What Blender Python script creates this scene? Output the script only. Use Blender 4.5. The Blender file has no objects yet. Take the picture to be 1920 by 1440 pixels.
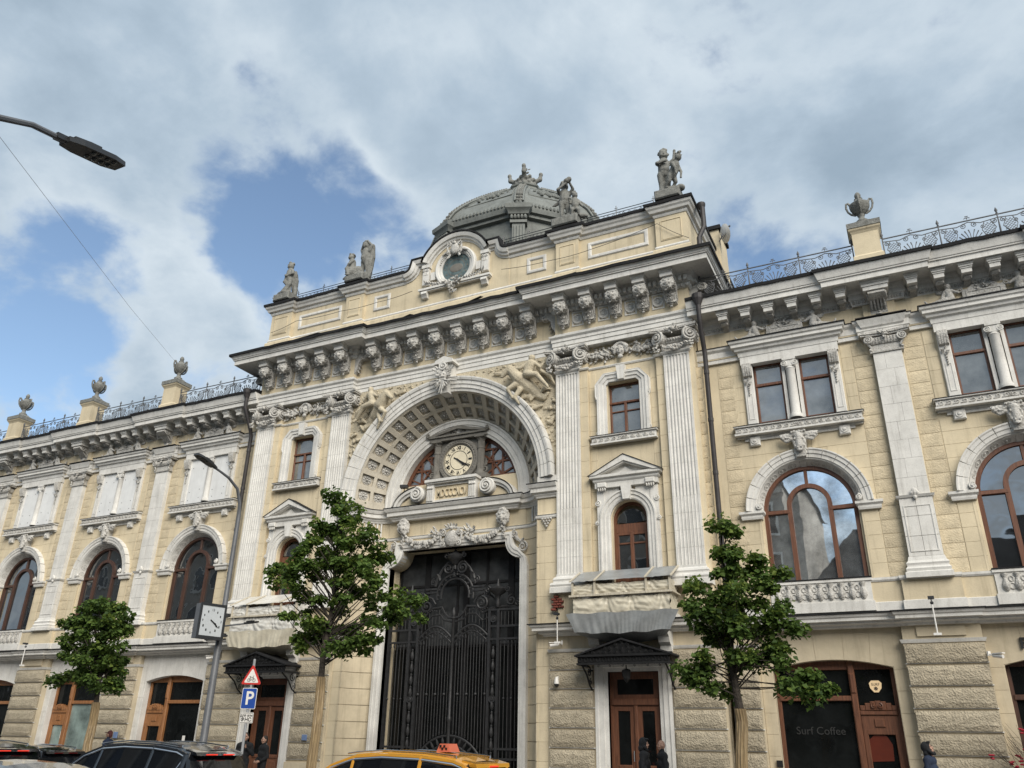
import bpy, math, random
from mathutils import Vector, Matrix
R = math.radians
rnd = random.Random(7)
PI = math.pi
sc = bpy.context.scene
col = sc.collection

# ---------------------------------------------------------------- camera
camd = bpy.data.cameras.new('camera')
camd.sensor_width = 36.0
camd.lens = 36.0 * 1510.2 / 1920.0
camd.clip_end = 2000
camo = bpy.data.objects.new('camera', camd)
col.objects.link(camo)
_r = Vector((0.89839437, 0.43887255, 0.01668685)); _u = Vector((0.16442385, -0.37132956, 0.91382666)); _f = Vector((-0.40724975, 0.818233, 0.4057615))
camo.matrix_world = Matrix(((_r.x, _u.x, -_f.x, 15.932), (_r.y, _u.y, -_f.y, -26.0), (_r.z, _u.z, -_f.z, 1.75), (0, 0, 0, 1)))
sc.camera = camo

# ---------------------------------------------------------------- sky and sun
SUN_EL, SUN_AZ = R(36), R(44)      # azimuth measured from -y (towards the street) to +x
w = bpy.data.worlds.new('World'); sc.world = w; w.use_nodes = True
nt = w.node_tree; N = nt.nodes; L = nt.links; N.clear()
def wn(t, **k):
    n = N.new(t)
    for a, b in k.items(): setattr(n, a, b)
    return n
def wm(op, a, b=None, c=None, clamp=False):
    n = wn('ShaderNodeMath', operation=op, use_clamp=clamp)
    for i, q in enumerate((a, b, c)):
        if q is None: continue
        if isinstance(q, (int, float)): n.inputs[i].default_value = q
        else: L.new(q, n.inputs[i])
    return n.outputs[0]
out = wn('ShaderNodeOutputWorld'); bg = wn('ShaderNodeBackground')
bg.inputs['Strength'].default_value = 0.1
sky = wn('ShaderNodeTexSky', sky_type='NISHITA', sun_disc=False)
sky.sun_elevation = SUN_EL; sky.sun_rotation = PI - SUN_AZ
sky.air_density = 1.0; sky.dust_density = 0.6; sky.ozone_density = 1.5
tc = wn('ShaderNodeTexCoord')
sep = wn('ShaderNodeSeparateXYZ'); L.new(tc.outputs['Generated'], sep.inputs[0])
den = wm('MAXIMUM', wm('ADD', sep.outputs[2], 0.35), 0.12)
cmb = wn('ShaderNodeCombineXYZ')
L.new(wm('DIVIDE', sep.outputs[0], den), cmb.inputs[0]); L.new(wm('DIVIDE', sep.outputs[1], den), cmb.inputs[1])
cmb.inputs[2].default_value = 3.7
def noise(scale, detail, rough, vec, dist=0.0):
    n = wn('ShaderNodeTexNoise'); n.inputs['Scale'].default_value = scale; n.inputs['Detail'].default_value = detail
    n.inputs['Roughness'].default_value = rough; n.inputs['Distortion'].default_value = dist
    L.new(vec, n.inputs['Vector']); return n.outputs['Fac']
_wn = wn('ShaderNodeTexNoise'); _wn.inputs['Scale'].default_value = 5.0; _wn.inputs['Detail'].default_value = 5; L.new(tc.outputs['Generated'], _wn.inputs['Vector'])
_ws = wn('ShaderNodeVectorMath', operation='SUBTRACT'); L.new(_wn.outputs['Color'], _ws.inputs[0]); _ws.inputs[1].default_value = (.5, .5, .5)
_wa = wn('ShaderNodeVectorMath', operation='MULTIPLY_ADD'); L.new(_ws.outputs[0], _wa.inputs[0]); _wa.inputs[1].default_value = (.32, .32, .32); L.new(tc.outputs['Generated'], _wa.inputs[2])
WARP = _wa.outputs[0]
def bump_at(d, rad):
    v = wn('ShaderNodeVectorMath', operation='DISTANCE'); L.new(WARP, v.inputs[0]); v.inputs[1].default_value = d
    m = wn('ShaderNodeMapRange', interpolation_type='SMOOTHSTEP'); L.new(v.outputs['Value'], m.inputs[0])
    m.inputs[1].default_value = 0; m.inputs[2].default_value = rad; m.inputs[3].default_value = 1; m.inputs[4].default_value = 0
    return m.outputs[0]
n0 = noise(2.7, 10, 0.56, cmb.outputs[0], 0.3)
nf = noise(8.0, 9, 0.58, cmb.outputs[0], 0.25)
cover = wm('ADD', wm('ADD', wm('MULTIPLY', n0, 0.95), wm('MULTIPLY', nf, 0.42)), 0.0)
for d, rad, wgt in (((-0.545, 0.580, 0.605), 0.15, -0.14), ((-0.560, 0.625, 0.55), 0.16, -0.14), ((-0.82, 0.40, 0.41), 0.20, -0.16), ((-0.62, 0.56, 0.55), 0.10, -0.08),
                    ((-0.06, 0.850, 0.520), 0.15, -0.20), ((-0.82, 0.46, 0.33), 0.20, -0.15), ((-0.46, 0.69, 0.555), 0.10, -0.10),
                    ((-0.665, 0.575, 0.480), 0.12, 0.16), ((-0.40, 0.66, 0.635), 0.16, 0.08), ((0.02, 0.80, 0.60), 0.15, 0.1), ((-0.73, 0.57, 0.38), 0.12, 0.12), ((-0.728, 0.38, 0.571), 0.30, 0.14), ((0.10, 0.72, 0.69), 0.30, 0.03), ((-0.53, 0.70, 0.475), 0.09, 0.14)):
    cover = wm('ADD', cover, wm('MULTIPLY', bump_at(d, rad), wgt))
mask = wn('ShaderNodeMapRange', interpolation_type='SMOOTHSTEP'); L.new(cover, mask.inputs[0])
mask.inputs[1].default_value = 0.50; mask.inputs[2].default_value = 0.68
n2 = noise(1.6, 5, 0.5, cmb.outputs[0], 0.3)
n3 = noise(5.0, 9, 0.58, cmb.outputs[0], 0.3)
# thin edges are bright, thick middles are grey
thick = wn('ShaderNodeMapRange', interpolation_type='SMOOTHSTEP'); L.new(cover, thick.inputs[0]); thick.inputs[1].default_value = 0.60; thick.inputs[2].default_value = 0.92
shade = wm('ADD', wm('ADD', wm('MULTIPLY', n2, 0.42), wm('MULTIPLY', n3, 0.42)), wm('MULTIPLY_ADD', thick.outputs[0], -0.20, 0.26))
for d, rad, wgt in (((-0.665, 0.575, 0.480), 0.15, 0.08), ((-0.40, 0.66, 0.635), 0.26, 0.09), ((-0.03, 0.82, 0.57), 0.12, 0.05),
                    ((-0.728, 0.38, 0.571), 0.32, -0.04)):
    shade = wm('ADD', shade, wm('MULTIPLY', bump_at(d, rad), wgt))
cr = wn('ShaderNodeValToRGB'); L.new(shade, cr.inputs[0])
cr.color_ramp.elements[0].position = 0.40; cr.color_ramp.elements[0].color = (1.9, 2.45, 3.02, 1)
cr.color_ramp.elements[1].position = 0.78; cr.color_ramp.elements[1].color = (4.0, 4.5, 4.9, 1)
e = cr.color_ramp.elements.new(0.56); e.color = (2.6, 3.2, 3.8, 1)
skm = wn('ShaderNodeMix', data_type='RGBA', blend_type='MULTIPLY'); skm.inputs[0].default_value = 1
L.new(sky.outputs[0], skm.inputs[6]); skm.inputs[7].default_value = (1.15, 1.12, 1.05, 1)
mx = wn('ShaderNodeMix', data_type='RGBA'); L.new(mask.outputs[0], mx.inputs[0]); L.new(skm.outputs[2], mx.inputs[6]); L.new(cr.outputs[0], mx.inputs[7])
L.new(mx.outputs[2], bg.inputs['Color']); L.new(bg.outputs[0], out.inputs[0])

sd = bpy.data.lights.new('sun', 'SUN'); sd.energy = 2.5; sd.angle = R(42); sd.color = (1.0, 0.94, 0.85)
so = bpy.data.objects.new('sun', sd); col.objects.link(so)
so.rotation_euler = Vector((math.cos(SUN_EL) * math.sin(SUN_AZ), -math.cos(SUN_EL) * math.cos(SUN_AZ), math.sin(SUN_EL))).to_track_quat('Z', 'Y').to_euler()
so.location = (20, -30, 40)
vs = sc.view_settings
vs.view_transform = 'Standard'; vs.look = 'None'; vs.gamma = 1.0; vs.use_curve_mapping = False
vs.exposure = 0.82
sc.cycles.use_denoising = True
sc.cycles.max_bounces = 6; sc.cycles.diffuse_bounces = 3; sc.cycles.glossy_bounces = 3; sc.cycles.transparent_max_bounces = 8

# ---------------------------------------------------------------- materials
MATS = {}
def mat(name, c, rough=0.8, var=0.08, nscale=3.0, bump=0.0, bscale=40.0, streak=0.0, metal=0.0, spec=0.5, c2=None, coat=0.0, emit=None, bdist=0.02, sscale=(7, 7, 0.5), fine=0.0, orand=0.0):
    """one base colour, varied by noise; bump = fine relief; streak = soft vertical rain stains"""
    m = bpy.data.materials.new(name); m.use_nodes = True; t = m.node_tree; b = t.nodes['Principled BSDF']
    b.inputs['Roughness'].default_value = rough; b.inputs['Metallic'].default_value = metal
    b.inputs['Specular IOR Level'].default_value = spec
    if coat: b.inputs['Coat Weight'].default_value = coat; b.inputs['Coat Roughness'].default_value = 0.03
    g = t.nodes.new('ShaderNodeNewGeometry')
    n = t.nodes.new('ShaderNodeTexNoise'); n.inputs['Scale'].default_value = nscale; n.inputs['Detail'].default_value = 6; n.inputs['Roughness'].default_value = 0.65
    t.links.new(g.outputs['Position'], n.inputs['Vector'])
    r = t.nodes.new('ShaderNodeValToRGB'); t.links.new(n.outputs['Fac'], r.inputs[0])
    lo = c2 if c2 else tuple(x * (1 - 2 * var) for x in c)
    hi = tuple(min(1, x * (1 + var)) for x in c)
    r.color_ramp.elements[0].position = 0.3; r.color_ramp.elements[0].color = (*lo, 1)
    r.color_ramp.elements[1].position = 0.65; r.color_ramp.elements[1].color = (*hi, 1)
    cur = r.outputs[0]
    def mul(cur, fac_out, dark):
        q = t.nodes.new('ShaderNodeMix'); q.data_type = 'RGBA'; q.blend_type = 'MULTIPLY'
        t.links.new(fac_out, q.inputs[0]); t.links.new(cur, q.inputs[6]); q.inputs[7].default_value = (*dark, 1)
        return q.outputs[2]
    if streak:
        mp = t.nodes.new('ShaderNodeMapping'); mp.inputs['Scale'].default_value = sscale; t.links.new(g.outputs['Position'], mp.inputs[0])
        s = t.nodes.new('ShaderNodeTexNoise'); s.inputs['Scale'].default_value = 1.0; s.inputs['Detail'].default_value = 5; s.inputs['Roughness'].default_value = 0.7
        t.links.new(mp.outputs[0], s.inputs['Vector'])
        q = t.nodes.new('ShaderNodeMapRange'); t.links.new(s.outputs['Fac'], q.inputs[0]); q.inputs[1].default_value = 0.52; q.inputs[2].default_value = 0.78; q.inputs[4].default_value = streak
        cur = mul(cur, q.outputs[0], (0.42, 0.40, 0.37))
    if fine:
        s = t.nodes.new('ShaderNodeTexNoise'); s.inputs['Scale'].default_value = 26; s.inputs['Detail'].default_value = 4; t.links.new(g.outputs['Position'], s.inputs['Vector'])
        q = t.nodes.new('ShaderNodeMapRange'); t.links.new(s.outputs['Fac'], q.inputs[0]); q.inputs[1].default_value = 0.5; q.inputs[2].default_value = 0.72; q.inputs[4].default_value = fine
        cur = mul(cur, q.outputs[0], (0.40, 0.37, 0.33))
    if orand:        # every stone has a tone of its own
        oi = t.nodes.new('ShaderNodeObjectInfo'); q = t.nodes.new('ShaderNodeMapRange'); t.links.new(oi.outputs['Random'], q.inputs[0]); q.inputs[3].default_value = 0.0; q.inputs[4].default_value = orand
        cur = mul(cur, q.outputs[0], (0.45, 0.43, 0.40))
    t.links.new(cur, b.inputs['Base Color'])
    if bump:
        k = t.nodes.new('ShaderNodeTexNoise'); k.inputs['Scale'].default_value = bscale; k.inputs['Detail'].default_value = 5; t.links.new(g.outputs['Position'], k.inputs['Vector'])
        bm = t.nodes.new('ShaderNodeBump'); bm.inputs['Strength'].default_value = bump; bm.inputs['Distance'].default_value = bdist
        t.links.new(k.outputs['Fac'], bm.inputs['Height']); t.links.new(bm.outputs[0], b.inputs['Normal'])
    if emit:
        b.inputs['Emission Color'].default_value = (*emit[0], 1); b.inputs['Emission Strength'].default_value = emit[1]
    MATS[name] = m
    return m
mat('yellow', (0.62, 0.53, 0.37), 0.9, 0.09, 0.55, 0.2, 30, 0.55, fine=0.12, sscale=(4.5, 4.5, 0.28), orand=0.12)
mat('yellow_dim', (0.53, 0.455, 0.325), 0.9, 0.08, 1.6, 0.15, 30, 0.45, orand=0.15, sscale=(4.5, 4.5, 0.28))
mat('white', (0.65, 0.635, 0.595), 0.85, 0.08, 1.6, 0.15, 30, 0.5, fine=0.22, orand=0.08)
mat('carved', (0.50, 0.485, 0.45), 0.9, 0.14, 4.0, 0.8, 22, 0.45, fine=0.75, bdist=0.04)
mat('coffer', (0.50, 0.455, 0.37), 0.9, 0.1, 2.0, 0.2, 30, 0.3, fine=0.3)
mat('relief', (0.50, 0.44, 0.325), 0.95, 0.10, 3.0, 0.7, 22, 0.30, bdist=0.05, fine=0.35)
mat('rough_stone', (0.46, 0.40, 0.295), 0.95, 0.10, 5.0, 1.0, 20, 0.3, bdist=0.06, fine=0.35, orand=0.35)
mat('statue', (0.20, 0.20, 0.182), 0.85, 0.18, 5.0, 0.7, 18, 0.7, fine=0.5, bdist=0.04)
mat('dome', (0.165, 0.174, 0.160), 0.7, 0.14, 1.5, 0.3, 14, 0.6, fine=0.3)
mat('gate_iron', (0.024, 0.024, 0.025), 0.5, 0.2, 6.0, 0.2, 60, spec=0.4)
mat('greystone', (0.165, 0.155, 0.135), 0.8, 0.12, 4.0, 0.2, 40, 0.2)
mat('roof', (0.020, 0.020, 0.021), 0.8, 0.2, 2.0, 0.2, 6, spec=0.15)
mat('soffit', (0.34, 0.33, 0.31), 0.9, 0.12, 2.0, 0.1, 20, 0.3)
mat('iron', (0.012, 0.012, 0.0125), 0.65, 0.2, 6.0, 0.2, 60, spec=0.25)
mat('iron_grey', (0.075, 0.08, 0.085), 0.5, 0.2, 6.0)
mat('rail', (0.12, 0.123, 0.128), 0.6, 0.15, 5.0, spec=0.3)
mat('pipe', (0.035, 0.031, 0.031), 0.6, 0.2, 3.0, 0.1, 30)
def wood(name, c, c2):
    m = mat(name, c, 0.5, 0.1, 3.0, c2=c2)
    t = m.node_tree
    n = [x for x in t.nodes if x.type == 'TEX_NOISE'][0]; g = [x for x in t.nodes if x.type == 'NEW_GEOMETRY'][0]
    mp = t.nodes.new('ShaderNodeMapping'); mp.inputs['Scale'].default_value = (9, 9, 0.7); t.links.new(g.outputs['Position'], mp.inputs[0]); t.links.new(mp.outputs[0], n.inputs['Vector'])
wood('wood', (0.150, 0.060, 0.030), (0.07, 0.028, 0.015))
wood('wood_orange', (0.30, 0.135, 0.05), (0.15, 0.06, 0.022))
wood('wood_dark', (0.075, 0.033, 0.02), (0.035, 0.017, 0.011))
wood('straw', (0.31, 0.225, 0.12), (0.14, 0.098, 0.05))
wood('batten', (0.52, 0.47, 0.37), (0.36, 0.32, 0.25))
def glass(name, c, rough=0.02, spec=0.5, wob=0.012, ior=1.9):
    m = mat(name, c, rough, 0.3, 1.2, spec=spec)
    t = m.node_tree; b = t.nodes['Principled BSDF']; b.inputs['IOR'].default_value = ior
    k = t.nodes.new('ShaderNodeTexNoise'); k.inputs['Scale'].default_value = 0.9; k.inputs['Detail'].default_value = 2
    g = [x for x in t.nodes if x.type == 'NEW_GEOMETRY'][0]; t.links.new(g.outputs['Position'], k.inputs['Vector'])
    bm = t.nodes.new('ShaderNodeBump'); bm.inputs['Strength'].default_value = 0.5; bm.inputs['Distance'].default_value = wob * 1.6
    t.links.new(k.outputs['Fac'], bm.inputs['Height']); t.links.new(bm.outputs[0], b.inputs['Normal'])
    return m
glass('glass', (0.014, 0.016, 0.018), ior=3.0)
glass('glass_screen', (0.05, 0.053, 0.055), 0.3, 0.3, ior=1.3)
glass('glass_grey', (0.12, 0.13, 0.133), 0.06, ior=2.6)
glass('glass_bright', (0.66, 0.69, 0.70), 0.015, wob=0.004, ior=2.0)
MATS['glass_bright'].node_tree.nodes['Principled BSDF'].inputs['Metallic'].default_value = 0.9
glass('glass_shop', (0.008, 0.009, 0.009), 0.03, 0.3, ior=1.4)
glass('glass_film', (0.21, 0.27, 0.25), 0.15, 0.5)
mat('board', (0.68, 0.685, 0.675), 0.7, 0.05, 1.5, streak=0.25)
mat('sheet', (0.55, 0.505, 0.40), 0.35, 0.10, 2.5, 0.3, 9, 0.2)
mat('sheet_white', (0.60, 0.585, 0.54), 0.32, 0.10, 2.5, 0.3, 9, 0.2)
mat('tarp', (0.24, 0.25, 0.25), 0.35, 0.15, 2.0, 0.3, 9)
mat('brick', (0.20, 0.055, 0.038), 0.9, 0.2, 8.0, 0.5, 30)
mat('asphalt', (0.05, 0.05, 0.052), 0.85, 0.15, 1.0, 0.6, 60)
mat('paving', (0.22, 0.21, 0.20), 0.85, 0.1, 1.5, 0.3, 30, fine=0.2)
mat('kerb', (0.30, 0.29, 0.28), 0.8, 0.1, 3.0, 0.3, 40)
mat('paint_white', (0.75, 0.75, 0.74), 0.5, 0.03)
mat('paint_yellowroad', (0.6, 0.42, 0.05), 0.6, 0.1)
mat('clockface', (0.74, 0.66, 0.49), 0.5, 0.05, 4)
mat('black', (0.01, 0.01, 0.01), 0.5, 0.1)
mat('pole', (0.115, 0.12, 0.13), 0.45, 0.1, 3)
mat('pole_light', (0.30, 0.31, 0.32), 0.45, 0.1, 3)
mat('lamp_dark', (0.03, 0.032, 0.035), 0.4, 0.1, 3)
mat('lens', (0.10, 0.10, 0.09), 0.15, 0.1, 3)
mat('dial', (0.50, 0.53, 0.55), 0.4, 0.03)
mat('sign_blue', (0.012, 0.06, 0.30), 0.4, 0.05)
mat('sign_red', (0.50, 0.03, 0.025), 0.4, 0.05)
mat('sign_white', (0.72, 0.70, 0.66), 0.4, 0.04)
mat('plaque', (0.13, 0.19, 0.33), 0.5, 0.05)
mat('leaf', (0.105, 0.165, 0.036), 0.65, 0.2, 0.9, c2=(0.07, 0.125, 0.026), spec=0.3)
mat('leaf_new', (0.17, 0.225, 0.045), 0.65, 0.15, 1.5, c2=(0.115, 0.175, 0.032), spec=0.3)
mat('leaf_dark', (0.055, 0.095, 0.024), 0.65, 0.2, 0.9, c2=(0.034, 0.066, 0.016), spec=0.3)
mat('bark', (0.055, 0.045, 0.036), 0.95, 0.25, 6, 1.0, 14, bdist=0.06)
mat('taxi_yellow', (0.70, 0.33, 0.035), 0.25, 0.02, 1, coat=1.0)
mat('car_black', (0.008, 0.009, 0.011), 0.2, 0.02, 1, coat=1.0)
mat('car_navy', (0.012, 0.016, 0.022), 0.22, 0.02, 1, coat=1.0)
mat('car_silver', (0.20, 0.20, 0.20), 0.25, 0.02, 1, coat=1.0, metal=0.5)
mat('car_glass', (0.006, 0.007, 0.009), 0.03, 0.1, 1, spec=0.7)
mat('chrome', (0.55, 0.56, 0.57), 0.2, 0.02, 1, metal=1.0)
mat('rubber', (0.012, 0.012, 0.012), 0.8, 0.1)
mat('tail_red', (0.30, 0.01, 0.008), 0.25, 0.1, emit=((1.0, 0.06, 0.03), 0.5))
mat('tail_dark', (0.12, 0.006, 0.006), 0.25, 0.1)
mat('taxi_sign', (0.62, 0.16, 0.09), 0.45, 0.03)
mat('skin', (0.42, 0.25, 0.18), 0.6, 0.05, 5)
mat('hair', (0.025, 0.018, 0.014), 0.7, 0.1)
mat('cloth_black', (0.010, 0.011, 0.013), 0.9, 0.2, 6, 0.2, 60)
mat('cloth_navy', (0.014, 0.025, 0.055), 0.85, 0.2, 6, 0.2, 60)
mat('cloth_maroon', (0.10, 0.03, 0.03), 0.85, 0.2, 6)
mat('cloth_grey', (0.05, 0.05, 0.055), 0.85, 0.2, 6)
mat('orange_print', (0.10, 0.016, 0.006), 0.4, 0.1, 2)
mat('lit_sign', (0.5, 0.38, 0.22), 0.4, 0.02, emit=((1.0, 0.72, 0.42), 0.18))
mat('petal', (0.35, 0.01, 0.03), 0.6, 0.2, 6)
mat('glass_lettering', (0.026, 0.026, 0.025), 0.5, 0.05)
mat('far_stucco', (0.34, 0.31, 0.27), 0.9, 0.1, 0.5)
mat('oculus_green', (0.10, 0.14, 0.14), 0.35, 0.3, 4)
for _n in ('leaf', 'leaf_new', 'leaf_dark'):      # thin leaves let some light through
    _t = MATS[_n].node_tree; _b = _t.nodes['Principled BSDF']; _o = [x for x in _t.nodes if x.type == 'OUTPUT_MATERIAL'][0]
    _r = [x for x in _t.nodes if x.type == 'VALTORGB'][0]; _tr = _t.nodes.new('ShaderNodeBsdfTranslucent'); _ms = _t.nodes.new('ShaderNodeMixShader'); _ms.inputs[0].default_value = 0.42
    _t.links.new(_r.outputs[0], _tr.inputs['Color']); _t.links.new(_b.outputs[0], _ms.inputs[1]); _t.links.new(_tr.outputs[0], _ms.inputs[2]); _t.links.new(_ms.outputs[0], _o.inputs['Surface'])

# ---------------------------------------------------------------- mesh and object helpers
class MB:
    def __init__(s): s.v = []; s.f = []; s.k = 0
    def add(s, vs, fs):
        o = len(s.v); s.v += [tuple(p) for p in vs]; s.f += [tuple(i + o for i in q) for q in fs]; return s
    def merge(s, o, M=None):
        if M is None: return s.add(o.v, o.f)
        vs = [M @ Vector(p) for p in o.v]
        fs = o.f if M.determinant() > 0 else [tuple(reversed(q)) for q in o.f]
        return s.add(vs, fs)
    def box(s, x0, x1, y0, y1, z0, z1):
        if x0 > x1: x0, x1 = x1, x0
        s.k = (s.k + 1) % 7; e = s.k * .0008; y0 -= e; y1 += e; x0 -= e * .6; x1 += e * .6; z0 -= e * .7; z1 += e * .7     # never two faces in one plane
        return s.add([(x0, y0, z0), (x1, y0, z0), (x1, y1, z0), (x0, y1, z0), (x0, y0, z1), (x1, y0, z1), (x1, y1, z1), (x0, y1, z1)],
                     [(0, 3, 2, 1), (4, 5, 6, 7), (0, 1, 5, 4), (1, 2, 6, 5), (2, 3, 7, 6), (3, 0, 4, 7)])
    def cham(s, x0, x1, y0, y1, z0, z1, c=0.02):
        """box whose front (y0) face is chamfered by c"""
        if x0 > x1: x0, x1 = x1, x0
        s.k = (s.k + 1) % 7; y0 -= s.k * .0008
        a = [(x0, y1, z0), (x1, y1, z0), (x1, y1, z1), (x0, y1, z1), (x0, y0 + c, z0), (x1, y0 + c, z0), (x1, y0 + c, z1), (x0, y0 + c, z1),
             (x0 + c, y0, z0 + c), (x1 - c, y0, z0 + c), (x1 - c, y0, z1 - c), (x0 + c, y0, z1 - c)]
        return s.add(a, [(8, 9, 10, 11), (4, 5, 9, 8), (5, 6, 10, 9), (6, 7, 11, 10), (7, 4, 8, 11), (0, 1, 5, 4), (1, 2, 6, 5), (2, 3, 7, 6), (3, 0, 4, 7), (3, 2, 1, 0)])
    def extr(s, poly, y0, y1):
        n = len(poly); vs = [(x, y0, z) for x, z in poly] + [(x, y1, z) for x, z in poly]
        fs = [tuple(range(n)), tuple(reversed(range(n, 2 * n)))] + [(i, i + n, (i + 1) % n + n, (i + 1) % n) for i in range(n)]
        return s.add(vs, fs)
    def extr_x(s, poly, x0, x1):
        """poly in (y,z) pulled along x"""
        n = len(poly); vs = [(x0, y, z) for y, z in poly] + [(x1, y, z) for y, z in poly]
        fs = [tuple(reversed(range(n))), tuple(range(n, 2 * n))] + [(i, (i + 1) % n, (i + 1) % n + n, i + n) for i in range(n)]
        return s.add(vs, fs)
    def extr_z(s, poly, z0, z1):
        n = len(poly); vs = [(x, y, z0) for x, y in poly] + [(x, y, z1) for x, y in poly]
        fs = [tuple(reversed(range(n))), tuple(range(n, 2 * n))] + [(i, (i + 1) % n, (i + 1) % n + n, i + n) for i in range(n)]
        return s.add(vs, fs)
    def _sweep(s, P, closed, prof, fn, cap):
        n = len(P); m = len(prof); o = len(s.v)
        for i in range(n):
            def seg(a, b):
                d = Vector((P[b][0] - P[a][0], P[b][1] - P[a][1])); d.normalize(); return d
            if closed: d0 = seg(i - 1, i); d1 = seg(i, (i + 1) % n)
            else:
                d1 = seg(i, i + 1) if i < n - 1 else seg(i - 1, i); d0 = seg(i - 1, i) if i > 0 else d1
            a, b = fn(d0), fn(d1); k = 1 + a.dot(b); nn = (a + b) / max(k, 0.25)
            for off, h in prof: s.v.append((P[i][0] + nn.x * off, P[i][1] + nn.y * off, h))
        for i in range(n if closed else n - 1):
            j = (i + 1) % n
            for k in range(m - 1): s.f.append((o + i * m + k, o + j * m + k, o + j * m + k + 1, o + i * m + k + 1))
        if cap and not closed:
            s.f.append(tuple(o + k for k in reversed(range(m)))); s.f.append(tuple(o + (n - 1) * m + k for k in range(m)))
        return o
    def mold(s, path, prof, closed=False, cap=True):
        """prof = [(out, z)] carried along a plan path [(x,y)]; out is to the right of travel (towards -y when travelling +x)"""
        s._sweep(path, closed, prof, lambda d: Vector((d.y, -d.x)), cap); return s
    def sweepxz(s, path, prof, closed=False, cap=True):
        """prof = [(off, y)] carried along a path [(x,z)] on the facade; off is to the left of travel (up when travelling +x)"""
        o = s._sweep(path, closed, prof, lambda d: Vector((-d.y, d.x)), cap)
        s.v[o:] = [(a, h, b) for a, b, h in s.v[o:]]
        return s
    def tube(s, pts, r, n=6, closed=False, caps=True):
        P = [Vector(p) for p in pts]; k = len(P); rr = r if isinstance(r, (list, tuple)) else [r] * k
        o = len(s.v); prev = None
        for i in range(k):
            if closed: t = P[(i + 1) % k] - P[i - 1]
            else: t = P[min(i + 1, k - 1)] - P[max(i - 1, 0)]
            if t.length < 1e-9: t = Vector((0, 0, 1))
            t.normalize()
            if prev is None: a = t.orthogonal().normalized()
            else:
                a = prev - t * prev.dot(t)
                a = a.normalized() if a.length > 1e-6 else t.orthogonal().normalized()
            prev = a; b = t.cross(a)
            for j in range(n):
                q = 2 * PI * j / n; s.v.append(tuple(P[i] + (a * math.cos(q) + b * math.sin(q)) * rr[i]))
        for i in range(k if closed else k - 1):
            i2 = (i + 1) % k
            for j in range(n): s.f.append((o + i * n + j, o + i * n + (j + 1) % n, o + i2 * n + (j + 1) % n, o + i2 * n + j))
        if caps and not closed:
            s.f.append(tuple(o + j for j in reversed(range(n)))); s.f.append(tuple(o + (k - 1) * n + j for j in range(n)))
        return s
    def lathe(s, prof, n=16, c=(0, 0, 0), M=None, a0=0, a1=2 * PI, cap=True):
        full = abs(a1 - a0 - 2 * PI) < 1e-6; o = len(s.v); na = n if full else n + 1
        for r, z in prof:
            for j in range(na):
                a = a0 + (a1 - a0) * j / n; p = Vector((r * math.cos(a), r * math.sin(a), z))
                if M is not None: p = M @ p
                s.v.append((p.x + c[0], p.y + c[1], p.z + c[2]))
        for i in range(len(prof) - 1):
            for j in range(n):
                j2 = (j + 1) % na
                s.f.append((o + i * na + j, o + i * na + j2, o + (i + 1) * na + j2, o + (i + 1) * na + j))
        if full and cap:
            if prof[0][0] > 1e-6: s.f.append(tuple(o + j for j in reversed(range(n))))
            if prof[-1][0] > 1e-6: s.f.append(tuple(o + (len(prof) - 1) * n + j for j in range(n)))
        return s
    def ell(s, c, r, n=8, m=5, M=None):
        if isinstance(r, (int, float)): r = (r, r, r)
        pr = [(math.sin(PI * i / m), -math.cos(PI * i / m)) for i in range(m + 1)]
        pr[0] = (0.0, -1); pr[-1] = (0.0, 1)
        o = len(s.v)
        def P(x, y, z):
            p = Vector((x * r[0], y * r[1], z * r[2]))
            if M is not None: p = M @ p
            return (p.x + c[0], p.y + c[1], p.z + c[2])
        s.v.append(P(0, 0, -1))
        for i in range(1, m):
            for j in range(n):
                a = 2 * PI * j / n; s.v.append(P(pr[i][0] * math.cos(a), pr[i][0] * math.sin(a), pr[i][1]))
        s.v.append(P(0, 0, 1)); top = len(s.v) - 1
        for j in range(n):
            s.f.append((o, o + 1 + (j + 1) % n, o + 1 + j)); b = o + 1 + (m - 2) * n; s.f.append((top, b + j, b + (j + 1) % n))
        for i in range(m - 2):
            b = o + 1 + i * n
            for j in range(n): s.f.append((b + j, b + (j + 1) % n, b + n + (j + 1) % n, b + n + j))
        return s
    def caps(s, p0, p1, r0, r1, n=10):
        """tapered capsule"""
        p0, p1 = Vector(p0), Vector(p1); d = p1 - p0; ln = max(d.length, 1e-5)
        pts = []; rr = []
        dn = d / ln
        for k in (90, 60, 30, 0): pts.append(p0 - dn * r0 * math.sin(R(k))); rr.append(max(r0 * math.cos(R(k)), r0 * 0.05))
        for k in (0, 30, 60, 90): pts.append(p1 + dn * r1 * math.sin(R(k))); rr.append(max(r1 * math.cos(R(k)), r1 * 0.05))
        return s.tube(pts, rr, n)
    def volute(s, c, rad, turns=2.2, th=0.03, sgn=1, up=True, n=5, step=14, depth=0.06, plane='xz'):
        """spiral scroll facing -y (plane xz) or facing x (plane yz)"""
        pts = []; rr = []; K = int(step * turns)
        for i in range(K + 1):
            t = i / K; a = (PI / 2 if up else -PI / 2) + sgn * t * turns * 2 * PI; q = rad * (1 - 0.86 * t)
            u, v = q * math.cos(a), q * math.sin(a); d = -depth * t
            pts.append((c[0] + u, c[1] + d, c[2] + v) if plane == 'xz' else (c[0] + (-d if sgn > 0 else d), c[1] + u, c[2] + v)); rr.append(th * (1 - 0.45 * t))
        s.tube(pts, rr, n)
        s.ell((c[0], c[1] - depth, c[2]) if plane == 'xz' else c, rad * 0.17, 6, 4)
        return s
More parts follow.
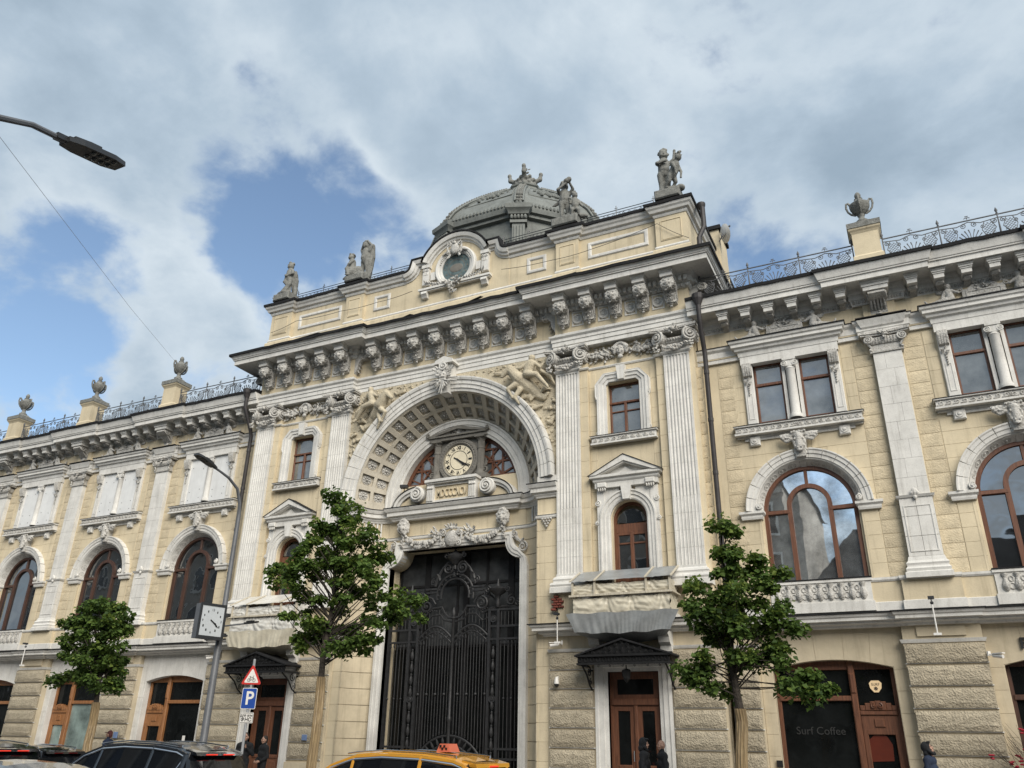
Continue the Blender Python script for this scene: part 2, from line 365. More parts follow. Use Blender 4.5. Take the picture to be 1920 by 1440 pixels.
    def leaf(s, M, ln=0.2, wd=0.1, curl=0.06, lobes=3, th=0.012):
        """acanthus-like lobed leaf growing along local +z, face to -y"""
        K = lobes * 2 + 1; L_, Rr, C = [], [], []
        for i in range(K + 1):
            t = i / K; q = wd * 0.5 * math.sin(PI * min(1, 0.12 + 0.88 * t) ** 0.8) * (1.0 if i % 2 else 0.68)
            if i == K: q = 0.004
            y = -curl * (t ** 2) * 1.6; z = ln * (t - 0.25 * t ** 4)
            L_.append((-q, y + th, z + (0.05 * ln if i % 2 else 0))); Rr.append((q, y + th, z + (0.05 * ln if i % 2 else 0))); C.append((0, y - th * 1.6, z))
        vs = [M @ Vector(p) for p in L_ + C + Rr]; k1 = K + 1
        fs = []
        for i in range(K):
            fs.append((i, k1 + i, k1 + i + 1, i + 1)); fs.append((k1 + i, 2 * k1 + i, 2 * k1 + i + 1, k1 + i + 1))
        return s.add(vs, fs)
    def rosette(s, c, rad, n=8, M=None, depth=0.05):
        q = MB()
        for i in range(n):
            a = 2 * PI * i / n
            q.ell((math.cos(a) * rad * 0.62, -depth * 0.3, math.sin(a) * rad * 0.62), (rad * 0.36, depth * 0.7, rad * 0.24), 6, 4, Matrix.Rotation(-a, 3, 'Y'))
        q.ell((0, -depth * 0.7, 0), (rad * 0.3, depth, rad * 0.3), 8, 4)
        T = Matrix.Translation(c) @ (M.to_4x4() if M is not None else Matrix.Identity(4))
        return s.merge(q, T)
    def swag(s, p0, p1, sag, r, n=14, seed=1, fat=1.6, dep=1.0):
        """hanging garland of fruit and leaves"""
        q = random.Random(seed); p0, p1 = Vector(p0), Vector(p1)
        for i in range(n + 1):
            t = i / n; p = p0.lerp(p1, t); k = 4 * t * (1 - t); p.z -= sag * k; rr = r * (0.7 + (fat - 0.7) * k)
            for j in range(3):
                a = q.uniform(0, 2 * PI)
                s.ell((p.x + math.cos(a) * rr * 0.55, p.y - q.uniform(0, rr) * 0.7 * dep, p.z + math.sin(a) * rr * 0.55), rr * q.uniform(0.42, 0.66), 5, 4)
        return s
    def cluster(s, c, ext, n, r, seed=1, leaves=0.4):
        """carved foliage and fruit filling an ellipse on the wall"""
        q = random.Random(seed)
        for i in range(n):
            a = q.uniform(0, 2 * PI); t = math.sqrt(q.random())
            x = c[0] + ext[0] * t * math.cos(a); z = c[2] + ext[2] * t * math.sin(a); y = c[1] - ext[1] * q.uniform(0.1, 1) * (1 - 0.5 * t)
            k = r * q.uniform(0.6, 1.3)
            if q.random() < leaves:
                s.leaf(Matrix.Translation((x, y, z)) @ Matrix.Rotation(-math.atan2(x - c[0], z - c[2] + 0.01) * -1 + q.uniform(-0.7, 0.7), 4, 'Y'), k * 3.2, k * 1.9, k * 0.9)
            else: s.ell((x, y, z), (k, k * 0.8, k), 6, 4)
        return s
    def wall_arch(s, x0, x1, z0, z1, cx, hw, zs, fn, zb, y, yb, n=18):
        """wall sheet with an opening: half width hw, sill zb, head fn(x) over the spring zs; reveals run back to yb"""
        o = [(x0, z0, x0, z1)]
        def q(a, b, c, d): s.add([(a, y, b), (c, y, b), (c, y, d), (a, y, d)], [(0, 1, 2, 3)])
        q(x0, z0, cx - hw, z1); q(cx + hw, z0, x1, z1)
        if zb > z0 + 1e-4: q(cx - hw, z0, cx + hw, zb)
        pts = [(cx - hw + 2 * hw * i / n) for i in range(n + 1)]
        if n > 2: pts = [cx - hw * math.cos(PI * i / n) for i in range(n + 1)]
        for a, b in zip(pts, pts[1:]):
            za, zb_ = fn(a), fn(b)
            s.add([(a, y, za), (b, y, zb_), (b, y, z1), (a, y, z1)], [(0, 1, 2, 3)])
            s.add([(a, y, za), (b, y, zb_), (b, yb, zb_), (a, yb, za)], [(3, 2, 1, 0)])
        for xx in (cx - hw, cx + hw): s.add([(xx, y, zb), (xx, y, zs), (xx, yb, zs), (xx, yb, zb)], [(0, 1, 2, 3)])
        if zb > z0 + 1e-4: s.add([(cx - hw, y, zb), (cx + hw, y, zb), (cx + hw, yb, zb), (cx - hw, yb, zb)], [(0, 1, 2, 3)])
        return s

def mesh_of(mb, m, smooth=False, angle=40):
    me = bpy.data.meshes.new('mesh'); me.from_pydata(mb.v, [], mb.f); me.update()
    if m: me.materials.append(MATS[m])
    if smooth:
        me.shade_smooth(); me.set_sharp_from_angle(angle=R(angle))
    return me
def put(name, me, parent=None, M=None):
    o = bpy.data.objects.new(name, me); col.objects.link(o)
    if parent is not None: o.parent = parent
    if M is not None: o.matrix_basis = M
    return o
def obj(name, mb, m, parent=None, smooth=False, M=None, angle=40):
    return put(name, mesh_of(mb, m, smooth, angle), parent, M)
def tag(o, label, cat, group=None, kind=None):
    o['label'] = label; o['category'] = cat
    if group: o['group'] = group
    if kind: o['kind'] = kind
    return o
def struct(o): o['kind'] = 'structure'; return o
def stuff(o): o['kind'] = 'stuff'; return o
def thing(name, label, cat, loc=(0, 0, 0), rz=0, group=None):
    o = bpy.data.objects.new(name, None); col.objects.link(o); o.location = loc; o.rotation_euler = (0, 0, rz); o.empty_display_size = 0.2
    return tag(o, label, cat, group)
def part(name, parent):
    o = bpy.data.objects.new(name, None); col.objects.link(o); o.parent = parent; o.empty_display_size = 0.1; return o
def evaluated(o):
    dg = bpy.context.evaluated_depsgraph_get(); me = bpy.data.meshes.new_from_object(o.evaluated_get(dg)); return me
def blob(mb, m, voxel=0.03, smooth=4):
    """fuse overlapping capsules and lumps into one continuous carved surface"""
    o = put('blob', mesh_of(mb, None))
    md = o.modifiers.new('r', 'REMESH'); md.mode = 'VOXEL'; md.voxel_size = voxel; md.use_smooth_shade = True
    if smooth:
        sm = o.modifiers.new('s', 'SMOOTH'); sm.factor = 0.5; sm.iterations = smooth
    me = evaluated(o); bpy.data.objects.remove(o)
    me.materials.clear(); me.materials.append(MATS[m]); me.shade_smooth(); return me
def text(body, size, m, depth=0.01, align='CENTER', bold=0.0, space=1.0):
    """lettering as flat solid letters, upright, facing -y"""
    cu = bpy.data.curves.new('t', 'FONT'); cu.body = body; cu.size = size; cu.align_x = align; cu.align_y = 'CENTER'; cu.extrude = depth / 2; cu.offset = bold; cu.space_character = space; cu.resolution_u = 3
    o = put('t', cu); me = evaluated(o); bpy.data.objects.remove(o)
    me.transform(Matrix.Rotation(R(90), 4, 'X')); me.materials.clear(); me.materials.append(MATS[m]); return me
def ragged(path, amp=.02, step=.4, seed=1):
    """break a plan path into short pieces so that sheet metal laid on it can waver"""
    o = []
    for (a, b), (c, d) in zip(path, path[1:]):
        n = max(1, int(math.hypot(c - a, d - b) / step))
        o += [(a + (c - a) * i / n, b + (d - b) * i / n) for i in range(n)]
    return o + [path[-1]]
def waver(mb, m, amp=.02, seed=1):
    q = random.Random(seed)
    for i in range(0, len(mb.v), m):
        d = q.uniform(-amp, amp)
        for j in range(i, min(i + m, len(mb.v))): x, y, z = mb.v[j]; mb.v[j] = (x, y, z + d)
    return mb
def arc(cx, cz, r, a0, a1, n): return [(cx + r * math.cos(R(a0 + (a1 - a0) * i / n)), cz + r * math.sin(R(a0 + (a1 - a0) * i / n))) for i in range(n + 1)]
def T(x, y, z): return Matrix.Translation((x, y, z))
def S(x, y, z): return Matrix.Diagonal((x, y, z, 1))
def RX(a): return Matrix.Rotation(R(a), 4, 'X')
def RY(a): return Matrix.Rotation(R(a), 4, 'Y')
def RZ(a): return Matrix.Rotation(R(a), 4, 'Z')
MIR = S(-1, 1, 1)

# rough-faced stone block, unit size, variants share mesh data
def rough_block(seed, w, h, d, m, amp=0.03, nx=7, nz=4):
    q = random.Random(seed); mb = MB(); g = {}
    for i in range(nx + 1):
        for j in range(nz + 1):
            u, v = i / nx, j / nz; e = min(u * w, (1 - u) * w, v * h, (1 - v) * h)
            y = -d + (0.0 if e > 0.02 else d * 0.45) + q.uniform(-amp, amp) * (1 if e > 0.02 else 0.2)
            g[i, j] = len(mb.v); mb.v.append((u * w - w / 2 + (q.uniform(-.3, .3) * w / nx if 0 < i < nx else 0), y, v * h - h / 2 + (q.uniform(-.3, .3) * h / nz if 0 < j < nz else 0)))
    for i in range(nx):
        for j in range(nz): mb.f.append((g[i, j], g[i + 1, j], g[i + 1, j + 1], g[i, j + 1]))
    b = len(mb.v); mb.v += [(-w / 2, 0, -h / 2), (w / 2, 0, -h / 2), (w / 2, 0, h / 2), (-w / 2, 0, h / 2)]
    mb.f.append(tuple([b, b + 1] + [g[i, 0] for i in reversed(range(nx + 1))])); mb.f.append(tuple([b + 1, b + 2] + [g[nx, j] for j in reversed(range(nz + 1))]))
    mb.f.append(tuple([b + 2, b + 3] + [g[i, nz] for i in range(nx + 1)])); mb.f.append(tuple([b + 3, b] + [g[0, j] for j in range(nz + 1)]))
    return mesh_of(mb, m)

# ================================================================ ground, street
g = MB().add([(-400, -400, 0), (400, -400, 0), (400, 400, 0), (-400, 400, 0)], [(0, 1, 2, 3)])
struct(obj('ground', g, 'asphalt'))
struct(obj('road', MB().box(-90, 90, -23.0, -8.2, -0.2, 0.004), 'asphalt'))
struct(obj('pavement', MB().box(-90, 90, -8.0, 14, -0.2, 0.15), 'paving'))
struct(obj('pavement', MB().box(-90, 90, -31, -23.2, -0.2, 0.15), 'paving'))
struct(obj('kerb', MB().box(-90, 90, -8.2, -8.0, -0.2, 0.16), 'kerb'))
struct(obj('kerb', MB().box(-90, 90, -23.2, -23.0, -0.2, 0.16), 'kerb'))
mk = MB()
for i in range(-10, 12): mk.box(i * 8, i * 8 + 3, -15.65, -15.5, 0.0, 0.008)
struct(obj('road_marking', mk, 'paint_white'))

# ================================================================ the building
B = thing('ornate_building', 'long cream and white palace-like building with arched clock portal and grey dome', 'building')
def both(name, mb, m, smooth=False, parent=None, angle=40):
    a = obj(name, mb, m, parent or B, smooth, None, angle); b = obj(name, MB().merge(mb, MIR), m, parent or B, smooth, None, angle); return a, b

def window(parent, name, boxes, panes, y, fm, gm, jit=0.5, seed=1):
    """boxes: frame bars (x0,x1,z0,z1,yo) ; panes: list of polygons in (x,z)"""
    q = random.Random(seed); W = part(name, parent)
    f = MB()
    for bx in boxes:
        if isinstance(bx, MB): f.merge(bx)
        else: f.cham(bx[0], bx[1], y + (bx[4] if len(bx) > 4 else 0), y + 0.09, bx[2], bx[3], 0.012)
    obj('frame', f, fm, W)
    for p in panes:
        if isinstance(p, tuple) and len(p) == 4: p = [(p[0], p[2]), (p[1], p[2]), (p[1], p[3]), (p[0], p[3])]
        cx = sum(a for a, b in p) / len(p); cz = sum(b for a, b in p) / len(p)
        mb = MB().extr([(a - cx, b - cz) for a, b in p], 0, 0.012)
        obj('pane', mb, gm, W, False, T(cx, y + 0.05, cz) @ RZ(q.uniform(-jit, jit)) @ RX(q.uniform(-jit, jit)))
    return W
def halfdisc(cx, cz, r0, r1, a0, a1, n=10):
    o = arc(cx, cz, r1, a0, a1, n)
    return o + (list(reversed(arc(cx, cz, r0, a0, a1, n))) if r0 > 0 else [(cx, cz)] if abs(a1 - a0) < 179 else [])

# ---- bodies behind the facades (cream side walls)
body = MB()
body.box(-10.15, 10.15, 2.2, 13, 5, 18.4); body.box(-10.15, -4.9, 0.75, 2.2, 0.15, 18.4); body.box(4.9, 10.15, 0.75, 2.2, 0.15, 18.4)
body.box(-4.9, 4.9, 1.9, 2.2, 9, 18.4); body.box(-4.9, 4.9, 0.35, 1.9, 15.7, 18.4)
body.box(-10.2, -4.9, 2.2, 13, 0.15, 5); body.box(4.9, 10.2, 2.2, 13, 0.15, 5)
obj('wall', body, 'yellow', B)

# ---- entablature of the pavilion
XB = 4.85
EP = [(-10.2, 9), (-10.2, 0), (-XB, 0), (-XB, 0.25), (XB, 0.25), (XB, 0), (10.2, 0), (10.2, 9)]
obj('architrave', MB().mold(EP, [(-.3, 15.66), (.06, 15.66), (.06, 15.83), (.09, 15.835), (.09, 16.01), (.12, 16.015), (.12, 16.13), (.19, 16.2), (.2, 16.27), (-.3, 16.27)]), 'white', B)
obj('frieze', MB().mold(EP, [(-.3, 16.275), (.0, 16.275), (.0, 17.4), (-.3, 17.4)]), 'yellow', B)
obj('frieze_moulding', MB().mold(EP, [(-.02, 16.28), (.05, 16.28), (.05, 16.35), (.02, 16.4), (-.02, 16.4)]), 'white', B)
obj('bed_moulding', MB().mold(EP, [(-.3, 17.28), (.05, 17.28), (.1, 17.34), (.12, 17.44), (.2, 17.46), (.2, 17.66), (.3, 17.74), (.34, 17.80), (-.3, 17.80)]), 'white', B)
obj('cornice', MB().mold(EP, [(-.2, 17.785), (.95, 17.785), (.95, 17.75), (.98, 17.75), (.98, 17.96), (1.03, 17.965), (1.03, 18.01), (1.06, 18.02), (1.09, 18.1), (1.15, 18.17), (1.15, 18.22), (-.25, 18.3)]), 'white', B)
fl = waver(MB().mold(ragged(EP), [(1.155, 18.13), (1.19, 18.14), (1.2, 18.26), (-.2, 18.66), (-.3, 18.3)]), 5, .022, 4)
obj('cornice_roofing', fl, 'roof', B)
# loose strips of lifted metal on the cornice edge
for x0, x1, y, dz in ((-8.9, -6.2, -1.12, .12), (-5.6, -4.4, -1.1, .08), (-2.2, -1.5, -.86, .13), (.9, 1.9, -.85, .2), (5.4, 6.2, -1.12, .09), (6.7, 8.4, -1.1, .07), (-7.6, -7.0, -1.14, .05)):
    obj('loose_flashing', MB().add([(x0, y, 18.24), (x1, y - .03, 18.24 + dz), (x1, y + .25, 18.35 + dz), (x0, y + .25, 18.33), (x0, y, 18.225), (x1, y - .03, 18.225 + dz), (x1, y + .25, 18.335 + dz), (x0, y + .25, 18.315)],
        [(0, 1, 2, 3), (7, 6, 5, 4), (0, 4, 5, 1), (1, 5, 6, 2), (2, 6, 7, 3), (3, 7, 4, 0)]), 'roof', B)
dent = MB(); eggs = MB()
def runs():
    for x0, x1, y in ((-10.3, -XB, 0), (-XB + .1, XB - .1, .25), (XB, 10.3, 0)):
        yield x0, x1, y
for x0, x1, y in runs():
    n = int((x1 - x0) / 0.19)
    for i in range(n):
        x = x0 + (i + .5) * (x1 - x0) / n
        dent.box(x - .06, x + .06, y - .33, y - .19, 17.48, 17.66)
        eggs.ell((x, y - .13, 17.36), (.065, .07, .08), 6, 4)
for s in (-1, 1):
    for i in range(20):
        y = 0.1 + i * .15; dent.box(s * 10.4, s * 10.5, y - .05, y + .05, 17.5, 17.65)
stuff(obj('dentil_course', dent, 'white', B)); stuff(obj('egg_course', eggs, 'carved', B))

# ---- lion consoles
def lion_head_mb(k=1.0):
    h = MB()
    h.ell((0, 0, 0), (.15, .14, .17)); h.ell((0, -.11, -.06), (.085, .08, .075)); h.ell((0, -.16, -.03), (.045, .04, .03)); h.ell((0, -.1, -.13), (.055, .06, .035))
    for s in (-1, 1):
        h.ell((s * .07, -.1, .06), (.05, .045, .028)); h.ell((s * .07, -.12, -.06), (.045, .04, .04)); h.ell((s * .1, -.06, -.02), (.06, .06, .06)); h.ell((s * .14, -.03, .12), (.045, .04, .045))
    q = random.Random(3)
    for i in range(22):
        a = 2 * PI * i / 22; rr = .185 + q.uniform(-.015, .02)
        h.ell((math.cos(a) * rr, .0 + q.uniform(-.05, .05), math.sin(a) * rr * 1.12 - .01), (.05, .06, .05), 6, 4)
        h.ell((math.cos(a + .14) * rr * .8, -.06, math.sin(a + .14) * rr * .95), (.035, .045, .035), 6, 4)
    o = MB(); o.merge(h, S(k, k, k)); return o
lion_me = blob(lion_head_mb(1.0), 'carved', 0.016, 1)
cap_mb = MB()
cap_mb.box(-.23, .23, -.76, -.1, -.27, -.115); cap_mb.box(-.25, .25, -.80, -.1, -.115, -.06); cap_mb.box(-.28, .28, -.84, -.1, -.06, 0.02)
cap_me = mesh_of(cap_mb, 'white')
br = MB()
prof = [(0, -.3), (-.5, -.3), (-.62, -.36), (-.66, -.48), (-.6, -.6), (-.48, -.66), (-.36, -.62), (-.26, -.66), (-.2, -.78), (-.2, -1.0), (-.14, -1.12), (0, -1.15)]
br.extr_x(prof, -.15, .15)
for s in (-1, 1):
    br.volute((s * .155, -.50, -.48), .16, 1.8, .035, s, True, 5, 12, .03, 'yz')
    br.volute((s * .155, -.14, -.94), .10, 1.6, .025, s, False, 5, 12, .02, 'yz')
    br.tube([(s * .16, -.42, -.33), (s * .18, -.3, -.55), (s * .17, -.24, -.75), (s * .17, -.2, -.9)], [.03, .035, .03, .02], 5)
for i in range(-2, 3): br.tube([(i * .06, -.25, -.74), (i * .06, -.225, -.9), (i * .055, -.2, -1.06)], [.022, .026, .018], 5)
for i in range(5): br.leaf(T((i - 2) * .075, -.2, -1.0) @ RY(180 + (i - 2) * 16), .2, .1, .07)
for i in range(3): br.leaf(T((i - 1) * .08, -.24, -1.06) @ RY(180 + (i - 1) * 25), .14, .09, .07)
br.ell((0, -.22, -1.17), .06, 8, 5); br.ell((0, -.2, -1.27), .045, 8, 5)
br.cluster((0, -.52, -.62), (.15, .16, .16), 26, .03, 3, .5); br.cluster((0, -.3, -.88), (.13, .1, .2), 26, .026, 4, .5)
br = MB().merge(br, S(1.32, 1, 1))
br_me = mesh_of(br, 'carved', True, 45)
def console(x, y, z=17.785):
    c = put('console', br_me, B, T(x, y, z)); put('cap', cap_me, c); put('lion_head', lion_me, c, T(0, -.60, -.47) @ S(1.2, 1, 1.1)); return c
for x in (.535, 1.605, 2.675, 3.745):
    console(x, .25); console(-x, .25)
CX = (5.28, 6.36, 7.44, 8.52, 9.6)
for x in CX:
    console(x, 0); console(-x, 0)
sv = MB()   # side scroll brackets at the breaks and ends of the cornice
sv.extr_x([(0, -.02), (-.6, -.02), (-.68, -.14), (-.62, -.28), (-.48, -.34), (-.34, -.3), (-.2, -.42), (-.16, -.7), (0, -.95)], -.12, .12)
for s in (-1, 1): sv.volute((s * .13, -.48, -.17), .17, 2.0, .035, s, True, 5, 12, .02, 'yz')
for i in range(3): sv.leaf(T(0, -.2 + i * .03, -.42 - i * .16) @ RY(180), .25, .2, .1)
sv_me = mesh_of(sv, 'carved', True, 45)
for x, y, a in ((-XB, .12, 90), (XB, .12, -90), (10.2, .35, 90), (-10.2, .35, -90), (10.2, 1.4, 90), (-10.2, 1.4, -90), (10.2, 2.45, 90), (-10.2, 2.45, -90)):
    put('scroll_bracket', sv_me, B, T(x, y, 17.5) @ RZ(a))
# frieze panels with discs between the consoles
pan = MB().sweepxz([(-.24, -.32), (-.24, .32), (.24, .32), (.24, -.32)], [(0, 0), (0, -.03), (-.03, -.035), (-.06, -.012), (-.06, 0)], True)
pan_me = mesh_of(pan, 'white'); 
disc = MB().lathe([(0.0, 0.05), (.05, .045), (.06, .02), (.12, .02), (.13, .05), (.17, .055), (.185, .03), (.19, 0)], 16, M=RX(90).to_3x3())
for i in range(6): disc.tube([(0, -.025, 0), (.13 * math.cos(i * PI / 3), -.03, .13 * math.sin(i * PI / 3))], .014, 4)
disc_me = mesh_of(MB().merge(disc, S(1.2, 1.3, 1.2)), 'white', True)
fx = [(-3.21 + 1.07 * i, .25) for i in range(7)] + [(s * (5.82 + 1.08 * i), 0) for s in (-1, 1) for i in range(4)]
for x, y in fx:
    p = put('frieze_panel', pan_me, B, T(x, y, 16.93)); put('disc', disc_me, p, T(0, 0, -.02))
# ---- giant pilasters
def flute_profile(w, n, cable):
    """plan outline of a pilaster face from left to right"""
    pts = [(-w / 2, .3), (-w / 2, 0)]; e = w * .06; fw = (w - 2 * e) / n; gap = fw * .24
    for i in range(n):
        a = -w / 2 + e + i * fw + gap / 2; b = a + fw - gap
        pts.append((a, 0))
        for k in range(1, 5):
            t = k / 5; d = math.sin(PI * t) * (fw - gap) * (.42 if not cable else .16)
            pts.append((a + (b - a) * t, (d if not cable else .03 - d)))
        pts.append((b, 0))
    pts += [(w / 2, 0), (w / 2, .3)]
    return pts
sh = MB(); W_ = .93
z = 7.07; k = 0
while z < 14.6:
    z1 = min(z + .578, 14.62); pr = flute_profile(W_, 7, z < 9.3)
    sh.extr_z(pr, z + .0025, z1 - .0025); z = z1; k += 1
sh.box(-W_ / 2, W_ / 2, .0, .3, 14.62, 14.72); sh.box(-W_ / 2 + .01, W_ / 2 - .01, .07, .29, 7.07, 14.65)
shaft_me = mesh_of(sh, 'white')
neck_me = mesh_of(MB().mold([(-W_ / 2, .3), (-W_ / 2, 0), (W_ / 2, 0), (W_ / 2, .3)], [(-.1, 14.70), (.03, 14.70), (.07, 14.75), (.07, 14.79), (.02, 14.83), (-.1, 14.83)]), 'white')
base_me = mesh_of(MB().mold([(-W_ / 2, .3), (-W_ / 2, 0), (W_ / 2, 0), (W_ / 2, .3)], [(-.3, 6.42), (.2, 6.42), (.2, 6.6), (.17, 6.62), (.2, 6.69), (.17, 6.76), (.1, 6.79), (.1, 6.83), (.12, 6.88), (.08, 6.95), (.02, 7.0), (.02, 7.07), (-.3, 7.07)]), 'white')
cp = MB()      # ionic capital with garland, origin at the necking (z 14.80), face y=0
cp.box(-.5, .5, -.02, .3, 0, .3)
cp.mold([(-.55, .3), (-.55, -.03), (.55, -.03), (.55, .3)], [(-.2, .28), (.02, .28), (.08, .36), (.1, .46), (-.2, .46)])
for i in range(9): cp.ell((-.4 + i * .1, -.12, .40), (.036, .05, .06), 6, 4)
aba = []
for i in range(13):
    t = i / 12; x = -.84 + 1.68 * t; aba.append((x, -.30 + .16 * math.sin(PI * t)))
cp.extr_z(aba + [(.84, .3), (-.84, .3)], .70, .76); cp.extr_z([(x * 1.04, y - .04) for x, y in aba] + [(.87, .3), (-.87, .3)], .76, .84)
for s in (-1, 1):
    v = MB().volute((0, 0, 0), .27, 2.4, .055, s, True, 6, 14, .1); v.lathe([(.25, -.25), (.25, -.02), (.2, 0.0), (0, .02)], 16, M=RX(90).to_3x3())
    cp.merge(v, T(s * .6, -.16, .47) @ RZ(s * 28)); cp.merge(v, T(s * .73, .12, .45) @ RZ(s * 88))
    cp.cluster((s * .62, -.2, .06), (.12, .1, .14), 14, .045, 5 + s)
cp.swag((-.5, -.14, .2), (.5, -.14, .2), .17, .075, 16, 4, 1.5)
cp.cluster((0, -.24, .72), (.16, .12, .17), 22, .05, 9, .5); cp.ell((0, -.3, .74), .09, 8, 5)
capital_me = mesh_of(cp, 'carved', True, 50)
PX = (5.336, 9.571)
for s in (-1, 1):
    for x in PX:
        P_ = put('pilaster', shaft_me, B, T(s * x, 0, 0)); put('necking', neck_me, P_); put('base', base_me, P_); put('capital', capital_me, P_, T(0, 0, 14.82))
# ---- pavilion bays: walls, openings
def rect(z): return lambda x: z
def arch_fn(cx, zs, r): return lambda x: zs + math.sqrt(max(0, r * r - (x - cx) ** 2))
BC = 7.46
wl = MB()
wl.wall_arch(5.5, 9.45, 11.2, 15.7, BC, .61, 14.05, rect(14.05), 12.0, .25, .62, 1)
wl.wall_arch(5.5, 9.45, 5.3, 11.2, BC + .02, .63, 8.87, arch_fn(BC + .02, 8.87, .63), 6.4, .25, .62, 16)
wl.box(4.9, 5.7, .02, .8, 5.3, 6.45); wl.box(9.3, 10.2, .02, .8, 5.3, 6.45); wl.box(10.0, 10.2, .1, .8, 6.4, 15.66)
both('wall', wl, 'yellow')
blk = {}
def ashlar(x0, x1, y, z0, z1, m='yellow', th=.014, name='ashlar_block', parent=None):
    key = (round(x1 - x0, 3), round(z1 - z0, 3), m, th)
    if key not in blk: blk[key] = mesh_of(MB().cham(-(x1 - x0) / 2 + .003, (x1 - x0) / 2 - .003, -th, .02, -(z1 - z0) / 2 + .003, (z1 - z0) / 2 - .003, .004), m)
    return put(name, blk[key], parent or B, T((x0 + x1) / 2, y, (z0 + z1) / 2))
H = .578
for s in (-1, 1):
    for i in range(14):
        z0 = 6.46 + i * H
        for a, b, y in ((5.82, 6.12, .12), (6.13, 6.40, .25), (8.50, 8.78, .25), (8.79, 9.09, .12)):
            if z0 + H < 14.75: ashlar(s * a if s > 0 else -b, s * b if s > 0 else -a, y, z0, z0 + H)
bk = MB()
bk.box(5.8, 6.125, .12, .3, 6.4, 15.0); bk.box(8.785, 9.1, .12, .3, 6.4, 15.0)
both('pier', bk, 'yellow')
both('capital_band', MB().mold([(5.8, .3), (5.8, .1), (6.125, .1), (6.125, .25), (8.785, .25), (8.785, .1), (9.1, .1), (9.1, .3)], [(-.05, 14.72), (.03, 14.72), (.06, 14.77), (.06, 14.80), (-.05, 14.83)]), 'white')
# upper window surround with ears and keystone
def ear_path(x0, x1, z0, z1, c):
    return [(x0, z0), (x0, z1 - c * 1.2), (x0 + c * .3, z1 - c), (x0 + c, z1), (x1 - c, z1), (x1 - c * .3, z1 - c), (x1, z1 - c * 1.2), (x1, z0)]
sur = MB()
pth = [(BC - .64, 11.98), (BC - .64, 13.95), (BC - .52, 14.08), (BC + .52, 14.08), (BC + .64, 13.95), (BC + .64, 11.98)]
sur.sweepxz(pth, [(0, .3), (0, .16), (.1, .15), (.12, .11), (.24, .1), (.25, .06), (.34, .06), (.36, .25)])
sur.sweepxz([(BC - 1.02, 13.4), (BC - 1.06, 13.55), (BC - 1.06, 14.0), (BC - .72, 14.42), (BC + .72, 14.42), (BC + 1.06, 14.0), (BC + 1.06, 13.55), (BC + 1.02, 13.4)], [(-.14, .25), (-.14, .1), (-.02, .05), (0, .25)])
sur.extr([(BC - .17, 14.62), (BC - .11, 14.06), (BC + .11, 14.06), (BC + .17, 14.62)], -.02, .2)
for s in (-1, 1):
    for zz in (12.1, 13.4): sur.volute((BC + s * .98, .16, zz), .09, 1.5, .025, s)
both('window_surround', sur, 'white')
def wave_sill(x0, x1, y, yo, z0, z1, m='carved', flash=True, per=.21, reps=None):
    """projecting sill with a running-wave band"""
    mb = MB().box(x0 + .05, x1 - .05, yo + .02, y, z0, z1 - .05); mb.box(x0, x1, yo - .05, y, z1 - .05, z1); mb.box(x0 + .02, x1 - .02, yo - .03, y, z0 - .03, z0 + .03)
    wv = MB(); L_ = x1 - x0 - .16; n = int(L_ / per / 2) * 2; h = (z1 - z0 - .1) * .5; c = (z0 + .03 + z1 - .05) / 2
    for i in range(n):
        sg = 1 if i < n // 2 else -1; xx = x0 + .08 + (i + .5) * L_ / n
        pts = []
        for k in range(15):
            t = k / 14; a = -PI / 2 + t * 2.4 * PI; q = h * .62 * (1 - .8 * t); pts.append((xx + sg * q * math.cos(a) * 1.1, yo + .005, c + .0 + q * math.sin(a)))
        pts = [(xx - sg * per * .52, yo + .005, c - h * .6)] + pts
        wv.tube(pts, .026, 5)
    wv.rosette(((x0 + x1) / 2, yo, c), h * .85, 6, None, .03)
    tp = MB().add([(x0 - .02, yo - .07, z1 + .002), (x1 + .02, yo - .07, z1 + .002), (x1 + .02, y, z1 + .05), (x0 - .02, y, z1 + .05), (x0 - .02, yo - .07, z1 - .012), (x1 + .02, yo - .07, z1 - .012)], [(0, 1, 2, 3), (4, 5, 1, 0)])
    return mb, wv, tp
